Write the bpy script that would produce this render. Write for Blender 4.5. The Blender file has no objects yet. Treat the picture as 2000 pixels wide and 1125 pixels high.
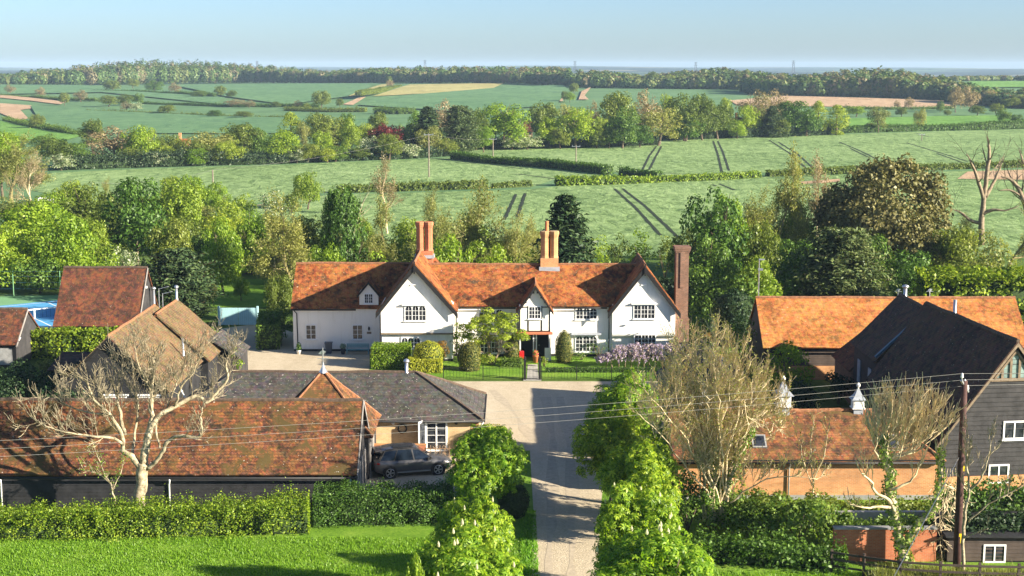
HAZE = 0.00009; SUN_E = 5.0; SUN_EL = 20.0; AIR, DUST, OZONE = 0.72, 0.85, 4.0; SKY_S = 0.058; EXPO = 1.72
import bpy, math, random
import numpy as np
from mathutils import Vector, Matrix, noise
R = math.radians
sc = bpy.context.scene
COL = sc.collection
# ------------------------------------------------------------------ camera numbers
F, H0, HZ = 2750.0, 25.2, 132.0
TH = math.atan((562.5 - HZ) / F)
CT, ST = math.cos(TH), math.sin(TH)

def ray(px, py):
    a, b = px - 1000.0, py - 562.5
    return a, F * CT - b * ST, -F * ST - b * CT

def sst(a, b, t):
    t = min(1.0, max(0.0, (t - a) / (b - a)))
    return t * t * (3 - 2 * t)

def H(x, y):
    """height of the land"""
    h = 0.0
    if y > 420:
        h += 10.0 * sst(560, 1500, y) + 0.8 * math.sin(x * 0.009 + 1.0) * sst(420, 700, y)
        h += 3.0 * sst(900, 1500, y) * math.sin(x * 0.0035 + 0.6)
        u = x / max(y, 1.0)
        h -= (4.0 + 3 * sst(0.15, 0.3, u)) * sst(1500, 2600, y)
        far = sst(3000, 7600, y)
        h += far * (19 + 5.0 * math.sin(u * 9 + 1.2) + 3.0 * math.sin(u * 23 + y * 0.0011))
        h += 5.0 * sst(2600, 3600, y) * (1 - sst(3600, 4800, y)) * math.sin(u * 14 + 2.0)
    return h

def G(px, py, z=0.0):
    dx, dy, dz = ray(px, py)
    t = (z - H0) / dz
    return Vector((t * dx, t * dy, z))

def P(px, py, Y):
    dx, dy, dz = ray(px, py)
    t = Y / dy
    return t * dx, H0 + t * dz

def PX(px, py, Y): return P(px, py, Y)[0]
def PZ(py, Y): return P(1000, py, Y)[1]

def GT(px, py):
    dx, dy, dz = ray(px, py)
    t0 = 40.0 / dy
    t = t0
    while t * dy < 9000:
        if H0 + t * dz <= H(t * dx, t * dy):
            lo, hi = t / 1.02, t
            for _ in range(30):
                m = (lo + hi) / 2
                if H0 + m * dz <= H(m * dx, m * dy): hi = m
                else: lo = m
            return Vector((hi * dx, hi * dy, H(hi * dx, hi * dy)))
        t *= 1.02
    return Vector((t * dx, t * dy, H(t * dx, t * dy)))

def scale_at(Y, z=0.0):
    return F / (Y * CT + (H0 - z) * ST)

# ------------------------------------------------------------------ materials
class NT:
    def __init__(self, name):
        self.m = bpy.data.materials.new(name); self.m.use_nodes = True
        self.t = self.m.node_tree; self.t.nodes.clear()
        self.out = self.t.nodes.new('ShaderNodeOutputMaterial')
    def n(self, kind, **kw):
        nd = self.t.nodes.new('ShaderNode' + kind)
        for k, v in kw.items():
            if k.startswith('i_'):
                key = k[2:]
                nd.inputs[int(key) if key.isdigit() else key.replace('_', ' ')].default_value = v
            else: setattr(nd, k, v)
        return nd
    def l(self, a, b): self.t.links.new(a, b)
    def ramp(self, fac, stops, interp='LINEAR'):
        r = self.n('ValToRGB'); r.color_ramp.interpolation = interp
        e = r.color_ramp.elements
        while len(e) < len(stops): e.new(0.5)
        for el, (p, c) in zip(e, stops):
            el.position = p; el.color = c if len(c) == 4 else (*c, 1)
        self.l(fac, r.inputs[0]); return r.outputs[0]
    def mix(self, fac, a, b, mode='MIX'):
        m = self.n('MixRGB', blend_type=mode)
        for i, v in ((0, fac), (1, a), (2, b)):
            if hasattr(v, 'is_linked'): self.l(v, m.inputs[i])
            elif isinstance(v, (int, float)): m.inputs[i].default_value = v
            else: m.inputs[i].default_value = (*v, 1)
        return m.outputs[0]
    def noise(self, vec, scale, detail=4, rough=0.6, dist=0.0):
        n = self.n('TexNoise'); n.inputs['Scale'].default_value = scale
        n.inputs['Detail'].default_value = detail; n.inputs['Roughness'].default_value = rough
        n.inputs['Distortion'].default_value = dist
        if vec is not None: self.l(vec, n.inputs['Vector'])
        return n.outputs['Fac']
    def coord(self, kind='Object'):
        return self.n('TexCoord').outputs[kind]
    def pos(self):
        return self.n('NewGeometry').outputs['Position']
    def bump(self, h, strength, dist=0.05):
        b = self.n('Bump', i_Strength=strength, i_Distance=dist)
        self.l(h, b.inputs['Height']); return b.outputs[0]
    def surf(self, col, rough=0.85, bump=None, spec=0.25, metal=0.0):
        p = self.n('BsdfPrincipled', i_Roughness=rough, i_Metallic=metal)
        p.inputs['Specular IOR Level'].default_value = spec
        if hasattr(col, 'is_linked'): self.l(col, p.inputs['Base Color'])
        else: p.inputs['Base Color'].default_value = (*col, 1)
        if bump is not None: self.l(bump, p.inputs['Normal'])
        self.l(p.outputs[0], self.out.inputs[0]); return self.m

def mat_tile(name, cols, moss=None, moss_amt=0.5, lich=0.0, patch=1.0, gauge=0.11, rows=0.5):
    t = NT(name); co = t.coord()
    sp = t.n('SeparateXYZ'); t.l(co, sp.inputs[0])
    ad = t.n('Math', operation='ADD'); t.l(sp.outputs[0], ad.inputs[0]); t.l(sp.outputs[1], ad.inputs[1])
    cb = t.n('CombineXYZ'); t.l(ad.outputs[0], cb.inputs[0]); t.l(sp.outputs[2], cb.inputs[1])
    br = t.n('TexBrick', offset=0.5)
    t.l(cb.outputs[0], br.inputs['Vector'])
    for k, v in (('Scale', 1.0), ('Mortar Size', 0.012), ('Brick Width', 0.2), ('Row Height', gauge), ('Bias', 0.0), ('Mortar Smooth', 0.3)):
        br.inputs[k].default_value = v
    br.inputs['Color1'].default_value = (0.75, 0.75, 0.75, 1); br.inputs['Color2'].default_value = (1.15, 1.15, 1.15, 1)
    br.inputs['Mortar'].default_value = (0.35, 0.33, 0.3, 1)
    n1 = t.noise(co, 2.4 * patch, 6, 0.72, 0.4)
    n2 = t.noise(co, 0.5 * patch, 4, 0.6)
    f = t.mix(0.35, n1, n2)
    base = t.ramp(f, [(0.40, cols[0]), (0.47, cols[1]), (0.56, cols[2])])
    vr = t.n('TexVoronoi', i_Scale=4.5); t.l(co, vr.inputs['Vector'])
    base = t.mix(0.30, base, t.mix(1.0, base, vr.outputs['Color'], 'MULTIPLY'))
    base = t.mix(rows, base, br.outputs['Color'], 'MULTIPLY')
    if moss:
        nm = t.noise(co, 0.8, 8, 0.75, 0.6)
        mk = t.ramp(nm, [(0.62 - 0.16 * moss_amt, (0, 0, 0)), (0.70 - 0.14 * moss_amt, (1, 1, 1))])
        base = t.mix(mk, base, moss)
    if lich:
        nl = t.noise(co, 7.0, 2, 0.5)
        mk = t.ramp(nl, [(0.74 - lich, (0, 0, 0)), (0.78 - lich, (1, 1, 1))])
        base = t.mix(mk, base, (0.42, 0.4, 0.34))
    hb = t.mix(0.5, br.outputs['Fac'], n1)
    return t.surf(base, 0.9, t.bump(hb, 0.55, 0.05), 0.2)

def mat_plain(name, col, rough=0.8, var=0.15, scale=3.0, bump=0.0, spec=0.25, metal=0.0):
    t = NT(name); co = t.coord()
    n = t.noise(co, scale, 5, 0.65)
    c = t.ramp(n, [(0.3, tuple(max(0, x * (1 - var)) for x in col)), (0.7, tuple(x * (1 + var) for x in col))])
    return t.surf(c, rough, t.bump(n, bump, 0.03) if bump else None, spec, metal)

def mat_brick(name, c1, c2, mortar):
    t = NT(name); co = t.coord()
    sp = t.n('SeparateXYZ'); t.l(co, sp.inputs[0])
    ad = t.n('Math', operation='ADD'); t.l(sp.outputs[0], ad.inputs[0]); t.l(sp.outputs[1], ad.inputs[1])
    cb = t.n('CombineXYZ'); t.l(ad.outputs[0], cb.inputs[0]); t.l(sp.outputs[2], cb.inputs[1])
    br = t.n('TexBrick', offset=0.5); t.l(cb.outputs[0], br.inputs['Vector'])
    for k, v in (('Scale', 1.0), ('Mortar Size', 0.010), ('Brick Width', 0.23), ('Row Height', 0.078), ('Bias', 0.0)):
        br.inputs[k].default_value = v
    br.inputs['Color1'].default_value = (*c1, 1); br.inputs['Color2'].default_value = (*c2, 1); br.inputs['Mortar'].default_value = (*mortar, 1)
    n = t.noise(co, 0.9, 6, 0.7)
    c = t.mix(0.75, br.outputs['Color'], t.ramp(n, [(0.3, (0.6, 0.58, 0.55)), (0.65, (1.15, 1.1, 1.05))]), 'MULTIPLY')
    return t.surf(c, 0.9, t.bump(br.outputs['Fac'], -0.3, 0.02), 0.2)

def mat_leaf(name, cols, trans=0.35, gloss=0.02, vary=0.25, hue=0.015, k=1.58):
    cols = [tuple(min(.8, x * k) for x in c) for c in cols]; trans = min(.5, trans * 1.15)
    t = NT(name)
    g = t.n('NewGeometry')
    c = t.ramp(g.outputs['Random Per Island'], [(i / (len(cols) - 1), q) for i, q in enumerate(cols)])
    oi = t.n('ObjectInfo')
    mr = t.n('MapRange'); t.l(oi.outputs['Random'], mr.inputs[0]); mr.inputs[3].default_value = 1 - vary; mr.inputs[4].default_value = 1 + vary
    mh = t.n('MapRange'); t.l(oi.outputs['Random'], mh.inputs[0]); mh.inputs[3].default_value = 0.5 + hue; mh.inputs[4].default_value = 0.5 - hue
    hs = t.n('HueSaturation'); t.l(c, hs.inputs['Color']); t.l(mr.outputs[0], hs.inputs['Value']); t.l(mh.outputs[0], hs.inputs['Hue'])
    d = t.n('BsdfDiffuse'); tr = t.n('BsdfTranslucent'); gl = t.n('BsdfGlossy', i_Roughness=0.45)
    gl.inputs['Color'].default_value = (0.8, 0.85, 0.75, 1)
    t.l(hs.outputs[0], d.inputs[0])
    tc = t.mix(1.0, hs.outputs[0], (1.25, 1.3, 0.5), 'MULTIPLY'); t.l(tc, tr.inputs[0])
    m1 = t.n('MixShader', i_Fac=trans); t.l(d.outputs[0], m1.inputs[1]); t.l(tr.outputs[0], m1.inputs[2])
    m2 = t.n('MixShader', i_Fac=gloss); t.l(m1.outputs[0], m2.inputs[1]); t.l(gl.outputs[0], m2.inputs[2])
    t.l(m2.outputs[0], t.out.inputs[0])
    return t.m

M = {}
M['tile_house'] = mat_tile('house_roof_tile', [(0.075, 0.030, 0.015), (0.26, 0.078, 0.024), (0.46, 0.175, 0.052)], (0.085, 0.050, 0.026), 0.55, 0.03)
M['tile_barn'] = mat_tile('barn_roof_tile', [(0.050, 0.032, 0.020), (0.13, 0.058, 0.031), (0.30, 0.12, 0.046)], (0.085, 0.060, 0.020), 0.75, 0.03, 1.5, 0.15, 0.85)
M['tile_red'] = mat_tile('red_barn_tile', [(0.055, 0.030, 0.021), (0.125, 0.052, 0.032), (0.24, 0.085, 0.038)], (0.055, 0.035, 0.02), 0.4, 0.02)
M['tile_tan'] = mat_tile('tan_roof_tile', [(0.10, 0.070, 0.036), (0.16, 0.108, 0.055), (0.22, 0.145, 0.072)], (0.15, 0.11, 0.05), 0.4, 0.03)
M['tile_bright'] = mat_tile('bright_roof_tile', [(0.24, 0.090, 0.028), (0.44, 0.165, 0.045), (0.58, 0.25, 0.075)], (0.16, 0.085, 0.03), 0.3, 0.03)
M['tile_dark'] = mat_tile('dark_roof_tile', [(0.045, 0.028, 0.020), (0.085, 0.050, 0.036), (0.14, 0.075, 0.048)], (0.10, 0.065, 0.03), 0.45, 0.03)
M['tile_stable'] = mat_tile('stable_roof_tile', [(0.06, 0.036, 0.021), (0.165, 0.072, 0.034), (0.33, 0.145, 0.056)], (0.11, 0.072, 0.026), 0.75, 0.02)
M['slate'] = mat_tile('slate_roof', [(0.050, 0.047, 0.043), (0.075, 0.070, 0.064), (0.11, 0.10, 0.088)], (0.085, 0.07, 0.05), 0.25, 0.06, gauge=0.14)
M['ridge'] = mat_plain('ridge_tile', (0.26, 0.12, 0.06), 0.9, 0.5, 5.0, 0.3)
M['ridge_dark'] = mat_plain('dark_ridge_tile', (0.10, 0.07, 0.05), 0.9, 0.5, 5.0, 0.3)
M['board'] = mat_plain('black_weatherboard', (0.020, 0.020, 0.022), 0.75, 0.5, 1.6, 0.3, 0.3)
M['board_grey'] = mat_plain('faded_black_weatherboard', (0.038, 0.036, 0.036), 0.8, 0.45, 1.4, 0.3, 0.25)
M['board_brown'] = mat_plain('dark_brown_board', (0.07, 0.052, 0.042), 0.8, 0.3, 1.4, 0.3, 0.25)
def mat_render():
    t = NT('white_limewash'); co = t.coord()
    n = t.noise(co, 0.6, 6, 0.65); n2 = t.noise(co, 6, 4, 0.6)
    mp = t.n('Mapping'); t.l(co, mp.inputs[0]); mp.inputs['Scale'].default_value = (1, 1, .12); n3 = t.noise(mp.outputs[0], 2.2, 5, .7)
    c = t.mix(.55, t.ramp(n, [(0.25, (0.74, 0.70, 0.62)), (0.6, (0.84, 0.81, 0.74))]), t.ramp(n3, [(0.30, (0.66, 0.62, 0.54)), (0.5, (0.86, 0.83, 0.77))]))
    return t.surf(c, 0.9, t.bump(n2, 0.25, 0.02), 0.2)
M['render'] = mat_render()
M['plinth'] = mat_plain('black_plinth', (0.025, 0.025, 0.026), 0.8, 0.3)
M['white'] = mat_plain('white_paint', (0.80, 0.80, 0.78), 0.5, 0.04, 2)
M['timber'] = mat_plain('black_timber', (0.014, 0.013, 0.013), 0.7, 0.3, 4, 0.2)
M['oak'] = mat_plain('weathered_oak', (0.20, 0.15, 0.10), 0.85, 0.35, 4, 0.3)
M['greywood'] = mat_plain('grey_weathered_timber', (0.24, 0.22, 0.20), 0.85, 0.3, 3, 0.2)
M['redtrim'] = mat_plain('red_clay_trim', (0.42, 0.14, 0.07), 0.85, 0.2)
M['brick'] = mat_brick('orange_brick', (0.47, 0.20, 0.075), (0.56, 0.27, 0.11), (0.46, 0.34, 0.21))
M['brick_red'] = mat_brick('red_brick', (0.42, 0.12, 0.055), (0.52, 0.17, 0.075), (0.40, 0.24, 0.15))
M['brick_old'] = mat_brick('old_brown_brick', (0.15, 0.085, 0.06), (0.25, 0.13, 0.085), (0.27, 0.20, 0.15))
M['brick_buff'] = mat_brick('buff_brick', (0.50, 0.33, 0.16), (0.60, 0.42, 0.22), (0.55, 0.45, 0.3))
M['lead'] = mat_plain('lead_flashing', (0.30, 0.32, 0.35), 0.5, 0.2, 3, 0.1, 0.4)
M['bluelead'] = mat_plain('blue_lead_gutter', (0.06, 0.12, 0.17), 0.5, 0.2, 3, 0.1, 0.4)
M['steel'] = mat_plain('steel_flue', (0.55, 0.56, 0.58), 0.35, 0.1, 3, 0, 0.5, 0.8)
M['iron'] = mat_plain('black_iron', (0.015, 0.015, 0.016), 0.5, 0.2)
M['stone'] = mat_plain('pale_stone', (0.45, 0.42, 0.37), 0.9, 0.2, 3, 0.3)
M['concrete'] = mat_plain('grey_concrete', (0.27, 0.27, 0.26), 0.9, 0.25, 2, 0.3)
M['cupola'] = mat_plain('weathered_white_cupola_paint', (0.66, 0.64, 0.60), 0.7, 0.2, 4, 0.1)
M['curtain'] = mat_plain('pale_gable_glazing', (0.20, 0.27, 0.25), 0.12, 0.35, 1.2, 0, 0.6)
M['teal'] = mat_plain('teal_paint', (0.15, 0.33, 0.36), 0.6, 0.1, 2)
M['paleteal'] = mat_plain('pale_teal_paint', (0.36, 0.58, 0.60), 0.6, 0.08, 2)
M['redpaint'] = mat_plain('red_paint', (0.55, 0.02, 0.02), 0.4, 0.1, 2)
M['darkbin'] = mat_plain('dark_blue_plastic', (0.05, 0.065, 0.09), 0.5, 0.15)
M['terracotta'] = mat_plain('terracotta', (0.48, 0.17, 0.07), 0.85, 0.15)
M['yellow'] = mat_plain('yellow_plate', (0.7, 0.5, 0.02), 0.5, 0.05)
M['polewood'] = mat_plain('creosoted_pole', (0.075, 0.038, 0.032), 0.8, 0.3, 4, 0.2)
M['farwood'] = mat_plain('grey_pole_wood', (0.20, 0.17, 0.13), 0.8, 0.3)
M['wire'] = mat_plain('bare_aluminium_wire', (0.30, 0.29, 0.26), 0.6, 0.1)
M['rust'] = mat_plain('rusty_iron', (0.26, 0.17, 0.10), 0.8, 0.4, 6, 0.3)
t = NT('window_glass')
gn = t.noise(t.coord(), 2.5, 2)
M['glass'] = t.surf(t.ramp(gn, [(0.35, (0.010, 0.012, 0.016)), (0.65, (0.045, 0.05, 0.06))]), 0.06, None, 0.6)

def mat_ground(name, stops, scales, bump=0.4, bscale=4.0, bdist=0.08, rough=0.95, fine=0.35, stretch=1):
    t = NT(name); p = t.pos()
    mp = t.n('Mapping'); t.l(p, mp.inputs[0]); mp.inputs['Scale'].default_value = (1, stretch, 1)
    f = t.noise(mp.outputs[0], scales[0], 6, 0.65, 0.3)
    for s in scales[1:]:
        f = t.mix(fine, f, t.noise(p, s, 5, 0.7))
    c = t.ramp(f, stops)
    b = t.noise(p, bscale, 6, 0.75)
    return t.surf(c, rough, t.bump(b, bump, bdist), 0.15)

M['gravel'] = mat_ground('gravel', [(0.38, (0.38, 0.31, 0.21)), (0.5, (0.51, 0.425, 0.295)), (0.62, (0.61, 0.52, 0.38))], [0.3, 1.6, 8.0], 0.8, 9, 0.06, fine=.45, stretch=.22)
M['lawn'] = mat_ground('lawn_grass', [(0.41, (0.085, 0.18, 0.012)), (0.5, (0.145, 0.275, 0.022)), (0.59, (0.23, 0.34, 0.045))], [0.22, 1.3, 7.0], 0.9, 9, 0.12)
M['rough'] = mat_ground('rough_grass', [(0.36, (0.045, 0.085, 0.014)), (0.5, (0.085, 0.15, 0.022)), (0.64, (0.15, 0.19, 0.05))], [0.12, 1.2, 5.0], 1.0, 3, 0.2)
def mat_crop(name, c1, c2, c3, sc1=0.42):
    t = NT(name); p = t.pos()
    mp = t.n('Mapping'); t.l(p, mp.inputs[0]); mp.inputs['Rotation'].default_value = (0, 0, 0.5); mp.inputs['Scale'].default_value = (1.0, 0.45, 1)
    f = t.noise(mp.outputs[0], sc1, 8, 0.72, 0.9)
    f2 = t.noise(p, 0.02, 4, 0.6)
    ff = t.mix(0.25, f, f2)
    c = t.ramp(ff, [(0.40, c1), (0.5, c2), (0.60, c3)])
    return t.surf(c, 0.95, t.bump(f, 1.0, 0.8), 0.1)
M['crop'] = mat_crop('green_wheat', (0.095, 0.16, 0.052), (0.195, 0.29, 0.105), (0.28, 0.385, 0.155))
M['croplow'] = mat_crop('far_wheat', (0.085, 0.17, 0.075), (0.11, 0.21, 0.09), (0.14, 0.245, 0.105), 0.12)
M['cropgrass'] = mat_crop('bright_pasture', (0.10, 0.21, 0.035), (0.14, 0.28, 0.05), (0.18, 0.33, 0.07), 0.2)
M['tan'] = mat_crop('tan_stubble', (0.30, 0.27, 0.10), (0.38, 0.34, 0.13), (0.45, 0.40, 0.17), 0.1)
M['soil'] = mat_crop('pinkish_bare_soil', (0.36, 0.24, 0.14), (0.44, 0.30, 0.18), (0.52, 0.37, 0.23), 0.15)
M['wheeling'] = mat_plain('groove_shade_track_soil', (0.016, 0.026, 0.010), 0.95, 0.4, 0.8, 0.4)  # track soil painted near black for the shade inside the wheel grooves
M['wornsoil'] = mat_plain('pale_trodden_soil', (0.30, 0.24, 0.13), 0.95, 0.3, 0.8, 0.4)
M['gravelworn'] = mat_plain('compacted_gravel', (0.44, 0.365, 0.26), 0.95, 0.18, 3.0, 0.5)
M['courtblue'] = mat_plain('blue_court', (0.09, 0.33, 0.58), 0.8, 0.06, 0.5)
M['courtgreen'] = mat_plain('green_court', (0.16, 0.33, 0.16), 0.85, 0.08, 0.5)
M['net'] = mat_plain('dark_net', (0.02, 0.08, 0.14), 0.8, 0.2)
def mat_land():
    t = NT('countryside'); p = t.pos()
    v = t.n('TexVoronoi', i_Scale=0.0035); t.l(p, v.inputs['Vector'])
    s = t.n('SeparateColor'); t.l(v.outputs['Color'], s.inputs[0])
    c = t.ramp(s.outputs[0], [(0.0, (0.016, 0.028, 0.018)), (0.34, (0.07, 0.12, 0.055)), (0.46, (0.022, 0.036, 0.020)), (0.66, (0.09, 0.15, 0.07)), (0.76, (0.018, 0.030, 0.018)), (0.93, (0.20, 0.19, 0.11))], 'CONSTANT')
    near = t.ramp(t.noise(p, 0.03, 8, 0.7), [(0.35, (0.085, 0.165, 0.07)), (0.65, (0.135, 0.235, 0.10))])
    sp = t.n('SeparateXYZ'); t.l(p, sp.inputs[0])
    mr = t.n('MapRange'); t.l(sp.outputs[1], mr.inputs[0]); mr.inputs[1].default_value = 1700; mr.inputs[2].default_value = 1900
    col = t.mix(mr.outputs[0], near, c)
    return t.surf(col, 0.95, t.bump(t.noise(p, 0.3, 6, 0.7), 0.6, 0.5), 0.1)
M['land'] = mat_land()

M['hedge_core'] = mat_plain('hedge_interior', (0.022, 0.04, 0.010), 0.95, 0.5, 6, 0.3)
def L(name, *cols, **k): M[name] = mat_leaf(name, cols, **k)
L('leaf_chestnut', (0.045, 0.095, 0.006), (0.13, 0.205, 0.012), (0.25, 0.31, 0.028), trans=0.42, vary=0.08, k=1.65)
L('leaf_lime', (0.070, 0.125, 0.010), (0.125, 0.19, 0.014), (0.20, 0.265, 0.025), trans=0.38, vary=0.2)
L('leaf_yellow', (0.090, 0.135, 0.013), (0.15, 0.20, 0.02), (0.22, 0.265, 0.035), trans=0.38, vary=0.18)
L('leaf_oak', (0.050, 0.070, 0.010), (0.085, 0.115, 0.018), (0.14, 0.17, 0.032), vary=0.25)
L('leaf_deep', (0.028, 0.058, 0.009), (0.055, 0.100, 0.014), (0.10, 0.16, 0.026), trans=0.25, vary=0.2)
L('leaf_conifer', (0.014, 0.030, 0.013), (0.028, 0.050, 0.018), (0.055, 0.080, 0.030), trans=0.1, vary=0.2)
L('leaf_cedar', (0.03, 0.05, 0.018), (0.055, 0.08, 0.026), (0.10, 0.12, 0.045), trans=0.12, vary=0.12)
L('leaf_holm', (0.055, 0.055, 0.018), (0.095, 0.090, 0.030), (0.15, 0.135, 0.052), trans=0.15, vary=0.1)
L('leaf_olive', (0.085, 0.098, 0.024), (0.14, 0.152, 0.038), (0.20, 0.205, 0.062), trans=0.35, vary=0.2)
L('leaf_brown', (0.11, 0.085, 0.04), (0.16, 0.125, 0.065), (0.22, 0.175, 0.10), trans=0.3, vary=0.2)
L('leaf_copper', (0.05, 0.008, 0.010), (0.09, 0.014, 0.016), (0.14, 0.025, 0.025), trans=0.25, vary=0.1)
L('leaf_hawthorn', (0.05, 0.09, 0.025), (0.10, 0.15, 0.05), (0.30, 0.32, 0.20), (0.50, 0.50, 0.40), vary=0.2)
L('leaf_hedge', (0.045, 0.085, 0.006), (0.095, 0.155, 0.010), (0.20, 0.255, 0.022), trans=0.3, vary=0.06)
L('leaf_yew', (0.040, 0.045, 0.010), (0.085, 0.085, 0.018), (0.15, 0.135, 0.030), trans=0.1, vary=0.1)
L('leaf_darkyew_and_shade', (0.008, 0.018, 0.008), (0.016, 0.032, 0.012), (0.03, 0.05, 0.018), trans=0.1, vary=0.1)  # dark yew leaf, also paints shade into the belt underwood
L('leaf_golden', (0.16, 0.17, 0.012), (0.24, 0.25, 0.02), (0.32, 0.32, 0.04), vary=0.1)
L('leaf_orange', (0.16, 0.07, 0.02), (0.26, 0.12, 0.03), (0.30, 0.20, 0.05), vary=0.1)
L('leaf_gorse', (0.5, 0.36, 0.012), (0.6, 0.45, 0.02), vary=0.05)
L('leaf_blue', (0.10, 0.15, 0.12), (0.16, 0.22, 0.18), vary=0.1)
L('leaf_ivy', (0.05, 0.095, 0.015), (0.10, 0.16, 0.028), (0.17, 0.23, 0.05), vary=0.1)
L('leaf_wisteria', (0.15, 0.10, 0.24), (0.25, 0.19, 0.34), (0.36, 0.30, 0.38), (0.34, 0.30, 0.28), vary=0.0)
L('flower_white', (0.36, 0.34, 0.24), (0.42, 0.40, 0.29), vary=0.0)
L('flower_red', (0.4, 0.03, 0.03), (0.5, 0.1, 0.1), (0.1, 0.25, 0.03), (0.06, 0.2, 0.02), vary=0.0)
L('wood_green', (0.045, 0.075, 0.018), (0.075, 0.11, 0.025), trans=0.2, vary=0)
L('wood_olive', (0.080, 0.095, 0.028), (0.115, 0.125, 0.038), trans=0.2, vary=0)
L('wood_brown', (0.10, 0.085, 0.045), (0.14, 0.115, 0.06), trans=0.2, vary=0)
L('wood_deep', (0.025, 0.05, 0.018), (0.05, 0.08, 0.025), trans=0.2, vary=0)
L('grass_blade', (0.065, 0.145, 0.008), (0.11, 0.215, 0.014), (0.16, 0.26, 0.027), trans=0.4, vary=0.0)
M['bark'] = mat_plain('tree_bark', (0.12, 0.09, 0.06), 0.9, 0.4, 6, 0.4)
M['bark_pale'] = mat_plain('pale_lichen_bark', (0.43, 0.36, 0.23), 0.9, 0.5, 2.2, 0.6)
t = NT('pale_lichen_bark'); co = t.coord(); n = t.noise(co, 4.0, 6, .75)
M['bark_pale'] = t.surf(t.ramp(n, [(.36, (0.10, 0.085, 0.055)), (.48, (0.30, 0.25, 0.16)), (.62, (0.48, 0.41, 0.28))]), .9, t.bump(n, .7, .05), .15)
M['bark_tan'] = mat_plain('tan_twig_bark', (0.54, 0.44, 0.27), 0.9, 0.4, 2.5, 0.5)
M['bark_grey'] = mat_plain('grey_brown_bark', (0.23, 0.18, 0.12), 0.9, 0.4, 3, 0.4)
M['bark_olive'] = mat_plain('olive_twig_bark', (0.22, 0.19, 0.08), 0.9, 0.3, 3, 0.3)
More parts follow.
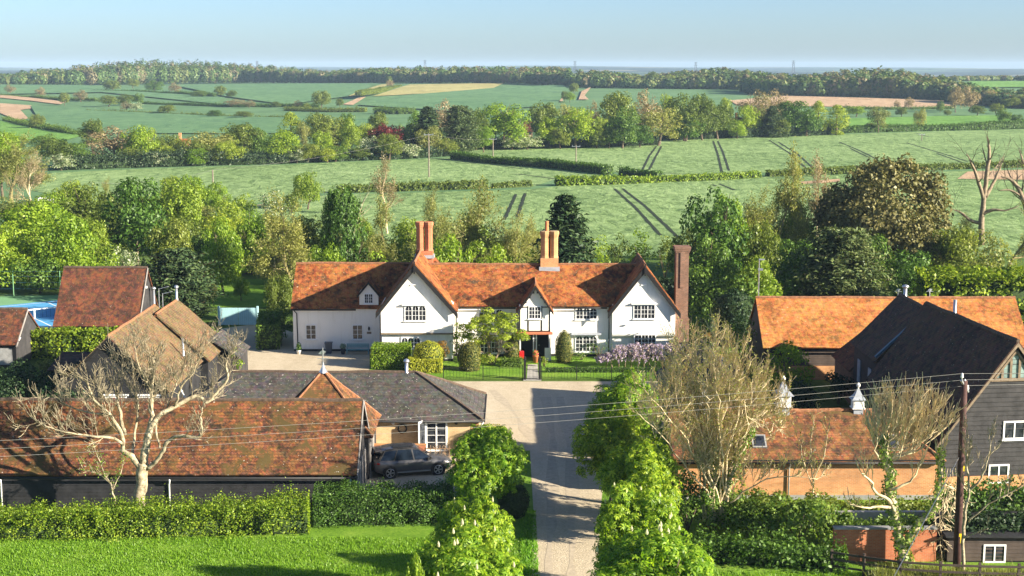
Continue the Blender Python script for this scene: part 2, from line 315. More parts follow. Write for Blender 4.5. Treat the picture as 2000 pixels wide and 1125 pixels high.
# ------------------------------------------------------------------ mesh building
class MB:
    def __init__(s): s.v = []; s.f = []
    def poly(s, pts):
        i = len(s.v); s.v += [tuple(p) for p in pts]; s.f.append(tuple(range(i, i + len(pts)))); return s
    def box(s, x0, x1, y0, y1, z0, z1):
        i = len(s.v)
        s.v += [(x0, y0, z0), (x1, y0, z0), (x1, y1, z0), (x0, y1, z0), (x0, y0, z1), (x1, y0, z1), (x1, y1, z1), (x0, y1, z1)]
        s.f += [(i, i + 3, i + 2, i + 1), (i + 4, i + 5, i + 6, i + 7), (i, i + 1, i + 5, i + 4), (i + 1, i + 2, i + 6, i + 5), (i + 2, i + 3, i + 7, i + 6), (i + 3, i, i + 4, i + 7)]
        return s
    def prism(s, pts, vec):
        n = len(pts); i = len(s.v); vx = Vector(vec)
        s.v += [tuple(p) for p in pts] + [tuple(Vector(p) + vx) for p in pts]
        s.f.append(tuple(range(i + n - 1, i - 1, -1))); s.f.append(tuple(range(i + n, i + 2 * n)))
        for k in range(n):
            a, b = i + k, i + (k + 1) % n
            s.f.append((a, b, b + n, a + n))
        return s
    def bar(s, a, b, w, h=None):
        """square bar between two points"""
        a, b = Vector(a), Vector(b); h = h or w
        d = (b - a).normalized()
        up = Vector((0, 0, 1)) if abs(d.z) < 0.9 else Vector((0, 1, 0))
        r = d.cross(up).normalized() * w / 2; u = r.cross(d).normalized() * h / 2
        return s.prism([a - r - u, a + r - u, a + r + u, a - r + u], b - a)
    def tube(s, pts, rads, n=5, cap=True):
        pts = [Vector(p) for p in pts]; i0 = len(s.v); m = len(pts)
        if not hasattr(rads, '__len__'): rads = [rads] * m
        prev = None
        for k, p in enumerate(pts):
            d = (pts[min(k + 1, m - 1)] - pts[max(k - 1, 0)])
            if d.length < 1e-9: d = Vector((0, 0, 1))
            d.normalize()
            if prev is None:
                a = d.cross(Vector((0, 1, 0)) if abs(d.y) < 0.9 else Vector((1, 0, 0))).normalized()
            else:
                a = (prev - d * prev.dot(d))
                a = a.normalized() if a.length > 1e-6 else d.orthogonal().normalized()
            prev = a; b = d.cross(a)
            for j in range(n):
                t = 2 * math.pi * j / n
                q = p + (a * math.cos(t) + b * math.sin(t)) * rads[k]
                s.v.append((q.x, q.y, q.z))
        for k in range(m - 1):
            for j in range(n):
                a = i0 + k * n + j; b = i0 + k * n + (j + 1) % n
                s.f.append((a, b, b + n, a + n))
        if cap:
            s.f.append(tuple(i0 + j for j in range(n - 1, -1, -1))); s.f.append(tuple(i0 + (m - 1) * n + j for j in range(n)))
        return s
    def lathe(s, c, prof, n=12):
        i0 = len(s.v)
        for r, z in prof:
            for j in range(n):
                t = 2 * math.pi * j / n
                s.v.append((c[0] + r * math.cos(t), c[1] + r * math.sin(t), c[2] + z))
        m = len(prof)
        for k in range(m - 1):
            for j in range(n):
                a = i0 + k * n + j; b = i0 + k * n + (j + 1) % n
                s.f.append((a, b, b + n, a + n))
        s.f.append(tuple(i0 + j for j in range(n - 1, -1, -1))); s.f.append(tuple(i0 + (m - 1) * n + j for j in range(n)))
        return s
    def slope(s, A, B, C, D, th=0.12, amp=0.03, cell=0.7):
        """roof slope slab: A,B along the eaves, C,D along the ridge, seen from outside counter-clockwise"""
        A, B, C, D = map(Vector, (A, B, C, D))
        nn = ((B - A).cross(D - A)); nn = nn if nn.length > 1e-6 else (B - A).cross(C - A); nn.normalize()
        nu = max(2, int(max((B - A).length, (C - D).length) / cell)); nv = max(2, int(max((D - A).length, (C - B).length) / cell))
        i0 = len(s.v)
        for dn in (0.0, -th):
            for j in range(nv + 1):
                v = j / nv; a = A.lerp(D, v); b = B.lerp(C, v)
                for i in range(nu + 1):
                    p = a.lerp(b, i / nu)
                    k = amp * (noise.noise(p * 0.45) * 1.6 + noise.noise(p * 1.7) * 0.5)
                    q = p + nn * (dn + k)
                    s.v.append((q.x, q.y, q.z))
        W = nu + 1; off = W * (nv + 1)
        for j in range(nv):
            for i in range(nu):
                a = i0 + j * W + i
                s.f.append((a, a + 1, a + 1 + W, a + W)); b = a + off
                s.f.append((b, b + W, b + W + 1, b + 1))
        per = [i for i in range(W)] + [j * W + nu for j in range(1, nv + 1)] + [nv * W + i for i in range(nu - 1, -1, -1)] + [j * W for j in range(nv - 1, 0, -1)]
        for k in range(len(per)):
            a, b = i0 + per[k], i0 + per[(k + 1) % len(per)]
            s.f.append((b, a, a + off, b + off))
        return s
    def ridge(s, a, b, r=0.11):
        a, b = Vector(a), Vector(b); n = max(2, int((b - a).length / 0.45)); pts = []; rad = []
        for k in range(n + 1):
            p = a.lerp(b, k / n); q = p.copy()
            q.z += 0.05 * noise.noise(p * 0.45) * 1.2
            pts.append(q); rad.append(r * (1 + 0.12 * (k % 2)))
        return s.tube(pts, rad, 6)
    def boards(s, a, b, z0, z1, span=None, pitch=0.2, proud=0.028):
        """lapped weatherboards from a to b, facing the right-hand side of a->b"""
        ax, ay = a; bx, by = b; dx, dy = bx - ax, by - ay; ln = math.hypot(dx, dy); nx, ny = dy / ln, -dx / ln
        n = max(1, int(round((z1 - z0) / pitch))); hh = (z1 - z0) / n
        for k in range(n):
            zb, zt = z0 + k * hh, z0 + (k + 1) * hh
            (t0, t1) = span(zb) if span else (0, 1); (u0, u1) = span(zt) if span else (0, 1)
            pt = lambda t, z, o: (ax + dx * t + nx * o, ay + dy * t + ny * o, z)
            o1 = proud * (0.9 + 0.2 * random.random())
            s.poly([pt(t0, zb, o1), pt(t1, zb, o1), pt(u1, zt, 0.006), pt(u0, zt, 0.006)])
            s.poly([pt(t0, zb, 0.004), pt(t1, zb, 0.004), pt(t1, zb, o1), pt(t0, zb, o1)])
        return s
    def build(s, name, mat, parent=None, smooth=False, mats=None, fm=None):
        me = bpy.data.meshes.new(name)
        o = Vector((0, 0, 0))
        if parent is not None: o = world_of(parent)
        me.from_pydata([(x - o.x, y - o.y, z - o.z) for x, y, z in s.v], [], s.f)
        me.materials.append(M[mat] if isinstance(mat, str) else mat)
        if smooth: me.polygons.foreach_set('use_smooth', [True] * len(me.polygons))
        me.update()
        ob = bpy.data.objects.new(name, me); COL.objects.link(ob)
        if parent is not None: ob.parent = parent
        return ob

def world_of(o):
    v = Vector(o.location)
    while o.parent: o = o.parent; v += o.location
    return v

def tag(o, label=None, cat=None, group=None, kind=None):
    if label: o['label'] = label
    if cat: o['category'] = cat
    if group: o['group'] = group
    if kind: o['kind'] = kind
    return o

def thing(name, label, cat, loc, group=None):
    o = bpy.data.objects.new(name, None); COL.objects.link(o); o.location = loc
    o.empty_display_size = 0.3
    return tag(o, label, cat, group)

def rebase(o):
    """put a single-mesh thing's origin at its base"""
    me = o.data; n = len(me.vertices); co = np.empty(n * 3, np.float32); me.vertices.foreach_get('co', co); co = co.reshape(-1, 3)
    c = np.array([(co[:, 0].min() + co[:, 0].max()) / 2, (co[:, 1].min() + co[:, 1].max()) / 2, co[:, 2].min()], np.float32)
    me.vertices.foreach_set('co', (co - c).ravel()); me.update(); o.location = Vector(o.location) + Vector([float(q) for q in c]); return o

def np_mesh(name, verts, k, mats, fmat=None, extra=None):
    """verts (N*k,3): polygons of k corners, no shared vertices; extra = (verts list, faces list) appended with material 1"""
    me = bpy.data.meshes.new(name)
    nv = len(verts); nf = nv // k
    ev, ef = extra if extra else ([], [])
    allv = np.concatenate([verts.reshape(-1, 3), np.array(ev, np.float64).reshape(-1, 3)]) if ev else verts.reshape(-1, 3)
    loops = list(); 
    li = np.arange(nv, dtype=np.int32)
    lt = np.full(nf, k, np.int32); ls = np.arange(nf, dtype=np.int32) * k
    mi = np.zeros(nf, np.int32)
    if ev:
        e_l = np.array([nv + i for f in ef for i in f], np.int32); e_t = np.array([len(f) for f in ef], np.int32)
        e_s = nv + np.concatenate([[0], np.cumsum(e_t)[:-1]]).astype(np.int32)
        li = np.concatenate([li, e_l]); lt = np.concatenate([lt, e_t]); ls = np.concatenate([ls, e_s]); mi = np.concatenate([mi, np.ones(len(ef), np.int32)])
    me.vertices.add(len(allv)); me.vertices.foreach_set('co', allv.astype(np.float32).ravel())
    me.loops.add(len(li)); me.loops.foreach_set('vertex_index', li)
    me.polygons.add(len(lt)); me.polygons.foreach_set('loop_start', ls); me.polygons.foreach_set('loop_total', lt)
    me.polygons.foreach_set('material_index', mi)
    me.update(); me.validate()
    for m in mats: me.materials.append(M[m])
    return me

def unit(a): return a / np.maximum(np.linalg.norm(a, axis=1, keepdims=True), 1e-9)

def leaf_quads(c, n, s, asp, rs, droop=0.0):
    """diamond leaves: c centres, n normals, s sizes (half length)"""
    r = unit(rs.normal(size=c.shape)); t = unit(np.cross(n, r)); b = np.cross(n, t)
    s = s[:, None]
    t2 = t.copy()
    if droop: t2[:, 2] -= droop; t2 = unit(t2)
    v = np.stack([c - t * s, c + b * s * asp + n * s * 0.15, c + t2 * s, c - b * s * asp + n * s * 0.15], 1)
    return v.reshape(-1, 3)

def leaf_palms(c, n, s, rs, k=6):
    """hand-shaped leaves of k drooping leaflets"""
    r = unit(rs.normal(size=c.shape)); t = unit(np.cross(n, r)); b = np.cross(n, t); out = []
    for j in range(k):
        a = (j - (k - 1) / 2) * (2 * math.pi / (k + 0.6)); ca, sa = math.cos(a), math.sin(a)
        d = t * ca + b * sa; e = -t * sa + b * ca
        ln = s[:, None] * (1.0 if 0 < j < k - 1 else 0.7)
        tip = c + d * ln - n * ln * 0.35; mid = c + d * ln * 0.62
        out.append(np.stack([c, mid - e * ln * 0.19, tip, mid + e * ln * 0.19], 1))
    return np.stack(out, 1).reshape(-1, 3)

def clump_leaves(clumps, density, rs, up=0.25, jit=0.45, flat=1.0, lo=-0.55):
    """scatter leaves on the shells of clumps [(x,y,z,r)]; density leaves per m2"""
    C, N = [], []
    for x, y, z, r in clumps:
        k = max(6, int(4 * math.pi * r * r * density))
        d = unit(rs.normal(size=(k, 3)))
        d = d[d[:, 2] > lo]
        rad = r * (0.72 + 0.38 * rs.random((len(d), 1)))
        p = np.array([x, y, z]) + d * rad * np.array([1, 1, flat])
        nn = unit(d + rs.normal(size=d.shape) * jit + np.array([0, 0, up]))
        C.append(p); N.append(nn)
    return np.concatenate(C), np.concatenate(N)

def shell_clumps(rs, R, Hh, zc, n, r0, r1, shape=None, fill=0.3):
    """clump centres through an ellipsoidal crown; shape(z01)->radius factor overrides the ellipsoid"""
    out = []
    for i in range(n):
        d = rs.normal(size=3); d /= np.linalg.norm(d)
        if d[2] < -0.75: d[2] *= -0.5
        k = 1.0 if rs.random() > fill else rs.random() ** 0.5 * 0.8
        r = r0 + (r1 - r0) * rs.random()
        if shape:
            zz = rs.random(); rad = max(0.0, shape(zz) * R - r * 0.6) * k; a = rs.random() * 2 * math.pi
            out.append((rad * math.cos(a), rad * math.sin(a), zc - Hh + 2 * Hh * zz, r * (0.6 + 0.6 * shape(zz))))
        else:
            wob = 0.86 + 0.26 * rs.random()
            out.append((d[0] * (R - r * 0.7) * k * wob, d[1] * (R - r * 0.7) * k * wob, zc + d[2] * (Hh - r * 0.7) * k * wob, r))
    return out

# ------------------------------------------------------------------ branching
def wander(rnd, p, d, Ln, segs, bend, up):
    pts = [p.copy()]; d = d.normalized()
    for _ in range(segs):
        d = (d + Vector((rnd.gauss(0, bend), rnd.gauss(0, bend), rnd.gauss(0, bend) + up))).normalized()
        p = p + d * (Ln / segs); pts.append(p.copy())
    return pts, d

def grow(thick, thin, tips, rnd, p, d, Ln, r, lev, mx, kids=4, spread=0.75, bend=0.16, up=0.08, shrink=0.62, start=0.3, rmin=0.006):
    segs = 4 if lev < 2 else (3 if lev < mx else 2)
    pts, dd = wander(rnd, p, d, Ln, segs, bend, up)
    rads = [max(rmin, r * (1 - 0.55 * k / segs)) for k in range(segs + 1)]
    (thick if lev <= 1 else thin).tube(pts, rads, 7 if lev == 0 else (5 if lev == 1 else 3), lev == 0)
    if lev >= mx:
        tips.append((pts[-1], dd)); tips.append((pts[-2], dd)); return
    for i in range(kids):
        t = start + (1 - start) * (i + rnd.random()) / kids
        k = min(segs - 1, int(t * segs)); q = pts[k].lerp(pts[k + 1], t * segs - k)
        ax = (pts[k + 1] - pts[k]).normalized()
        o = ax.orthogonal().normalized(); o.rotate(Matrix.Rotation(rnd.random() * 2 * math.pi, 3, ax))
        nd = (ax + o * spread * (0.6 + 0.8 * rnd.random())).normalized()
        grow(thick, thin, tips, rnd, q, nd, Ln * shrink * (1.15 - 0.45 * t) * (0.8 + 0.4 * rnd.random()), max(rmin, rads[k] * 0.55), lev + 1, mx, kids, spread, bend, up, shrink, start, rmin)
    # leader carries on
    grow(thick, thin, tips, rnd, pts[-1], dd, Ln * shrink, max(rmin, rads[-1]), lev + 1, mx, kids, spread, bend, up, shrink, start, rmin)

PROTO = {}
def proto(kind, var=0):
    """-> (crown mesh, trunk mesh, joined mesh, radius, height)"""
    key = (kind, var)
    if key in PROTO: return PROTO[key]
    rs = np.random.RandomState(sum(map(ord, kind)) * 7 + var * 131 + 5); rnd = random.Random(rs.randint(1 << 30))
    trunk = MB(); leaf = 'leaf_' + kind; k = 4; lv = None; Rr, Hh = 4.0, 10.0; bark = 'bark'
    if kind in ('lime', 'oak', 'deep', 'yellow', 'copper', 'hawthorn', 'round_olive', 'round_brown'):
        Hh = 9.0; zc = 4.6; hz = 4.4
        n = 62 if kind != 'hawthorn' else 40
        cl = shell_clumps(rs, 4.0, hz, zc, n, 0.65, 1.35)
        cl += [(0, 0, zc, 2.1), (1.0, 0.6, zc - 1.2, 1.9), (-1.0, -0.5, zc - 1.0, 1.9)]
        dens = {'round_olive': 5.0, 'round_brown': 4.0}.get(kind, 8.5)
        c, nn = clump_leaves(cl, dens, rs, up=0.3)
        s = 0.17 * (0.7 + 0.7 * rs.random(len(c)))
        lv = leaf_quads(c, nn, s, 0.62, rs, 0.3)
        if kind.startswith('round_'): leaf = 'leaf_' + kind[6:]
        tips = []; th = MB()
        grow(trunk, trunk, tips, rnd, Vector((0, 0, -0.2)), Vector((0, 0, 1)), 4.2, 0.28, 0, 2, 5, 0.9, 0.1, 0.05, 0.7, 0.45, 0.02)
    elif kind == 'poplar':
        Hh = 10; Rr = 1.9; leaf = 'leaf_yellow'
        cl = shell_clumps(rs, 1.9, 4.8, 5.0, 60, 0.45, 0.9, lambda z: max(0.12, math.sin(math.pi * (0.12 + 0.86 * z)) ** 0.6), 0.25)
        c, nn = clump_leaves(cl, 9, rs); lv = leaf_quads(c, nn, 0.15 * (0.7 + 0.7 * rs.random(len(c))), 0.6, rs, 0.3)
        trunk.tube([(0, 0, -0.2), (0.05, 0, 4), (0, 0, 9)], [0.22, 0.15, 0.04], 6)
    elif kind in ('conifer', 'cedar', 'pine'):
        Hh = 10; Rr = {'conifer': 2.6, 'cedar': 4.4, 'pine': 3.4}[kind]
        leaf = 'leaf_' + ('cedar' if kind == 'cedar' else 'conifer')
        trunk.tube([(0, 0, -0.2), (0.05, 0.03, 5), (0, 0, 9.7)], [0.26, 0.16, 0.03], 7)
        C, N = [], []
        tiers = 24 if kind != 'pine' else 18
        for ti in range(tiers):
            z = 0.7 + (9.1) * ti / tiers
            if kind == 'conifer': rr = 3.0 * (1 - z / 10.2) ** 0.75 * (0.78 + 0.4 * rs.random())
            elif kind == 'cedar': rr = Rr * (1 - (z / 10.4) ** 2.4) ** 0.6 * (0.75 + 0.4 * rs.random())
            else: rr = Rr * max(0.15, math.sin(math.pi * min(1, 0.2 + 0.78 * z / 10))) ** 0.7 * (0.75 + 0.4 * rs.random())
            nb = 9
            for b in range(nb):
                a = 2 * math.pi * (b + rs.random() * 0.8) / nb + ti * 0.7
                rb = rr * (0.75 + 0.4 * rs.random()); dr = {'conifer': -0.28, 'cedar': 0.06, 'pine': 0.30}[kind]
                e = Vector((rb * math.cos(a), rb * math.sin(a), z + dr * rb))
                trunk.tube([(0, 0, z), tuple(e)], [0.05, 0.012], 3, False)
                m = int(26 + 58 * rb / Rr)
                t = rs.random(m) ** 0.65; w = 0.12 + 0.42 * t * (rb / Rr)
                p = np.stack([e.x * t, e.y * t, z + dr * rb * t], 1) + rs.normal(size=(m, 3)) * np.stack([w, w, w * 0.5], 1)
                C.append(p); nn = unit(np.stack([np.cos(a) * 0.5 * np.ones(m), np.sin(a) * 0.5 * np.ones(m), np.ones(m)], 1) + rs.normal(size=(m, 3)) * 0.5); N.append(nn)
        c, nn = np.concatenate(C), np.concatenate(N)
        lv = leaf_quads(c, nn, 0.24 * (0.7 + 0.6 * rs.random(len(c))), 0.34, rs, 0.35)
    elif kind == 'holm':
        Hh = 10; Rr = 5.6
        cl = []
        for i in range(46):
            d = rs.normal(size=3); d /= np.linalg.norm(d); d[2] = max(d[2], -0.8)
            cl.append((d[0] * 4.4, d[1] * 4.4, 5.0 + d[2] * 4.0, 1.15 + 0.7 * rs.random()))
        for i in range(14): a = i * .449; cl.append((4.1 * math.cos(a), 4.1 * math.sin(a), 1.7 + .8 * rs.random(), 1.4))
        sub = []
        for x, y, z, r in cl:
            for _ in range(7):
                d = rs.normal(size=3); d /= np.linalg.norm(d)
                sub.append((x + d[0] * r * 0.75, y + d[1] * r * 0.75, z + d[2] * r * 0.75, r * 0.45))
        cl = [(x, y, z, r * 0.85) for x, y, z, r in cl] + sub + [(0, 0, 4, 3.4), (0, 0, 6.6, 2.6), (1.8, -1.5, 5.5, 2.0), (-1.8, -1.5, 5.5, 2.0), (0, -2.4, 4.5, 2.0)]
        c, nn = clump_leaves(cl, 10, rs, up=0.3)
        lv = leaf_quads(c, nn, 0.15 * (0.7 + 0.7 * rs.random(len(c))), 0.6, rs, 0.2)
        trunk.tube([(0, 0, -0.2), (0.1, 0, 2.5), (0, 0.2, 7)], [0.6, 0.45, 0.1], 8)
    elif kind == 'weeping':
        Hh = 10; Rr = 3.0; leaf = 'leaf_deep'
        C, N = [], []
        for i in range(120):
            a = rs.random() * 2 * math.pi; z = 3 + 6.6 * rs.random(); rr = 2.7 * math.sqrt(max(0.05, 1 - ((z - 4) / 6.2) ** 2)) * (0.4 + 0.6 * rs.random())
            x, y = rr * math.cos(a), rr * math.sin(a); ln = 1.0 + 1.7 * rs.random(); m = 70
            t = rs.random(m)
            p = np.stack([x + 0.16 * rs.normal(size=m) + 0.25 * math.cos(a) * t, y + 0.16 * rs.normal(size=m) + 0.25 * math.sin(a) * t, z - ln * t], 1)
            C.append(p); N.append(unit(np.stack([np.full(m, math.cos(a)), np.full(m, math.sin(a)), np.full(m, 0.3)], 1) + rs.normal(size=(m, 3)) * 0.5))
        c, nn = np.concatenate(C), np.concatenate(N); lv = leaf_quads(c, nn, 0.15 * (0.7 + 0.6 * rs.random(len(c))), 0.45, rs, 0.9)
        tips = []; bark = 'bark_pale'
        grow(trunk, trunk, tips, rnd, Vector((0, 0, -0.2)), Vector((0, 0, 1)), 5.5, 0.2, 0, 2, 5, 0.6, 0.1, 0.05, 0.6, 0.4, 0.02)
    elif kind in ('wispy', 'budding', 'thin', 'bare', 'dead'):
        Hh = 10; Rr = {'thin': 1.8, 'dead': 3.4}.get(kind, 4.0); tips = []
        thin = MB(); bark = {'wispy': 'bark_olive', 'budding': 'bark_tan', 'thin': 'bark_tan', 'bare': 'bark_pale', 'dead': 'bark_grey'}[kind]
        if kind == 'dead':
            grow(trunk, trunk, tips, rnd, Vector((0, 0, -0.2)), Vector((0.03, 0, 1)), 4.6, 0.34, 0, 3, 3, 0.62, 0.22, 0.10, 0.66, 0.55, 0.012)
        elif kind == 'thin':
            grow(trunk, trunk, tips, rnd, Vector((0, 0, -0.2)), Vector((0, 0, 1)), 5.2, 0.15, 0, 4, 4, 0.38, 0.12, 0.14, 0.56, 0.2, 0.010)
        else:
            grow(trunk, trunk, tips, rnd, Vector((0, 0, -0.2)), Vector((0, 0, 1)), 3.9, 0.26, 0, 4, 4, 0.72, 0.17, 0.07, 0.70, 0.35, 0.011)
        v = np.array(trunk.v); Hh = float(np.percentile(v[:, 2], 99.7)); Rr = float(np.percentile(np.hypot(v[:, 0], v[:, 1]), 97))
        if kind != 'dead':
            leaf = {'wispy': 'leaf_olive', 'budding': 'leaf_brown', 'thin': 'leaf_brown', 'bare': 'leaf_brown'}[kind]
            tp = np.array([tuple(p) for p, d in tips]); m = {'wispy': 8, 'budding': 5, 'thin': 2, 'bare': 1}[kind]
            c = np.repeat(tp, m, 0) + rs.normal(size=(len(tp) * m, 3)) * 0.22
            nn = unit(rs.normal(size=c.shape) + np.array([0, 0, 0.4])); lv = leaf_quads(c, nn, 0.085 * (0.6 + 0.8 * rs.random(len(c))), 0.55, rs)
    elif kind == 'bush':
        pass
    if leaf not in M: leaf = 'leaf_brown'
    if lv is None: lv = np.zeros((4, 3)) - np.array([0, 0, 0.1])
    crown = np_mesh(kind + '_crown', lv, 4, [leaf])
    tm = bpy.data.meshes.new(kind + '_trunk'); tm.from_pydata(trunk.v, [], trunk.f); tm.materials.append(M[bark]); tm.update()
    joined = np_mesh(kind + '_tree', lv, 4, [leaf, bark], extra=(trunk.v, trunk.f))
    PROTO[key] = (crown, tm, joined, Rr, Hh)
    return PROTO[key]

KIND_NAME = dict(lime='lime_tree', oak='oak_tree', deep='dark_leaved_tree', yellow='young_leaf_tree', copper='copper_beech', hawthorn='hawthorn_tree', round_olive='budding_tree', round_brown='brown_budding_tree',
                 poplar='poplar_tree', conifer='spruce_tree', cedar='cedar_tree', pine='pine_tree', holm='holm_oak', weeping='weeping_birch', wispy='budding_ash', budding='budding_tree', thin='slender_bare_tree', bare='bare_tree', dead='dead_tree')
NV = dict(lime=3, oak=3, deep=2, yellow=2, wispy=3, budding=2)
tcount = {}
TREES = []
def tree(kind, px, Y, top, w, label, near=True, group=None, base=None, cat='tree', name=None):
    """base given: the pixel row where the trunk meets the land; else Y metres away"""
    if base is not None: g = GT(px, base)
    else:
        x = PX(px, 600, Y); g = Vector((x, Y, H(x, Y)))
        # pixel column is only right at the tree's own height
        g.x = PX(px, 562, Y)
    i = tcount.get(kind, 0); tcount[kind] = i + 1
    cr, tm, jn, Rr, Hh = proto(kind, i % NV.get(kind, 1))
    zt = PZ(top, g.y) - g.z; s = scale_at(g.y, g.z)
    sx = (w / s / 2) / Rr; sz = max(0.5, zt) / Hh
    nm = name or KIND_NAME[kind]
    rz = (i * 2.399) % (2 * math.pi)
    if near:
        o = thing(nm, label, cat, g, group); o.rotation_euler.z = rz; o.scale = (sx, sx, sz)
        for n_, m_ in (('trunk', tm), ('crown', cr)):
            if kind == 'dead' and n_ == 'crown': continue
            c = bpy.data.objects.new(n_, m_); COL.objects.link(c); c.parent = o
    else:
        o = bpy.data.objects.new(nm, jn); COL.objects.link(o); o.location = g; o.rotation_euler.z = rz; o.scale = (sx, sx, sz)
        tag(o, label, cat, group)
    TREES.append((px, o))
    return o
# ------------------------------------------------------------------ land
def build_ground():
    ys = [-120, -40, 0] + [20 + 12 * i for i in range(34)]
    y = ys[-1]
    while y < 9800: y *= 1.022; ys.append(y)
    nx = 130; v = []; f = []
    for y in ys:
        hw = 0.62 * max(y, 0) + 160
        for i in range(nx + 1):
            x = -hw + 2 * hw * i / nx
            v.append((x, y, H(x, y)))
    for j in range(len(ys) - 1):
        for i in range(nx):
            a = j * (nx + 1) + i
            f.append((a, a + 1, a + nx + 2, a + nx + 1))
    mb = MB(); mb.v = v; mb.f = f
    o = mb.build('ground', 'land', smooth=True)
    return tag(o, kind='structure')
build_ground()

def drape(name, pts, mat, off, cell, kind='structure', label=None):
    import bmesh
    bm = bmesh.new()
    fa = bm.faces.new([bm.verts.new((p[0], p[1], 0)) for p in pts])
    bmesh.ops.triangulate(bm, faces=[fa])
    for _ in range(12):
        lg = [e for e in bm.edges if e.calc_length() > cell * max(1.0, (e.verts[0].co.y / 300.0))]
        if not lg: break
        bmesh.ops.subdivide_edges(bm, edges=lg, cuts=1)
        bmesh.ops.triangulate(bm, faces=bm.faces[:])
    for q in bm.verts: q.co.z = H(q.co.x, q.co.y) + off * (1 if q.co.y < 420 else 1 + (q.co.y - 420) / 250.0)
    bmesh.ops.recalc_face_normals(bm, faces=bm.faces[:])
    me = bpy.data.meshes.new(name); bm.to_mesh(me); bm.free()
    if len(me.polygons) and me.polygons[0].normal.z < 0: me.flip_normals()
    me.materials.append(M[mat]); me.polygons.foreach_set('use_smooth', [True] * len(me.polygons))
    o = bpy.data.objects.new(name, me); COL.objects.link(o)
    return tag(o, label, kind=kind)

def pxp(*pts): return [GT(a, b) for a, b in pts]

# the farm's own ground
drape('lawn', [(-60, 20, 0), (34, 20, 0), (34, 98, 0), (-75, 98, 0)], 'lawn', 0.004, 60)
drape('meadow', [(-75, 98.1, 0), (34.1, 98.1, 0), (34.1, 20, 0), (120, 20, 0), (130, 185, 0), (-110, 215, 0)], 'rough', 0.004, 60)
drape('gravel_yard', pxp((432, 642), (505, 632), (740, 690), (740, 745), (1345, 745), (1400, 800), (1345, 830), (1190, 850), (1172, 1000), (1164, 1300), (1032, 1300), (1042, 1000), (1035, 880), (895, 890), (893, 962), (640, 962), (640, 800), (420, 790), (400, 700)), 'gravel', 0.010, 60)
drape('front_garden_lawn', pxp((722, 693), (1345, 693), (1345, 741), (722, 741)), 'lawn', 0.016, 60)
drape('garden_path', pxp((1031, 712), (1050, 712), (1052, 741), (1029, 741)), 'stone', 0.022, 60)
drape('back_garden_lawn', pxp((1340, 640), (1460, 640), (1440, 590), (1330, 590)), 'lawn', 0.012, 60)
drape('orchard_grass', pxp((400, 600), (560, 600), (560, 545), (420, 545)), 'lawn', 0.012, 60)
# the tennis court
tag(drape('court_surround', pxp((-260, 660), (150, 650), (150, 576), (-260, 584)), 'courtgreen', 0.012, 60), kind='structure')
CC, CU, CV = Vector((-48.5, 140.9, 0)), Vector((.575, -.818, 0)), Vector((.818, .575, 0))
def court(u, v, z=0.0): return CC + CU * u + CV * v + Vector((0, 0, z))
drape('tennis_court', [court(11, -8.5), court(11, 8.5), court(-9.9, 8.5), court(-9.9, -8.5)], 'courtblue', 0.020, 60)
mb = MB()
def ln(u0, v0, u1, v1):
    w_ = .07; d = (Vector((u1, v1)) - Vector((u0, v0))).normalized(); a, b = -d.y * w_, d.x * w_
    mb.poly([court(u0 + a, v0 + b, .026), court(u0 - a, v0 - b, .026), court(u1 - a, v1 - b, .026), court(u1 + a, v1 + b, .026)][::-1])
for v in (-5.5, -4.1, 4.1, 5.5): ln(-9.2, v, 9.2, v)
ln(-5.6, 0, 5.6, 0)
for u in (-9.2, -5.6, 5.6, 9.2): ln(u, -5.43 if abs(u) > 6 else -4.03, u, 5.43 if abs(u) > 6 else 4.03)
tag(mb.build('court_markings', 'white'), kind='structure')

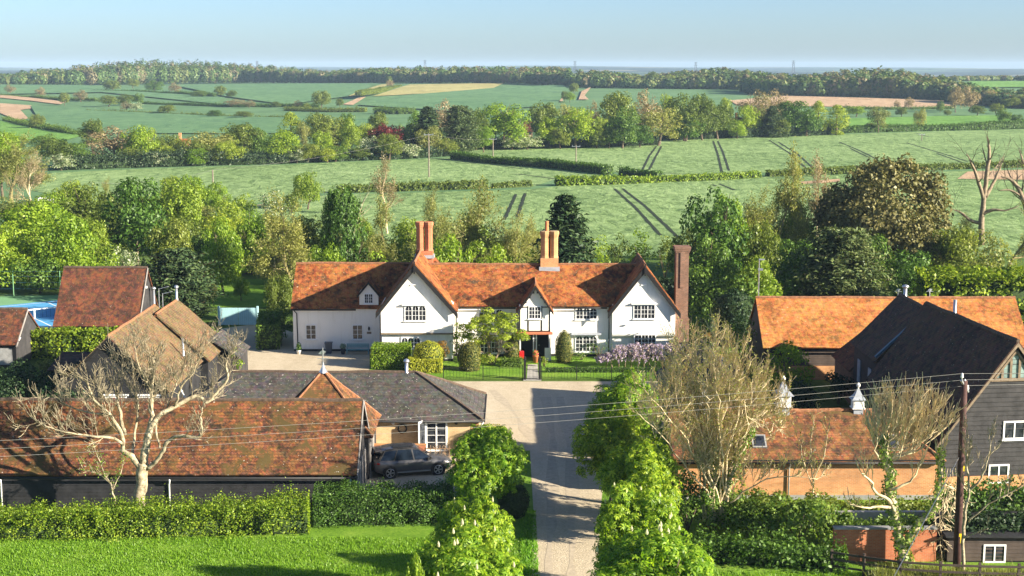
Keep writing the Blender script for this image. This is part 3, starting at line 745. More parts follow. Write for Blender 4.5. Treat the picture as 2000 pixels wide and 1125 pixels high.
# the fields
FIELDS = [
    ('wheat_field', [(60, 372), (100, 338), (300, 329), (560, 322), (880, 308), (1200, 340), (1080, 352), (1038, 366), (640, 376), (480, 400), (300, 420)], 'crop', 'pale green wheat field below the tree belt'),
    ('wheat_field', [(430, 455), (480, 405), (640, 381), (1038, 370), (1090, 364), (1480, 346), (2060, 329), (2600, 322), (2600, 505), (1700, 500), (1200, 500), (800, 480)], 'crop', 'large green wheat field right behind the white house'),
    ('wheat_field', [(880, 303), (900, 293), (1200, 287), (1300, 274), (1500, 268), (1650, 262), (2060, 251), (2500, 246), (2500, 316), (2080, 322), (1480, 338), (1300, 343), (1195, 336)], 'crop', 'green wheat field with tractor tracks beyond the long hedge'),
]
for nm, pts, mt, lb in FIELDS: drape(nm, pxp(*pts), mt, 0.05, 14, label=lb)
FAR = [
    ('pasture', [(1655, 257), (1660, 232), (1840, 227), (1972, 226), (1975, 249)], 'cropgrass', 'bright green pasture beyond the wheat'),
    ('ploughed_field', [(1425, 197), (1530, 188), (1700, 192), (1860, 198), (1860, 211), (1740, 211), (1560, 208), (1440, 206)], 'soil', 'pinkish bare field below the long wood'),
    ('stubble_field', [(728, 189), (800, 166), (985, 163), (950, 180), (820, 184)], 'tan', 'tan stubble field on the hill'),
    ('stubble_field', [(672, 188), (690, 184), (745, 166), (770, 164), (700, 189)], 'tan', 'narrow tan strip beside the hillside track'),
    ('stubble_field', [(670, 205), (700, 192), (715, 190), (690, 206)], 'soil', 'bare corner of the hillside track'),
    ('ploughed_field', [(0, 192), (0, 186), (60, 192), (130, 200), (118, 205), (60, 198)], 'soil', 'bare pink strip on the left hillside'),
    ('ploughed_field', [(0, 222), (0, 203), (60, 207), (70, 212), (40, 216), (55, 232), (40, 238)], 'soil', 'trodden bare patch on the left hillside'),
    ('pasture', [(0, 272), (0, 236), (70, 252), (160, 266), (130, 275)], 'cropgrass', 'bright green pasture at the left edge'),
    ('pasture', [(1850, 172), (2050, 172), (2050, 160), (1900, 160)], 'cropgrass', 'far pale pasture at the right'),
    ('farm_track', [(1130, 196), (1136, 180), (1155, 171), (1150, 178), (1142, 188), (1150, 196)], 'soil', None),
    ('farm_track', [(1083, 200), (1100, 200), (1098, 184), (1090, 184)], 'soil', None),
    ('wheat_field', [(0, 167), (160, 168), (350, 182), (440, 192), (420, 204), (200, 182), (0, 186)], 'croplow', 'blue-green wheat field below the left wood'),
    ('wheat_field', [(60, 209), (200, 215), (420, 226), (730, 232), (700, 262), (300, 262), (160, 262), (80, 240)], 'croplow', 'dark green wheat field above the tree belt'),
    ('wheat_field', [(330, 168), (620, 165), (740, 165), (680, 190), (560, 206), (440, 190)], 'croplow', 'smooth green field on the left of the stubble'),
    ('wheat_field', [(700, 207), (740, 192), (990, 172), (1100, 168), (1110, 178), (1085, 208), (900, 220)], 'croplow', 'smooth green field below the stubble'),
]
for k, (nm, pts, mt, lb) in enumerate(FAR): drape(nm, pxp(*pts), mt, 0.10 + 0.012 * k, 30, label=lb)

def strip(name, pxs, width, mat, off=0.09, n=14, jag=0.1):
    """a worn strip following points on the land"""
    rnd = random.Random(len(pxs) * 7 + int(pxs[0][0])); ctrl = pxp(*pxs); mb = MB(); pts = []
    for a, b in zip(ctrl, ctrl[1:]):
        m = max(2, int((b - a).length / 2.5))
        for k in range(m): pts.append(a.lerp(b, k / m))
    pts.append(ctrl[-1]); L_, R_ = [], []
    for k, p in enumerate(pts):
        d = pts[min(k + 1, len(pts) - 1)] - pts[max(k - 1, 0)]; d.normalize(); nrm = Vector((d.y, -d.x, 0))
        w = width * (0.5 + jag * rnd.uniform(-1, 1)); q = p + nrm * rnd.uniform(-0.06, 0.06)
        for s, arr in ((-1, L_), (1, R_)):
            u = q + nrm * w * s; arr.append((u.x, u.y, H(u.x, u.y) + off))
    for k in range(len(pts) - 1): mb.poly([L_[k], R_[k], R_[k + 1], L_[k + 1]])
    o = mb.build(name, mat); return tag(o, kind='structure')
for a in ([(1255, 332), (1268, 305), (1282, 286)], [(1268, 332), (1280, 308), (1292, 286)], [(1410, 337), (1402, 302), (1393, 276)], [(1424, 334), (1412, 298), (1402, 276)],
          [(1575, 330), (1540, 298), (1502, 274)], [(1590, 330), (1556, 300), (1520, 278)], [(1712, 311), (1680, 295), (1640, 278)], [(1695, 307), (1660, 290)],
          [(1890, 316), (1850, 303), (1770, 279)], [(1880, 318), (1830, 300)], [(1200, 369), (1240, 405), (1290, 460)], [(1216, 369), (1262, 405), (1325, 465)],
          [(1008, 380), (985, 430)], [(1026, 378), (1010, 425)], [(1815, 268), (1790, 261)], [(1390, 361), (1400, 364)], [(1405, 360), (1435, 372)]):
    strip('tractor_track', a, 0.62, 'wheeling')  # dark strips carry painted groove shade, no real groove is cut
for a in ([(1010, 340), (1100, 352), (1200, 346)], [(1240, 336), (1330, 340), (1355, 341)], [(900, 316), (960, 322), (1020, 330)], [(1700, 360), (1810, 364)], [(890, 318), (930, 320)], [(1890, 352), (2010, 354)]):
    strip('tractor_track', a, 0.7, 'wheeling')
for a in ([(1068, 1300), (1072, 1100), (1078, 960), (1080, 850), (1066, 775)], [(1118, 1300), (1116, 1100), (1117, 960), (1112, 850), (1092, 775)], [(1040, 860), (1000, 800), (960, 762)]): strip('wheel_track', a, 0.5, 'gravelworn', .016, jag=.4)
strip('field_path', [(420, 410), (470, 404), (520, 400)], 1.5, 'wornsoil')
drape('bare_patch', pxp((1870, 350), (1890, 336), (2010, 332), (2010, 352)), 'soil', 0.12, 14)
drape('bare_patch', pxp((1560, 356), (1640, 350), (1640, 356), (1570, 360)), 'soil', 0.12, 14)

# ------------------------------------------------------------------ building helpers
def roof_gable(x0, x1, y0, y1, ze, zr, axis='x', eo=0.3, vo=0.2, th=0.13, amp=0.03, sides=(0, 1), rx=None):
    mb = MB()
    if axis == 'x':
        ym = (y0 + y1) / 2 if rx is None else rx; A0, A1 = x0 - vo, x1 + vo
        m0 = (zr - ze) / (ym - y0); m1 = (zr - ze) / (y1 - ym)
        if 0 in sides: mb.slope((A0, y0 - eo, ze - eo * m0), (A1, y0 - eo, ze - eo * m0), (A1, ym, zr), (A0, ym, zr), th, amp)
        if 1 in sides: mb.slope((A1, y1 + eo, ze - eo * m1), (A0, y1 + eo, ze - eo * m1), (A0, ym, zr), (A1, ym, zr), th, amp)
    else:
        xm = (x0 + x1) / 2 if rx is None else rx; B0, B1 = y0 - vo, y1 + vo
        m0 = (zr - ze) / (xm - x0); m1 = (zr - ze) / (x1 - xm)
        if 0 in sides: mb.slope((x0 - eo, B1, ze - eo * m0), (x0 - eo, B0, ze - eo * m0), (xm, B0, zr), (xm, B1, zr), th, amp)
        if 1 in sides: mb.slope((x1 + eo, B0, ze - eo * m1), (x1 + eo, B1, ze - eo * m1), (xm, B1, zr), (xm, B0, zr), th, amp)
    return mb

def gable_prism(mb, x0, x1, y0, y1, ze, zr, axis):
    """solid gable body above the eaves, a little under the tiles"""
    d = 0.10
    if axis == 'y':
        xm = (x0 + x1) / 2
        mb.prism([(x0, y0, ze - d), (x1, y0, ze - d), (xm, y0, zr - d * 1.6)], (0, y1 - y0, 0))
    else:
        ym = (y0 + y1) / 2
        mb.prism([(x0, y1, ze - d), (x0, y0, ze - d), (x0, ym, zr - d * 1.6)], (x1 - x0, 0, 0))

def window(parent, x0, x1, z0, z1, y, lights=2, rows=3, cols=2, arched=False, sill=True, frame='white', name='window', proud=0.06, fw=0.075, hood=None):
    """casement facing -y"""
    f = MB(); yb, yf = y + 0.02, y - proud
    f.box(x0, x0 + fw, yf, yb, z0, z1); f.box(x1 - fw, x1, yf, yb, z0, z1)
    f.box(x0 + fw, x1 - fw, yf, yb, z1 - fw, z1); f.box(x0 + fw, x1 - fw, yf, yb, z0, z0 + fw)
    W = (x1 - x0 - 2 * fw); lw = W / lights; mw = fw * 0.8; bw = 0.028
    for i in range(lights):
        a = x0 + fw + i * lw; b = a + lw
        if i: f.box(a - mw / 2, a + mw / 2, yf, yb, z0 + fw, z1 - fw)
        for c in range(1, cols): f.box(a + lw * c / cols - bw / 2, a + lw * c / cols + bw / 2, yf + 0.02, yb - 0.02, z0 + fw, z1 - fw)
        for r in range(1, rows):
            zz = z0 + fw + (z1 - z0 - 2 * fw) * r / rows; f.box(a, b, yf + 0.023, yb - 0.023, zz - bw / 2, zz + bw / 2)
        if arched:
            rr = lw / 2 - mw / 2; zc = z1 - fw - rr; xc = (a + b) / 2
            for sgn in (-1, 1):
                arc = [(xc + sgn * rr * math.cos(t), yf + 0.004, zc + rr * math.sin(t)) for t in [k * math.pi / 16 for k in range(9)]]
                pts = [(xc + sgn * (rr + 0.03), yf + 0.004, z1 - fw)] + arc if sgn > 0 else [(xc - rr - 0.03, yf + 0.004, z1 - fw)] + arc
                pts = pts if sgn < 0 else pts[::-1]
                f.prism(pts, (0, 0.04, 0))
    if sill: f.box(x0 - 0.08, x1 + 0.08, yf - 0.07, yb, z0 - 0.07, z0 - 0.003)
    w = f.build(name, frame, parent)
    p = MB(); p.poly([(x0 + fw, y - 0.02, z0 + fw), (x1 - fw, y - 0.02, z0 + fw), (x1 - fw, y - 0.02, z1 - fw), (x0 + fw, y - 0.02, z1 - fw)])
    p.build('pane', 'glass', w)
    return w

def win_px(parent, a, b, c, d, Y, **k):
    """window from the pixel rectangle a..b, c..d on the wall plane Y"""
    return window(parent, PX(a, (c + d) / 2, Y), PX(b, (c + d) / 2, Y), PZ(d, Y), PZ(c, Y), Y, **k)

def pipe(parent, pts, r=0.045, mat='iron', name='downpipe'):
    return MB().tube(pts, r, 6).build(name, mat, parent, True)

def gutter(parent, a, b, r=0.07, mat='iron', name='gutter'):
    return MB().tube([a, b], r, 6).build(name, mat, parent, True)

def flue(parent, x, y, z0, z1, r=0.10, cowl=True, name='flue'):
    o = MB().lathe((x, y, 0), [(r * 1.8, z0), (r * 1.2, z0 + 0.15), (r, z0 + 0.2), (r, z1)], 10).build(name, 'steel', parent, True)
    if cowl: MB().lathe((x, y, 0), [(r * 1.6, z1 + 0.003), (r * 2.0, z1 + 0.08), (r * 1.4, z1 + 0.2), (0.02, z1 + 0.26)], 10).build('cowl', 'steel', o, True)
    return o

# ------------------------------------------------------------------ the white farmhouse
Ym, Yw, Yg, Y1 = 121.8, 124.1, 121.25, 119.6
house = thing('farmhouse', 'long white limewashed farmhouse with orange tile roofs, steep gables and tall brick chimneys', 'house', (-2.5, Ym, 0))
xl = PX(573, 650, Yw); xg0, xg1 = PX(744, 620, Y1), PX(885, 620, Y1); xm1 = PX(1200, 620, Ym); xr0, xr1 = PX(1196, 620, Yg), PX(1319, 620, Yg)
yrw = Yw + 3.5; zrw = PZ(514, yrw)
def eave(py, Y, o, zr, half): return (PZ(py, Y - o) + o * zr / half) / (1 + o / half)
zew = eave(602, Yw, 0.3, zrw, 3.5)
yrm = Ym + 3.4; zrm = PZ(516, yrm); zem = eave(598, Ym, 0.3, zrm, 3.4)
apx1, apz1 = PX(809, 513, Y1 - 0.35), PZ(513, Y1 - 0.35); gz1 = PZ(598, Y1 - 0.35); gz = PZ(598, Yg - 0.35)
apx2, apz2 = PX(1260, 517, Yg - 0.35), PZ(517, Yg - 0.35)
# walls
w = MB(); w.box(xl, xg0 + 0.5, Yw, Yw + 7, 0.22, zew - 0.02); gable_prism(w, xl, xg0 + 3, Yw, Yw + 7, zew, zrw, 'x'); w.build('wall', 'render', house)
w = MB(); w.box(xg1 - 0.4, xr0 + 0.4, Ym, Ym + 6.8, 0.25, zem - 0.02); w.build('wall', 'render', house)
zj1 = PZ(651, Y1)
w = MB(); w.box(xg0, xg1, Y1, Y1 + 9, zj1, gz1); w.prism([(xg0, Y1, gz1), (xg1, Y1, gz1), (apx1, Y1, apz1 - 0.22)], (0, 8, 0)); w.box(xg0 + 0.05, xg1 - 0.05, Y1 + 0.25, Y1 + 9, 0.2, zj1)
w.build('wall', 'render', house)
w = MB(); w.box(xg0 - 0.03, xg1 + 0.03, Y1 - 0.04, Y1 + 0.3, zj1 - 0.10, zj1 + 0.03); w.build('jetty_beam', 'oak', house)
zj2 = PZ(652, Yg)
w = MB(); w.box(xr0, xr1, Yg, Yg + 8, zj2, gz); w.prism([(xr0, Yg, gz), (xr1, Yg, gz), (apx2, Yg, apz2 - 0.22)], (0, 7, 0)); w.box(xr0 + 0.05, xr1 - 0.05, Yg + 0.42, Yg + 8, 0.2, zj2 - 0.36)
cv = [(xr0 + 0.02, Yg + 0.02, zj2)] + [(xr0 + 0.02, Yg + 0.02 + 0.40 * (1 - math.cos(k * math.pi / 12)), zj2 - 0.36 * math.sin(k * math.pi / 12)) for k in range(7)] + [(xr0 + 0.02, Yg + 0.8, zj2 - 0.36), (xr0 + 0.02, Yg + 0.8, zj2)]
w.prism(cv, (xr1 - xr0 - 0.04, 0, 0)); w.build('wall', 'render', house)
w = MB(); w.box(xl + 0.02, xg0 + 0.4, Yw + 0.03, Yw + 6.9, 0, 0.218); w.box(xg0 + 0.07, xg1 - 0.07, Y1 + 0.28, Y1 + 8, 0, 0.198); w.box(xg1, xr0, Ym + 0.03, Ym + 6, 0, 0.248); w.box(xr0 + 0.07, xr1 - 0.07, Yg + 0.45, Yg + 7, 0, 0.198); w.build('plinth', 'plinth', house)
# roofs
def add_roof(parent, mb, mat, ridges, rmat='ridge', r=0.11):
    o = mb.build('roof', mat, parent)
    rb = MB()
    for a, b in ridges: rb.ridge(a, b, r)
    if ridges: rb.build('ridge_tiles', rmat, o)
    return o
roof_w = add_roof(house, roof_gable(xl, apx1 - 0.3, Yw, Yw + 7, zew, zrw, 'x', 0.3, 0.15), 'tile_house', [((xl - 0.15, yrw, zrw), (apx1, yrw, zrw))])
roof_m = add_roof(house, roof_gable(apx1 + 0.3, apx2 - 0.3, Ym, Ym + 6.8, zem, zrm, 'x', 0.3, 0.0), 'tile_house', [((apx1, yrm, zrm), (apx2, yrm, zrm))])
roof_1 = add_roof(house, roof_gable(xg0, xg1, Y1, Y1 + 9.5, gz1, apz1, 'y', 0.42, 0.35, 0.16, rx=apx1), 'tile_house', [((apx1, Y1 - 0.35, apz1), (apx1, Y1 + 8.6, apz1))])
roof_2 = add_roof(house, roof_gable(xr0, xr1, Yg, Yg + 7, gz, apz2, 'y', 0.42, 0.35, 0.16, rx=apx2), 'tile_house', [((apx2, Yg - 0.35, apz2), (apx2, Yg + 7.2, apz2))])
yh = 128.4; hx, hz = PX(838, 491, yh), PZ(491, yh)
mb = MB(); ez = hz - 4.0
for a, b in (((-3.4, -3.4), (3.4, -3.4)), ((3.4, -3.4), (3.4, 3.4)), ((3.4, 3.4), (-3.4, 3.4)), ((-3.4, 3.4), (-3.4, -3.4))):
    mb.slope((hx + a[0], yh + a[1], ez), (hx + b[0], yh + b[1], ez), (hx, yh, hz), (hx, yh, hz), 0.1, 0.02)
roof_h = add_roof(house, mb, 'tile_house', [])
# barge boards and timbers
def barge(parent, xc, zc, xa, xb, za, y, mat='timber', depth=0.46, thick=0.06):
    zc += .09; za += .09
    b = MB()
    for xe in (xa, xb):
        b.prism([(xc, y, zc - 0.06), (xe, y, za - 0.02), (xe, y, za - 0.02 - depth), (xc, y, zc - 0.06 - depth * 1.25)] if xe < xc else [(xc, y, zc - 0.06), (xc, y, zc - 0.06 - depth * 1.25), (xe, y, za - 0.02 - depth), (xe, y, za - 0.02)], (0, -thick, 0))
    return b.build('bargeboard', mat, parent)
m1 = (apz1 - gz1) / (apx1 - xg0)
barge(roof_1, apx1, apz1 - 0.16, xg0 - 0.42, xg1 + 0.42, gz1 - 0.16 - 0.42 * m1, Y1 - 0.355)
m2 = (apz2 - gz) / (apx2 - xr0)
barge(roof_2, apx2, apz2 - 0.16, xr0 - 0.42, xr1 + 0.42, gz - 0.16 - 0.42 * m2, Yg - 0.355)
for ax_, az_, rf, Yq in ((apx1, apz1, roof_1, Y1), (apx2, apz2, roof_2, Yg)):
    MB().box(ax_ - 0.06, ax_ + 0.06, Yq - 0.50, Yq - 0.42, az_ - 0.95, az_ + 0.12).build('finial', 'timber', rf)
# porch
Yp = 120.25
xp0, xp1 = PX(1014, 620, Yp), PX(1075, 620, Yp); zp1 = PZ(600, Yp); apx3, apz3 = PX(1046, 556, Yp - 0.3), PZ(556, Yp - 0.3); zpj = PZ(649, Yp); xpm = (xp0 + xp1) / 2
w = MB(); w.box(xp0, xp1, Yp, Ym + 1, zpj + 0.06, zp1); w.prism([(xp0, Yp, zp1), (xp1, Yp, zp1), (apx3, Yp, apz3 - 0.2)], (0, 4.2, 0)); w.build('porch_wall', 'render', house)
w = MB()
for xx in (xp0 + 0.05, xp0 + (xp1 - xp0) * 0.29, xp0 + (xp1 - xp0) * 0.72, xp1 - 0.05): w.box(xx - 0.055, xx + 0.055, Yp - 0.025, Yp, zpj + 0.08, zp1 - 0.02 if xx in (xp0 + 0.05, xp1 - 0.05) else zp1 + 0.1)
w.box(xp0, xp1, Yp - 0.028, Yp, zp1 - 0.03, zp1 + 0.05); w.box(xp0, xp1, Yp - 0.028, Yp, zpj + 0.06, zpj + 0.15)
for sg in (-1, 1):
    for k in range(4):
        t = 0.15 + 0.24 * k; xx = apx3 + sg * (xp1 - xpm) * t; zz = apz3 - 0.3 - (apz3 - 0.25 - zp1) * t
        w.box(xx - 0.10, xx + 0.10, Yp - 0.03, Yp, zz - 0.25, zz + 0.05)
w.build('timber_frame', 'timber', house)
w = MB(); w.prism([(xp0 - 0.2, Yp - 0.32, zpj - 0.06), (xp1 + 0.2, Yp - 0.32, zpj - 0.06), (xp1 + 0.2, Yp, zpj + 0.05), (xp0 - 0.2, Yp, zpj + 0.05)], (0, 0, -0.09)); w.build('porch_canopy', 'redtrim', house)
roof_p = add_roof(house, roof_gable(xp0, xp1, Yp, Ym + 2.4, zp1, apz3, 'y', 0.28, 0.3, 0.13, rx=apx3), 'tile_house', [((apx3, Yp - 0.3, apz3), (apx3, Ym + 2.2, apz3))], r=0.09)
m3 = (apz3 - zp1) / (apx3 - xp0)
barge(roof_p, apx3, apz3 - 0.12, xp0 - 0.28, xp1 + 0.28, zp1 - 0.12 - 0.28 * m3, Yp - 0.305, depth=0.26)
w = MB()
for xx in (xp0 + 0.09, xpm - 0.10, xpm + 0.14, xp1 - 0.07): w.box(xx - 0.055, xx + 0.055, Yp + 0.05, Yp + 0.16, 0, zpj - 0.09)
w.build('porch_post', 'white', house)
w = MB(); w.box(xp0 - 0.02, xp0 + 0.03, Yp + 0.2, Ym, 0, zpj); w.box(xp1 - 0.03, xp1 + 0.02, Yp + 0.2, Ym, 0, zpj); w.box(xp0 + 0.03, xp1 - 0.03, Ym - 0.05, Ym - 0.005, 0, zpj - 0.05); w.build('porch_boarding', 'timber', house)
d = MB().box(xpm - 0.5, xpm + 0.5, Ym - 0.10, Ym - 0.055, 0.1, 2.1).build('front_door', 'timber', house)
MB().box(xpm + 0.38, xpm + 0.42, Ym - 0.14, Ym - 0.102, 1.0, 1.12).build('handle', 'steel', d)
# the little porch gate leaves in white
MB().box(PX(1066, 700, Yp) - 0.1, PX(1076, 700, Yp), Yp - 0.25, Yp - 0.2, 0, 1.15).build('porch_settle', 'white', house)
# dormer
Yd = Yw - 0.02
xd0, xd1 = PX(702, 590, Yd), PX(739, 590, Yd); dx, dz = (xd0 + xd1) / 2, PZ(548, Yd - 0.2); dz0 = PZ(571, Yd)
dm = MB(); dm.box(xd0, xd1, Yd, Yd + 2.6, zew - 0.3, dz0); dm.prism([(xd0, Yd, dz0), (xd1, Yd, dz0), (dx, Yd, dz - 0.12)], (0, 2.6, 0)); dorm = dm.build('dormer', 'render', house)
o = roof_gable(xd0, xd1, Yd, Yd + 3.0, dz0, dz, 'y', 0.16, 0.15, 0.1, rx=dx).build('dormer_roof', 'tile_house', dorm)
barge(dorm, dx, dz - 0.1, xd0 - 0.16, xd1 + 0.16, dz0 - 0.1 - 0.16 * (dz - dz0) / (dx - xd0), Yd - 0.155, depth=0.22)
# chimneys
def stack(parent, xc, yc, z0, z1, wx, wy, mat, cap=0.12, shafts=2, flash=None, pot=None):
    c = MB()
    bz = z0 + 0.22 * (z1 - z0) if shafts > 1 else z0
    if shafts > 1: c.box(xc - wx / 2, xc + wx / 2, yc - wy / 2, yc + wy / 2, z0 - 1.2, bz)
    sw = wx / shafts
    for i in range(shafts):
        x = xc - wx / 2 + sw * (i + 0.5)
        if shafts > 1:
            r = sw * 0.50
            c.lathe((x, yc, 0), [(r * 1.05, bz + 0.003), (r * 0.92, bz + 0.2), (r * 0.92, z1 - 0.55), (r * 1.0, z1 - 0.5), (r * 1.1, z1 - 0.35), (r * 1.16, z1 - 0.3), (r * 1.16, z1 - 0.06), (r * 1.05, z1)], 8)
        else:
            c.box(xc - wx / 2, xc + wx / 2, yc - wy / 2, yc + wy / 2, z0, z1 - 0.35); c.box(xc - wx / 2 - 0.07, xc + wx / 2 + 0.07, yc - wy / 2 - 0.07, yc + wy / 2 + 0.07, z1 - 0.35, z1 - 0.2)
            c.box(xc - wx / 2 - 0.14, xc + wx / 2 + 0.14, yc - wy / 2 - 0.14, yc + wy / 2 + 0.14, z1 - 0.2, z1)
    o = c.build('chimney', mat, parent)
    if flash: MB().box(xc - wx / 2 - 0.12, xc + wx / 2 + 0.12, yc - wy / 2 - 0.12, yc + wy / 2 + 0.12, flash[0], flash[1]).build('flashing', 'lead', o)
    if pot: MB().lathe((pot[0], yc, 0), [(0.2, pot[1]), (0.17, pot[1] + 0.1), (0.16, pot[2] - 0.1), (0.19, pot[2])], 10).build('chimney_pot', 'terracotta', o, True)
    return o
yc1 = 127.6
stack(roof_h, PX(829, 470, yc1), yc1, PZ(505, yc1), PZ(433, yc1), 1.55, 1.1, 'brick_red', flash=(PZ(503, yc1), PZ(497, yc1)))
yc2 = yrm
stack(roof_m, PX(1073, 480, yc2), yc2, PZ(518, yc2), PZ(451, yc2), 1.6, 1.0, 'brick', flash=(PZ(530, yc2) - 0.3, PZ(520, yc2)), pot=(PX(1068, 440, yc2), PZ(452, yc2), PZ(432, yc2)))
yc3 = 122.6
zt3 = PZ(481, yc3); c3 = MB(); cx3 = PX(1331, 560, yc3)
c3.box(cx3 - 0.72, cx3 + 0.66, yc3 - 0.6, yc3 + 1.0, 0, PZ(620, yc3)); c3.box(cx3 - 0.55, cx3 + 0.55, yc3 - 0.5, yc3 + 0.7, PZ(620, yc3), zt3 - 0.5)
c3.box(cx3 - 0.20, cx3 + 0.20, yc3 - 0.58, yc3 - 0.5, PZ(560, yc3), zt3 - 0.5)
for k, e in enumerate((0.06, 0.12, 0.16)): c3.box(cx3 - 0.55 - e, cx3 + 0.55 + e, yc3 - 0.5 - e, yc3 + 0.7 + e, zt3 - 0.5 + 0.167 * k, zt3 - 0.5 + 0.167 * (k + 1))
c3.build('chimney', 'brick_old', roof_2)
# windows
win_px(house, 597, 618, 634, 663, Yw, lights=2, rows=3, cols=1)
win_px(house, 688, 709, 634, 663, Yw, lights=2, rows=3, cols=1)
win_px(dorm, 711, 729, 573, 593, Yd, lights=2, rows=3, cols=2)
for a, b, c, d, Y, k in ((790, 833, 596, 627, Y1, dict(lights=3, rows=3, cols=2, arched=True)), (783, 822, 658, 681, Y1 + 0.25, dict(lights=3, rows=2, cols=2, arched=True)),
                         (935, 985, 603, 625, Ym, dict(lights=3, rows=3, cols=2, arched=True)), (930, 975, 657, 690, Ym, dict(lights=3, rows=3, cols=2, arched=True)),
                         (1032, 1057, 598, 623, Yp, dict(lights=2, rows=3, cols=2)), (1124, 1167, 600, 624, Ym, dict(lights=3, rows=3, cols=2, arched=True)), (1123, 1167, 655, 687, Ym, dict(lights=3, rows=4, cols=2, arched=True)),
                         (1237, 1280, 595, 623, Yg, dict(lights=3, rows=3, cols=2))):
    win_px(house, a, b, c, d, Y, **k)
# bay window low on the right gable
bx0, bx1, bz0, bz1 = PX(1238, 670, Yg), PX(1281, 670, Yg), PZ(686, Yg), PZ(653, Yg)
window(house, bx0, bx1, bz0, bz1, Yg + 0.06, lights=3, rows=4, cols=2, proud=0.1, name='bay_window')
# pediments and hoods
for (a, b, c, d, Y) in ((785, 836, 584, 596, Y1), (1233, 1284, 583, 594, Yg)):
    x0, x1, z0, z1 = PX(a, c, Y), PX(b, c, Y), PZ(d, Y), PZ(c, Y)
    MB().prism([(x0, Y - 0.24, z0), (x1, Y - 0.24, z0), (x1, Y - 0.24, z0 + 0.1), ((x0 + x1) / 2, Y - 0.24, z1), (x0, Y - 0.24, z0 + 0.1)], (0, 0.26, 0)).build('pediment', 'white', house)
x0, x1, z0 = PX(1116, 652, Ym), PX(1174, 652, Ym), PZ(652, Ym)
MB().prism([(x0, Ym - 0.4, z0), (x1, Ym - 0.4, z0), (x1, Ym, z0 + 0.14), (x0, Ym, z0 + 0.14)], (0, 0, -0.05)).build('window_hood', 'lead', house)
# gutters, downpipes, lamp, name plate
gutter(house, (xl - 0.1, Yw - 0.36, zew - 0.42), (xd0 - 0.3, Yw - 0.36, zew - 0.42))
gutter(house, (xg1 + 0.4, Ym - 0.36, zem - 0.42), (xp0 - 0.3, Ym - 0.36, zem - 0.42)); gutter(house, (xp1 + 0.35, Ym - 0.36, zem - 0.42), (xr0 - 0.45, Ym - 0.36, zem - 0.42))
pipe(house, [(xl + 0.1, Yw - 0.36, zew - 0.4), (xl + 0.35, Yw - 0.08, zew - 0.8), (xl + 0.4, Yw - 0.06, 0.1)])
pipe(house, [(xg0 - 0.08, Y1 + 0.1, gz - 0.6), (xg0 - 0.08, Y1 + 0.1, 0.1)]); pipe(house, [(xg1 + 0.2, Ym - 0.06, zem - 0.5), (xg1 + 0.2, Ym - 0.06, 0.1)])
pipe(house, [(xr0 - 0.25, Ym - 0.07, zem - 0.4), (xr0 - 0.25, Ym - 0.07, 0.1)]); pipe(house, [(xp0 - 0.1, Yp + 0.05, zp1), (xp0 - 0.1, Yp + 0.05, 0.1)], 0.04)
xq = PX(721, 650, Yw); MB().box(xq - 0.2, xq + 0.2, Yw - 0.03, Yw - 0.002, PZ(652, Yw), PZ(648, Yw)).build('house_name_plate', 'oak', house)
MB().lathe((xq, Yw - 0.12, PZ(645, Yw)), [(0.05, 0), (0.09, 0.1), (0.09, 0.25), (0.02, 0.36)], 8).build('wall_lantern', 'iron', house)
for a, Yg in ((808, Y1), (1258, Yg)):
    xx = PX(a, 556, Yg); MB().prism([(xx - 0.28, Yg - 0.10, PZ(558, Yg)), (xx + 0.22, Yg - 0.10, PZ(556, Yg)), (xx + 0.22, Yg - 0.02, PZ(554, Yg)), (xx - 0.28, Yg - 0.02, PZ(556, Yg))], (0, 0, 0.04)).build('wall_bracket', 'render', house)
# ------------------------------------------------------------------ farm buildings
def solid(parent, x0, x1, y0, y1, z1, mat, ze=None, zr=None, axis=None, name='wall', z0=0.0):
    w = MB(); w.box(x0, x1, y0, y1, z0, z1 - 0.1)
    if axis: gable_prism(w, x0, x1, y0, y1, z1, zr, axis)
    return w.build(name, mat, parent)
def gspan(ze, zr, inset=0.0):
    return lambda z: (0, 1) if z <= ze else ((z - ze) / (zr - ze) / 2 * 0.995, 1 - (z - ze) / (zr - ze) / 2 * 0.995)

# long foreground barn
YB = 78.6; bx0, bx1 = -31.5, PX(691, 900, YB); bze = PZ(917, YB - 0.3); byr = YB + 3.6; bzr = PZ(781, byr)
barn = thing('timber_barn', 'long low black boarded barn with a mossy orange tile roof behind the lawn hedge', 'barn', ((bx0 + bx1) / 2, YB, 0))
solid(barn, bx0, bx1, YB + 0.02, YB + 7.2, bze, 'board', axis='x', zr=bzr)
w = MB(); w.boards((bx0, YB), (bx1, YB), 0.1, bze - 0.2); w.build('front_boarding', 'board', barn)
w = MB(); w.boards((bx1 + 0.02, YB), (bx1 + 0.02, YB + 7.2), 0.1, bzr - 0.3, gspan(bze - 0.1, bzr - 0.2)); w.build('gable_boarding', 'board_grey', barn)
rf = add_roof(barn, roof_gable(bx0, bx1, YB, YB + 7.2, bze, bzr, 'x', 0.35, 0.2, 0.13, 0.06), 'tile_barn', [((bx0 - 0.2, byr, bzr), (bx1 + 0.2, byr, bzr))], 'ridge_dark')
v = MB(); v.bar((bx1 + 0.24, YB - 0.36, bze - 0.40), (bx1 + 0.24, byr, bzr - 0.08), 0.05, 0.22); v.bar((bx1 + 0.24, YB + 7.5, bze - 0.40), (bx1 + 0.24, byr, bzr - 0.08), 0.05, 0.22); v.build('bargeboard', 'greywood', rf)
gutter(barn, (bx0, YB - 0.42, bze - 0.48), (bx1 + 0.1, YB - 0.42, bze - 0.48))
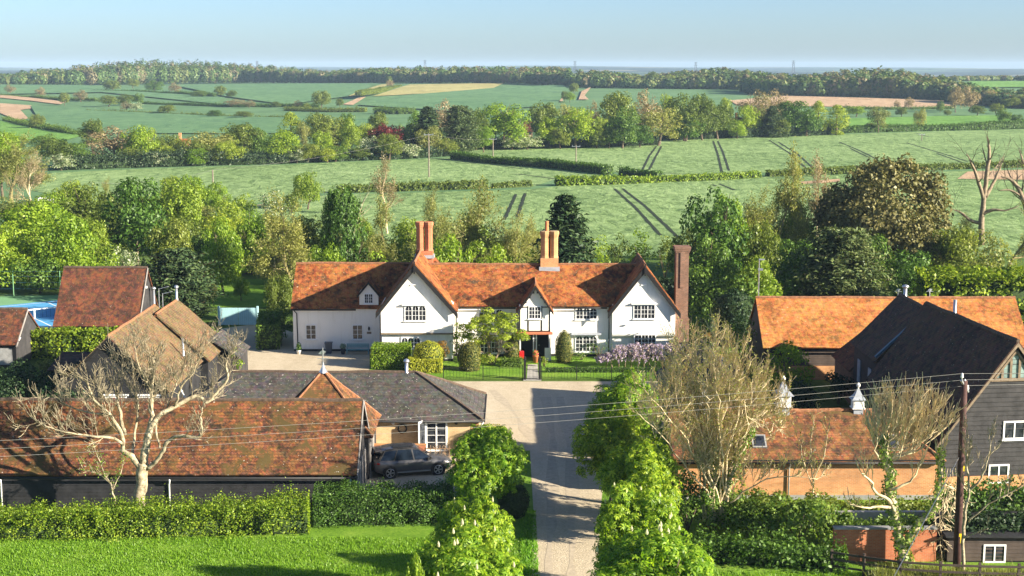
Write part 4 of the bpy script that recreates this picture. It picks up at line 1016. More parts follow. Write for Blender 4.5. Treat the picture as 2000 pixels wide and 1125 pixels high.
for px_, m_ in ((3, 'white'), (331, 'white'), (683, 'teal')):
    x = PX(px_, 950, YB); pipe(barn, [(x + 0.12, YB - 0.42, bze - 0.5), (x + 0.1, YB - 0.36, bze - 0.7), (x, YB - 0.09, bze - 0.95), (x, YB - 0.09, 0.1)], 0.05, m_)
w = MB()
for i, (yy, hh) in enumerate(((YB + 0.6, 2.0), (YB + 1.7, 2.1), (YB + 3.0, 2.1), (YB + 4.6, 2.1))): w.box(bx1 + 0.06, bx1 + 0.13, yy, yy + 0.9, 0.05, hh)
w.build('barn_door', 'greywood', barn)

# square building with pyramid roof, tucked behind the barn
px0, px1, py0, py1 = -15.2, -8.55, 84.0, 89.4; pxc, pyc, pze = (px0 + px1) / 2, (py0 + py1) / 2, 2.75; pzr = PZ(723, pyc)
pyr = thing('pyramid_roofed_store', 'small square boarded store with a pointed orange tile pyramid roof between barn and slate cottage', 'outbuilding', (pxc, py0, 0))
solid(pyr, px0 + .3, px1 - .3, py0 + .3, py1 - .3, pze, 'board_grey')
mb = MB(); ap = (pxc, pyc, pzr)
for a, b in (((px0, py0), (px1, py0)), ((px1, py0), (px1, py1)), ((px1, py1), (px0, py1)), ((px0, py1), (px0, py0))): mb.slope((*a, pze), (*b, pze), ap, ap, 0.1, 0.02)
prf = add_roof(pyr, mb, 'tile_stable', [((*q, pze + .03), (pxc, pyc, pzr + .03)) for q in ((px0, py0), (px1, py0), (px1, py1), (px0, py1))], r=0.07)
f = MB().lathe((pxc, pyc, 0), [(0.28, pzr - 0.15), (0.12, pzr + 0.15), (0.07, pzr + 0.35), (0.05, pzr + 0.5)], 8); f.tube([(pxc, pyc, pzr + 0.4), (pxc, pyc, pzr + 1.45)], 0.035, 5); fo = f.build('finial', 'steel', prf)
va = MB(); va.bar((pxc - 0.35, pyc, pzr + 0.75), (pxc + 0.35, pyc, pzr + 0.75), 0.035)
va.prism([(pxc - 0.3, pyc, pzr + 1.05), (pxc + 0.05, pyc, pzr + 1.0), (pxc + 0.2, pyc, pzr + 1.2), (pxc - 0.05, pyc, pzr + 1.3)], (0, 0.02, 0)); va.build('weathervane', 'steel', fo)
w = MB(); w.box(px1 - 0.28, px1 - 0.2, py0 + .6, py0 + 1.4, 0, 2.2); w.box(px1 - 0.28, px1 - 0.2, py0 + 2.0, py0 + 2.9, 0, 2.2); w.build('door', 'greywood', pyr)

# slate cottage
sx0, sx1, sy0, sy1 = -22.5, PX(934, 830, 90.4), 90.4, 97.4; sze = PZ(822, sy0 - 0.3) + 0.25; syr = (sy0 + sy1) / 2; szr = PZ(726, syr)
cot = thing('slate_cottage', 'single storey buff brick cottage with a grey slate hipped roof beside the parked car', 'house', ((sx0 + sx1) / 2, sy0, 0))
solid(cot, sx0, sx1, sy0, sy1, sze, 'brick_buff')
w = MB(); w.box(PX(760, 830, sy0) - 1.2, sx1 + 0.012, sy0 - 0.012, sy0 + 0.3, sze - 0.45, sze - 0.11); w.box(sx1 - 0.5, sx1 + 0.012, sy0 - 0.014, sy0 + 0.3, 0, sze - 0.455); w.build('brick_band', 'brick', cot)
mb = MB(); e = 0.35; k = (szr - sze) / (syr - sy0); zo = sze - e * k; hx_ = PX(812, 725, syr)
A, B, C, D = (sx0 - e, sy0 - e, zo), (sx1 + e, sy0 - e, zo), (sx1 + e, sy1 + e, zo), (sx0 - e, sy1 + e, zo); E, Fh = (sx0 + 3.5, syr, szr), (hx_, syr, szr)
mb.slope(A, B, Fh, E, .12, .02); mb.slope(B, C, Fh, Fh, .12, .02); mb.slope(C, D, E, Fh, .12, .02); mb.slope(D, A, E, E, .12, .02)
srf = add_roof(cot, mb, 'slate', [(E, Fh), ((B[0], B[1], zo + .03), Fh), ((C[0], C[1], zo + .03), Fh)], 'ridge_dark', 0.10)
gutter(cot, (sx0, sy0 - e - 0.05, zo - 0.06), (sx1 + e, sy0 - e - 0.05, zo - 0.06)); gutter(cot, (sx1 + e + 0.05, sy0 - e, zo - 0.06), (sx1 + e + 0.05, sy1 + e, zo - 0.06))
pipe(cot, [(sx1 + e, sy0 - e, zo - 0.08), (sx1 + 0.08, sy0 - 0.07, zo - 0.6), (sx1 + 0.08, sy0 - 0.07, 0)], 0.05, 'white')
flue(srf, PX(794, 715, syr), syr, szr - 0.15, szr + 0.65, 0.11)
fx0, fx1 = PX(831, 850, sy0), PX(874, 850, sy0)
window(cot, fx0, fx1, 0.12, sze - 0.2, sy0, lights=2, rows=4, cols=1, sill=False, name='french_window', fw=0.12)
w = MB(); x0 = PX(820, 850, sy0)
for a, b in (((x0, sy0 - 0.75), (fx0 - 0.03, sy0 - 0.1)),):
    for z0_, z1_ in ((0.12, 0.24), (sze - 0.34, sze - 0.2)): w.bar((*a, (z0_ + z1_) / 2), (*b, (z0_ + z1_) / 2), 0.05, 0.12)
    for q in (a, b): w.box(q[0] - .05, q[0] + .05, q[1] - .03, q[1] + .03, 0.12, sze - 0.2)
od = w.build('open_door_leaf', 'white', cot); MB().poly([(x0, sy0 - .75, .24), (fx0, sy0 - .1, .24), (fx0, sy0 - .1, sze - .34), (x0, sy0 - .75, sze - .34)]).build('pane', 'glass', od)
for px_, nm in ((768, 'wall_lamp'), (891, 'wall_lamp')):
    x = PX(px_, 830, sy0); MB().lathe((x, sy0 - 0.12, sze - 0.55), [(0.04, 0), (0.11, 0.06), (0.10, 0.24), (0.03, 0.32)], 8).build(nm, 'iron' if px_ > 800 else 'white', cot)
x = PX(786, 838, sy0); MB().tube([(x + 0.28 * math.cos(t), sy0 - 0.05, sze - 0.85 + 0.28 * math.sin(t)) for t in [i * math.pi / 8 for i in range(17)]], 0.05, 5).build('hose_reel', 'iron', cot)

# brick garden wall and wrought trellis beside the car
gy = 86.6
x0, x1 = PX(731, 880, gy), PX(832, 880, gy)
w = MB(); w.box(x0, x1, gy, gy + 0.22, 0, 1.55); gw = w.build('brick_wall', 'brick_red'); tag(gw, 'low orange brick wall running behind the parked car', 'wall'); c_ = MB().box(x0 - .03, x1 + .03, gy - .03, gy + .25, 1.553, 1.61).build('coping', 'brick', gw); rebase(gw); c_.location = -gw.location
tr = MB(); rnd = random.Random(4); x0, x1 = PX(832, 880, gy), PX(905, 880, gy)
for zz in (0.3, 0.85, 1.35): tr.bar((x0, gy, zz), (x1, gy, zz), 0.05)
for i in range(26):
    xc = x0 + (x1 - x0) * rnd.random(); zc_ = 0.4 + 1.1 * rnd.random(); r0 = 0.12 + 0.18 * rnd.random(); a0 = rnd.random() * 6
    tr.tube([(xc + r0 * (1 - k / 14) * math.cos(a0 + k * 0.55), gy + 0.03 * rnd.uniform(-1, 1), zc_ + r0 * (1 - k / 14) * math.sin(a0 + k * 0.55)) for k in range(12)], 0.022, 4)
for i in range(9):
    xx = x0 + (x1 - x0) * i / 8; tr.bar((xx, gy, 0), (xx, gy, 1.4 + 0.15 * (i % 2)), 0.045)
tag(rebase(tr.build('ornamental_railing', 'rust')), 'rusty scrollwork railing in front of the cottage doors', 'railing')

# gabled range on the left: two blocks
ax, aze = -28.45, 2.75; a0, a1 = -32.7, -24.2; ay0, ay1 = 97.6, 110.5; azr = PZ(655, ay0)
rng_ = thing('gabled_range', 'tan tiled black boarded range of two stepped roofs behind the bare tree', 'barn', (ax, ay0, 0))
solid(rng_, a0 + .3, a1 - .3, ay0 + .2, ay1, aze, 'board', axis='y', zr=azr)
w = MB(); w.boards((a0 + .3, ay0 + .18), (a1 - .3, ay0 + .18), 0.1, azr - 0.3, gspan(aze, azr - .1)); w.build('gable_boarding', 'board', rng_)
r1 = add_roof(rng_, roof_gable(a0 + .3, a1 - .3, ay0, ay1, aze, azr, 'y', 0.3, 0.25), 'tile_tan', [((ax, ay0 - .25, azr), (ax, ay1, azr))], r=0.09)
barge(r1, ax, azr - .13, a0, a1, aze - .13 - .3 * (azr - aze) / (a1 - .3 - ax), ay0 - .2, 'timber', 0.2)
b0, b1 = -31.9, -23.6; bxr = -27.75; by0, by1 = 108.2, 115.2; bzr2 = PZ(584, by1)
solid(rng_, b0 + .3, b1 - .3, by0 + .2, by1 - .2, aze, 'board', axis='y', zr=bzr2)
r2 = add_roof(rng_, roof_gable(b0 + .3, b1 - .3, by0, by1, aze, bzr2, 'y', 0.3, 0.1, rx=bxr), 'tile_tan', [((bxr, by0 - .1, bzr2), (bxr, by1 + .1, bzr2))], r=0.09)
lt = MB(); lt.slope((b1 + 1.6, by0 + 3.6, 2.0), (b1 + 1.6, by1 + 1.2, 2.0), (b1 - .8, by1 + 1.2, 3.5), (b1 - .8, by0 + 3.6, 3.5), .1, .02); lt.build('lean_to_roof', 'slate', rng_)
solid(rng_, b1 - .4, b1 + 1.35, by0 + 3.8, by1 + 1.0, 2.0, 'board_grey', name='lean_to_wall')
flue(r2, bxr, by1 - .2, bzr2 - .1, bzr2 + .95, 0.10)
x, y = PX(356, 640, 105.5), 105.5; flue(r1, x, y, azr - (x - ax) * .9 - .15, azr - (x - ax) * .9 + 1.25, 0.09, False)
for (px_, h_) in ((311, 1.25), (318, 0.85)):
    x, y = PX(px_, 590, ay1 + .5), ay1 + .5; q = MB().tube([(x, y, azr - .9), (x, y, azr + h_)], 0.035, 5)
    q.bar((x, y, azr + h_ - .05), (x + 0.75, y + .3, azr + h_ + .12), 0.03)
    for k in range(7): q.bar((x + .1 * (k + .5), y + .04 * k - .12, azr + h_ - .03 + .022 * k), (x + .1 * (k + .5), y + .04 * k + .18, azr + h_ - .03 + .022 * k), 0.018)
    q.build('tv_aerial', 'steel', r1)
for px_, c_ in ((225, 0), (290, 1)):
    xx = PX(px_, 755, ay0); f = window(rng_, xx - .75, xx + .75, 0.9, 2.1, ay0 + .12, lights=2, rows=2, cols=1)
    MB().box(xx - .2, xx + .5, ay0 + .095, ay0 + .1, 0.98, 2.0).build('curtain', 'redpaint', f)
    MB().box(xx - .9, xx + .9, ay0 - .02, ay0 + .15, 2.16, 2.26).build('window_head', 'white', rng_)
pipe(rng_, [(PX(352, 742, ay0), ay0 + .1, 2.6), (PX(368, 770, ay0), ay0 + .05, 1.4)], 0.06, 'white')

# red tiled barn beyond the hedge
tY = 126.2; t0, t1 = PX(107, 600, tY), PX(266, 600, tY); tze = PZ(630, tY - .3); tyr = tY + 3.7; tzr = PZ(522, tyr)
rb = thing('red_roofed_barn', 'black barn with a tall steep red tile roof beside the tennis court', 'barn', ((t0 + t1) / 2, tY, 0))
solid(rb, t0, t1, tY, tY + 7.4, tze, 'board', axis='x', zr=tzr)
w = MB(); w.boards((t1 + .01, tY), (t1 + .01, tY + 7.4), 0.1, tzr - .3, gspan(tze - .1, tzr - .2)); w.build('gable_boarding', 'board_grey', rb)
trf = add_roof(rb, roof_gable(t0, t1, tY, tY + 7.4, tze, tzr, 'x', 0.3, 0.2), 'tile_red', [((t0 - .2, tyr, tzr), (t1 + .2, tyr, tzr))], 'ridge_dark')
v = MB(); v.bar((t1 + .24, tY - .32, tze - .42), (t1 + .24, tyr, tzr - .08), .05, .2); v.build('bargeboard', 'greywood', trf)
flue(rb, t1 + .45, tY + 4.6, 1.6, 4.6, 0.13)
MB().box(t1 + .05, t1 + .35, tY + 2.6, tY + 2.8, 5.0, 5.2).build('floodlight', 'white', rb)
gutter(rb, (t0, tY - .36, tze - .5), (t1 + .1, tY - .36, tze - .5)); pipe(rb, [(t0 + .5, tY - .3, tze - .5), (t0 + .5, tY - .1, .2)], .05, 'white')
# small barn at the left edge
uY = 117.0; u1 = PX(28, 640, uY); u0 = u1 - 9; uze = PZ(668, uY - .3); uyr = uY + 3.0; uzr = PZ(603, uyr)
sb = thing('small_barn', 'small red roofed black barn cut by the left edge in front of the tennis court', 'barn', ((u0 + u1) / 2, uY, 0))
solid(sb, u0, u1, uY, uY + 6, uze, 'board', axis='x', zr=uzr)
w = MB(); w.boards((u1 + .01, uY), (u1 + .01, uY + 6), .1, uzr - .3, gspan(uze - .1, uzr - .2)); w.build('gable_boarding', 'board_grey', sb)
urf = add_roof(sb, roof_gable(u0, u1, uY, uY + 6, uze, uzr, 'x', .3, .15), 'tile_red', [((u0, uyr, uzr), (u1 + .15, uyr, uzr))], 'ridge_dark')
v = MB(); v.bar((u1 + .2, uY - .32, uze - .42), (u1 + .2, uyr, uzr - .08), .05, .18); v.build('bargeboard', 'greywood', urf)
pipe(sb, [(u1 + .1, uY - .2, uze - .35), (u1 + .14, uY + .9, uze + .15)], .06, 'white'); MB().box(u0 + .5, u1 - .3, uY - .03, uY, .3, uze - .6).build('shed_front', 'concrete', sb)
# low tiled shelter in the shade below it
lx0, lx1, ly = PX(97, 690, 107), PX(215, 690, 107), 107.0
sh = thing('lean_to_shed', 'low dark lean-to shed in the shade beside the tan tiled range', 'shed', ((lx0 + lx1) / 2, ly, 0))
solid(sh, lx0, lx1, ly, ly + 3.5, 2.1, 'board'); MB().slope((lx0 - .2, ly - .3, 2.05), (lx1 + .2, ly - .3, 2.05), (lx1 + .2, ly + 3.7, 2.7), (lx0 - .2, ly + 3.7, 2.7), .1, .02).build('roof', 'tile_dark', sh)

# orange tiled barn at the back right
oY = 112.6; o0, o1 = PX(1494, 660, oY), PX(2000, 660, oY) + .3; oze = PZ(673, oY - .3); oyr = oY + 3.8; ozr = PZ(581, oyr)
ob_ = thing('orange_roofed_barn', 'long boarded barn with a bright orange tile roof behind the black barn', 'barn', ((o0 + o1) / 2, oY, 0))
solid(ob_, o0, o1, oY, oY + 7.6, oze, 'board', axis='x', zr=ozr)
w = MB(); w.boards((o0, oY), (o1, oY), 1.15, oze - .25); w.build('front_boarding', 'board_brown', ob_)
MB().box(o0 - .02, o1 + .02, oY - .10, oY + .2, 0, 1.14).build('brick_base', 'brick', ob_)
w = MB(); w.boards((o0 - .02, oY + 7.6), (o0 - .02, oY), .1, ozr - .3, gspan(oze - .1, ozr - .2)); w.build('gable_boarding', 'board', ob_)
orf = add_roof(ob_, roof_gable(o0, o1, oY, oY + 7.6, oze, ozr, 'x', .3, .18), 'tile_bright', [((o0 - .18, oyr, ozr), (o1 + .18, oyr, ozr))])
gutter(ob_, (o0, oY - .37, oze - .5), (o1, oY - .37, oze - .5))
flue(orf, PX(1772, 570, oyr), oyr + .6, ozr - .4, ozr + .75, .16); flue(orf, PX(1865, 600, oY + 2), oY + 2.0, oze + 1.5, ozr + .1, .15, False)
for px_ in (1754, 1816):
    x = PX(px_, 570, oyr + 1.0); q = MB().tube([(x, oyr + 1, ozr - .8), (x, oyr + 1, ozr + .5)], .035, 5); q.bar((x - .3, oyr + 1, ozr + .35), (x + .3, oyr + 1, ozr + .35), .04); q.prism([(x - .2, oyr + 1, ozr + .42), (x + .1, oyr + 1, ozr + .4), (x + .22, oyr + 1, ozr + .55), (x, oyr + 1, ozr + .6)], (0, .03, 0)); q.build('weathervane', 'steel', orf)

# big black barn with glazed gable
kY = 82.0; kxr = PX(1985, 668, kY); kzr = PZ(666, kY - .25); kh = 4.35; kze = kzr - kh * 1.32; k0, k1 = kxr - kh, kxr + kh
bb = thing('black_barn', 'tall black weatherboarded barn with a glazed triangular gable at the right edge', 'barn', (kxr, kY, 0))
kyb = 95.4
solid(bb, k0, k1, kY + .05, kyb, kze, 'board', axis='y', zr=kzr)
w = MB(); w.boards((k0, kY + .03), (k1, kY + .03), 1.0, kzr - .35, gspan(kze - .05, kzr - .1), .28, .055); w.build('gable_boarding', 'board_grey', bb)
w = MB(); w.boards((k0 - .01, kyb), (k0 - .01, kY + .05), .2, kze - .3); w.build('side_boarding', 'board', bb)
MB().box(k0 - .03, k1 + .03, kY - .06, kY + .3, 0, .98).build('brick_base', 'brick', bb)
krf = add_roof(bb, roof_gable(k0, k1, kY, kyb, kze, kzr, 'y', .35, .25, .14), 'tile_dark', [((kxr, kY - .25, kzr), (kxr, kyb, kzr))], 'ridge_dark', .12)
barge(krf, kxr, kzr - .12, k0 - .35, k1 + .35, kze - .12 - .35 * 1.32, kY - .2, 'oak', .2, .07)
# glazed gable
gz0, gz1 = PZ(738, kY), kzr - .75; gw_ = (gz1 - gz0) / 1.32
gl = MB(); gl.prism([(kxr - gw_, kY - .02, gz0), (kxr + gw_, kY - .02, gz0), (kxr, kY - .02, gz1)], (0, .03, 0)); glz = gl.build('gable_window', 'curtain', bb)
w = MB(); w.box(kxr - gw_ - .3, kxr + gw_ + .3, kY - .1, kY + .02, gz0 - .18, gz0)
for t in (-.5, -.17, .17, .5):
    xx = kxr + gw_ * 1.35 * t; hh = gz0 + (gw_ - abs(xx - kxr)) * 1.32; w.box(xx - .07, xx + .07, kY - .09, kY - .021, gz0, hh)
for s in (-1, 1): w.bar((kxr + s * (gw_ + .1), kY - .06, gz0), (kxr, kY - .06, gz1 + .12), .14, .12)
w.build('frame', 'oak', glz)
win_px(bb, 1958, 2004, 822, 858, kY, lights=2, rows=1, cols=1, fw=.10); win_px(bb, 1928, 1970, 906, 940, kY, lights=2, rows=1, cols=1, fw=.10)
pipe(bb, [(k0 - .3, kY - .2, kze - .5), (k0 + .0, kY - .06, kze - 1.0), (k0 + .1, kY - .08, .9)], .05, 'white')
bb.rotation_euler.z = R(6.3)
# the lower barns running on behind it
c0, c1, cxr = 25.7, 32.4, 28.9; cze, czr, cy0, cy1 = 5.2, 8.55, 96.6, 103.6
rb2 = thing('rear_barn', 'dark tiled rear barn joined to the back of the tall black barn', 'barn', (cxr, cy0, 0))
solid(rb2, c0, c1, cy0, cy1, cze, 'board', axis='y', zr=czr)
r3 = add_roof(rb2, roof_gable(c0, c1, cy0, cy1, cze, czr, 'y', .35, .05, rx=cxr), 'tile_dark', [((cxr, cy0, czr), (cxr, cy1, czr))], 'ridge_dark')
MB().bar((c0 - .3, cy0 - .1, cze + .0), (cxr + .1, cy0 - .1, czr + .12), .28, .14).build('valley_flashing', 'bluelead', r3)
w = MB(); w.boards((c0 - .01, cy1), (c0 - .01, cy0), .2, cze - .3); w.build('side_boarding', 'board', rb2)
for yy in (98.4, 101.5): MB().box(c0 - .09, c0 - .03, yy, yy + .8, 2.2, 3.9).build('shutter', 'lead', rb2)
d0, d1, dxr = 25.6, 33.0, 29.4; dze, dzr = 2.9, 6.0
lk = thing('brick_link', 'low red tiled brick link between the rear barn and the orange roofed barn', 'outbuilding', (dxr, cy1, 0))
solid(lk, d0, d1, cy1 + .02, 109.4, dze, 'brick_old', axis='y', zr=dzr)
add_roof(lk, roof_gable(d0, d1, cy1 + .05, 109.5, dze, dzr, 'y', .3, .02, rx=dxr), 'tile_red', [])

# brick stable range with cupolas
mY = 80.2; m0, m1 = PX(1325, 900, mY), PX(1832, 905, mY); mze = PZ(903, mY - .3) + .25; myr = mY + 3.0; mzr = PZ(801, myr); mh = PX(1712, 801, myr)
st = thing('brick_stable', 'orange brick stable range with a mossy tile roof, hipped end and white cupolas', 'stable', ((m0 + m1) / 2, mY, 0))
solid(st, m0, m1, mY, mY + 6, mze, 'brick')
mb = MB(); e = .32; kk = (mzr - mze) / 3.0; zo = mze - e * kk
A, B, C, D = (m0 - e, mY - e, zo), (m1 + e, mY - e, zo), (m1 + e, mY + 6 + e, zo), (m0 - e, mY + 6 + e, zo); E, Fh = (m0 - e, myr, mzr), (mh, myr, mzr)
mb.slope(A, B, Fh, E, .12, .04); mb.slope(B, C, Fh, Fh, .12, .04); mb.slope(C, D, E, Fh, .12, .04)
mrf = add_roof(st, mb, 'tile_stable', [(E, Fh), ((B[0], B[1], zo + .03), Fh)], 'ridge')
w = MB(); w.prism([(m0, mY + 6, mze - .1), (m0, mY, mze - .1), (m0, myr, mzr - .15)], (.3, 0, 0)); w.build('gable_wall', 'brick', st)
gutter(st, (m0, mY - e - .05, zo - .06), (m1 + e, mY - e - .05, zo - .06))
w = MB(); w.box(m0, m1 + .05, mY - .03, mY + .2, 0, .28); w.build('concrete_plinth', 'concrete', st)
w = MB(); w.box(m0, m1, mY - e + .02, mY - .002, zo - .02, mze - .12); w.build('soffit', 'timber', st)
x = PX(1540, 940, mY); pipe(st, [(x, mY - .36, zo - .1), (x, mY - .08, zo - .5), (x, mY - .08, 0)], .045, 'concrete')
for px_ in (1484, 1742):
    yy0, yy1 = mY + .55, mY + 1.35; z_ = lambda y: mze + (y - mY) * kk; xx = PX(px_, 880, yy0); n_ = Vector((0, -kk, 1)).normalized() * .09
    q = MB(); q.prism([Vector((xx - .42, yy0, z_(yy0))) - n_ * .3, Vector((xx + .42, yy0, z_(yy0))) - n_ * .3, Vector((xx + .42, yy1, z_(yy1))) - n_ * .3, Vector((xx - .42, yy1, z_(yy1))) - n_ * .3], n_ * 1.3)
    sk = q.build('skylight', 'concrete', mrf)
    MB().poly([Vector((xx - .33, yy0 + .07, z_(yy0 + .07))) + n_ * 1.05, Vector((xx + .33, yy0 + .07, z_(yy0 + .07))) + n_ * 1.05, Vector((xx + .33, yy1 - .07, z_(yy1 - .07))) + n_ * 1.05, Vector((xx - .33, yy1 - .07, z_(yy1 - .07))) + n_ * 1.05]).build('pane', 'glass', sk)
def cupola(px_, s):
    x, y = PX(px_, 790, myr), myr; z = mzr - .35
    q = MB(); q.box(x - .36 * s, x + .36 * s, y - .36 * s, y + .36 * s, z - .15, z + .62 * s); b = q.build('cupola', 'lead', mrf)
    q = MB(); q.box(x - .50 * s, x + .50 * s, y - .50 * s, y + .50 * s, z + .62 * s, z + .70 * s); q.box(x - .42 * s, x + .42 * s, y - .42 * s, y + .42 * s, z + .70 * s, z + 1.35 * s)
    for k in range(5): q.box(x - .34 * s, x + .34 * s, y - .45 * s, y - .422 * s, z + (.78 + .11 * k) * s, z + (.83 + .11 * k) * s); q.box(x + .422 * s, x + .45 * s, y - .34 * s, y + .34 * s, z + (.78 + .11 * k) * s, z + (.83 + .11 * k) * s)
    q.build('louvre_box', 'cupola', b)
    q = MB(); pr = [(.58, 1.35), (.50, 1.42), (.30, 1.66), (.16, 1.95), (.08, 2.15)]; i0 = 0
    for (ra, za), (rb_, zb) in zip(pr, pr[1:]):
        for sx_, sy_, tx, ty in ((-1, -1, 1, -1), (1, -1, 1, 1), (1, 1, -1, 1), (-1, 1, -1, -1)):
            q.poly([(x + sx_ * ra * s, y + sy_ * ra * s, z + za * s), (x + tx * ra * s, y + ty * ra * s, z + za * s), (x + tx * rb_ * s, y + ty * rb_ * s, z + zb * s), (x + sx_ * rb_ * s, y + sy_ * rb_ * s, z + zb * s)])
    q.build('cupola_roof', 'lead', b)
    MB().lathe((x, y, z + 2.1 * s), [(.05, 0), (.05, .12), (.12, .2), (.12, .3), (.03, .42)], 8).build('finial', 'cupola', b)
cupola(1675, .78); cupola(1529, .98); cupola(1374, .78)

# north-south slate outbuilding throwing the big shadow over the forecourt
nx0, nx1, ny0, ny1 = 11.0, 17.4, 87.0, 104.0; nze, nzr = 2.6, 4.9; nm_ = (nx0 + nx1) / 2
ns = thing('slate_outbuilding', 'low grey slate roofed outbuilding glimpsed behind the many stemmed bare tree', 'outbuilding', (nm_, ny0, 0))
solid(ns, nx0, nx1, ny0, ny1, nze, 'brick_old', axis='y', zr=nzr)
add_roof(ns, roof_gable(nx0, nx1, ny0, ny1, nze, nzr, 'y', .3, .15), 'slate', [((nm_, ny0 - .15, nzr), (nm_, ny1 + .15, nzr))], 'ridge_dark')

# brick wall below the stable and boarded lean-to in the corner
wy = G(1730, 1097).y; x0, x1 = PX(1628, 1080, wy), PX(1828, 1080, wy)
gw = MB().box(x0, x1, wy, wy + .3, 0, PZ(1034, wy)).build('brick_wall', 'brick_red'); tag(gw, 'shaded red brick wall below the stable behind the ivy clad tree', 'wall')
c_ = MB().box(x0 - .02, x1 + .02, wy - .04, wy + .34, PZ(1034, wy), PZ(1034, wy) + .09).build('coping', 'concrete', gw); rebase(gw); c_.location = -gw.location
wy2 = G(1730, 1030).y; x0, x1 = PX(1560, 1000, wy2), PX(1832, 1000, wy2)
gw = MB().box(x0, x1, wy2, wy2 + .3, 0, PZ(1000, wy2)).build('concrete_wall', 'stone'); tag(rebase(gw), 'grey low wall between the stable and the shaded brick wall', 'wall')
ly_ = 69.5; x0, x1 = PX(1850, 1080, ly_), PX(1850, 1080, ly_) + 8
ll = thing('boarded_lean_to', 'dark boarded lean-to with a white two light window under the hedge at the lower right', 'shed', (x0 + 3, ly_, 0))
solid(ll, x0, x1, ly_ + .03, ly_ + 3, PZ(1040, ly_), 'board'); w = MB(); w.boards((x0, ly_), (x1, ly_), .1, PZ(1044, ly_)); w.build('boarding', 'board_brown', ll)
MB().slope((x0 - .2, ly_ - .3, PZ(1044, ly_)), (x1, ly_ - .3, PZ(1044, ly_)), (x1, ly_ + 3.2, PZ(1044, ly_) + .2), (x0 - .2, ly_ + 3.2, PZ(1044, ly_) + .2), .1, .03).build('roof', 'board', ll)
win_px(ll, 1920, 1964, 1063, 1099, ly_, lights=2, rows=1, cols=1, fw=.09); win_px(ll, 1938, 1966, 1109, 1130, ly_, lights=2, rows=1, cols=1, fw=.08)

# pale teal double gate
gy = G(465, 636).y; x0, x1 = PX(430, 620, gy), PX(501, 620, gy)
tg = thing('boarded_gate', 'pale teal boarded double gate at the end of the shaded yard', 'gate', ((x0 + x1) / 2, gy, 0))
xm_ = (x0 + x1) / 2
for a, b in ((x0, xm_ - .015), (xm_ + .015, x1)):
    q = MB(); n = 9
    for k in range(n): q.box(a + (b - a) * k / n, a + (b - a) * (k + .92) / n, gy + .004 * (k % 2), gy + .05, .08, 1.78)
    q.box(a, b, gy + .05, gy + .09, .3, .42); q.box(a, b, gy + .05, gy + .09, 1.4, 1.52); q.build('gate_leaf', 'paleteal', tg)
for xx in (x0 - .12, x1 + .12): MB().box(xx - .09, xx + .09, gy - .05, gy + .13, 0, 1.95).build('gate_post', 'paleteal', tg)
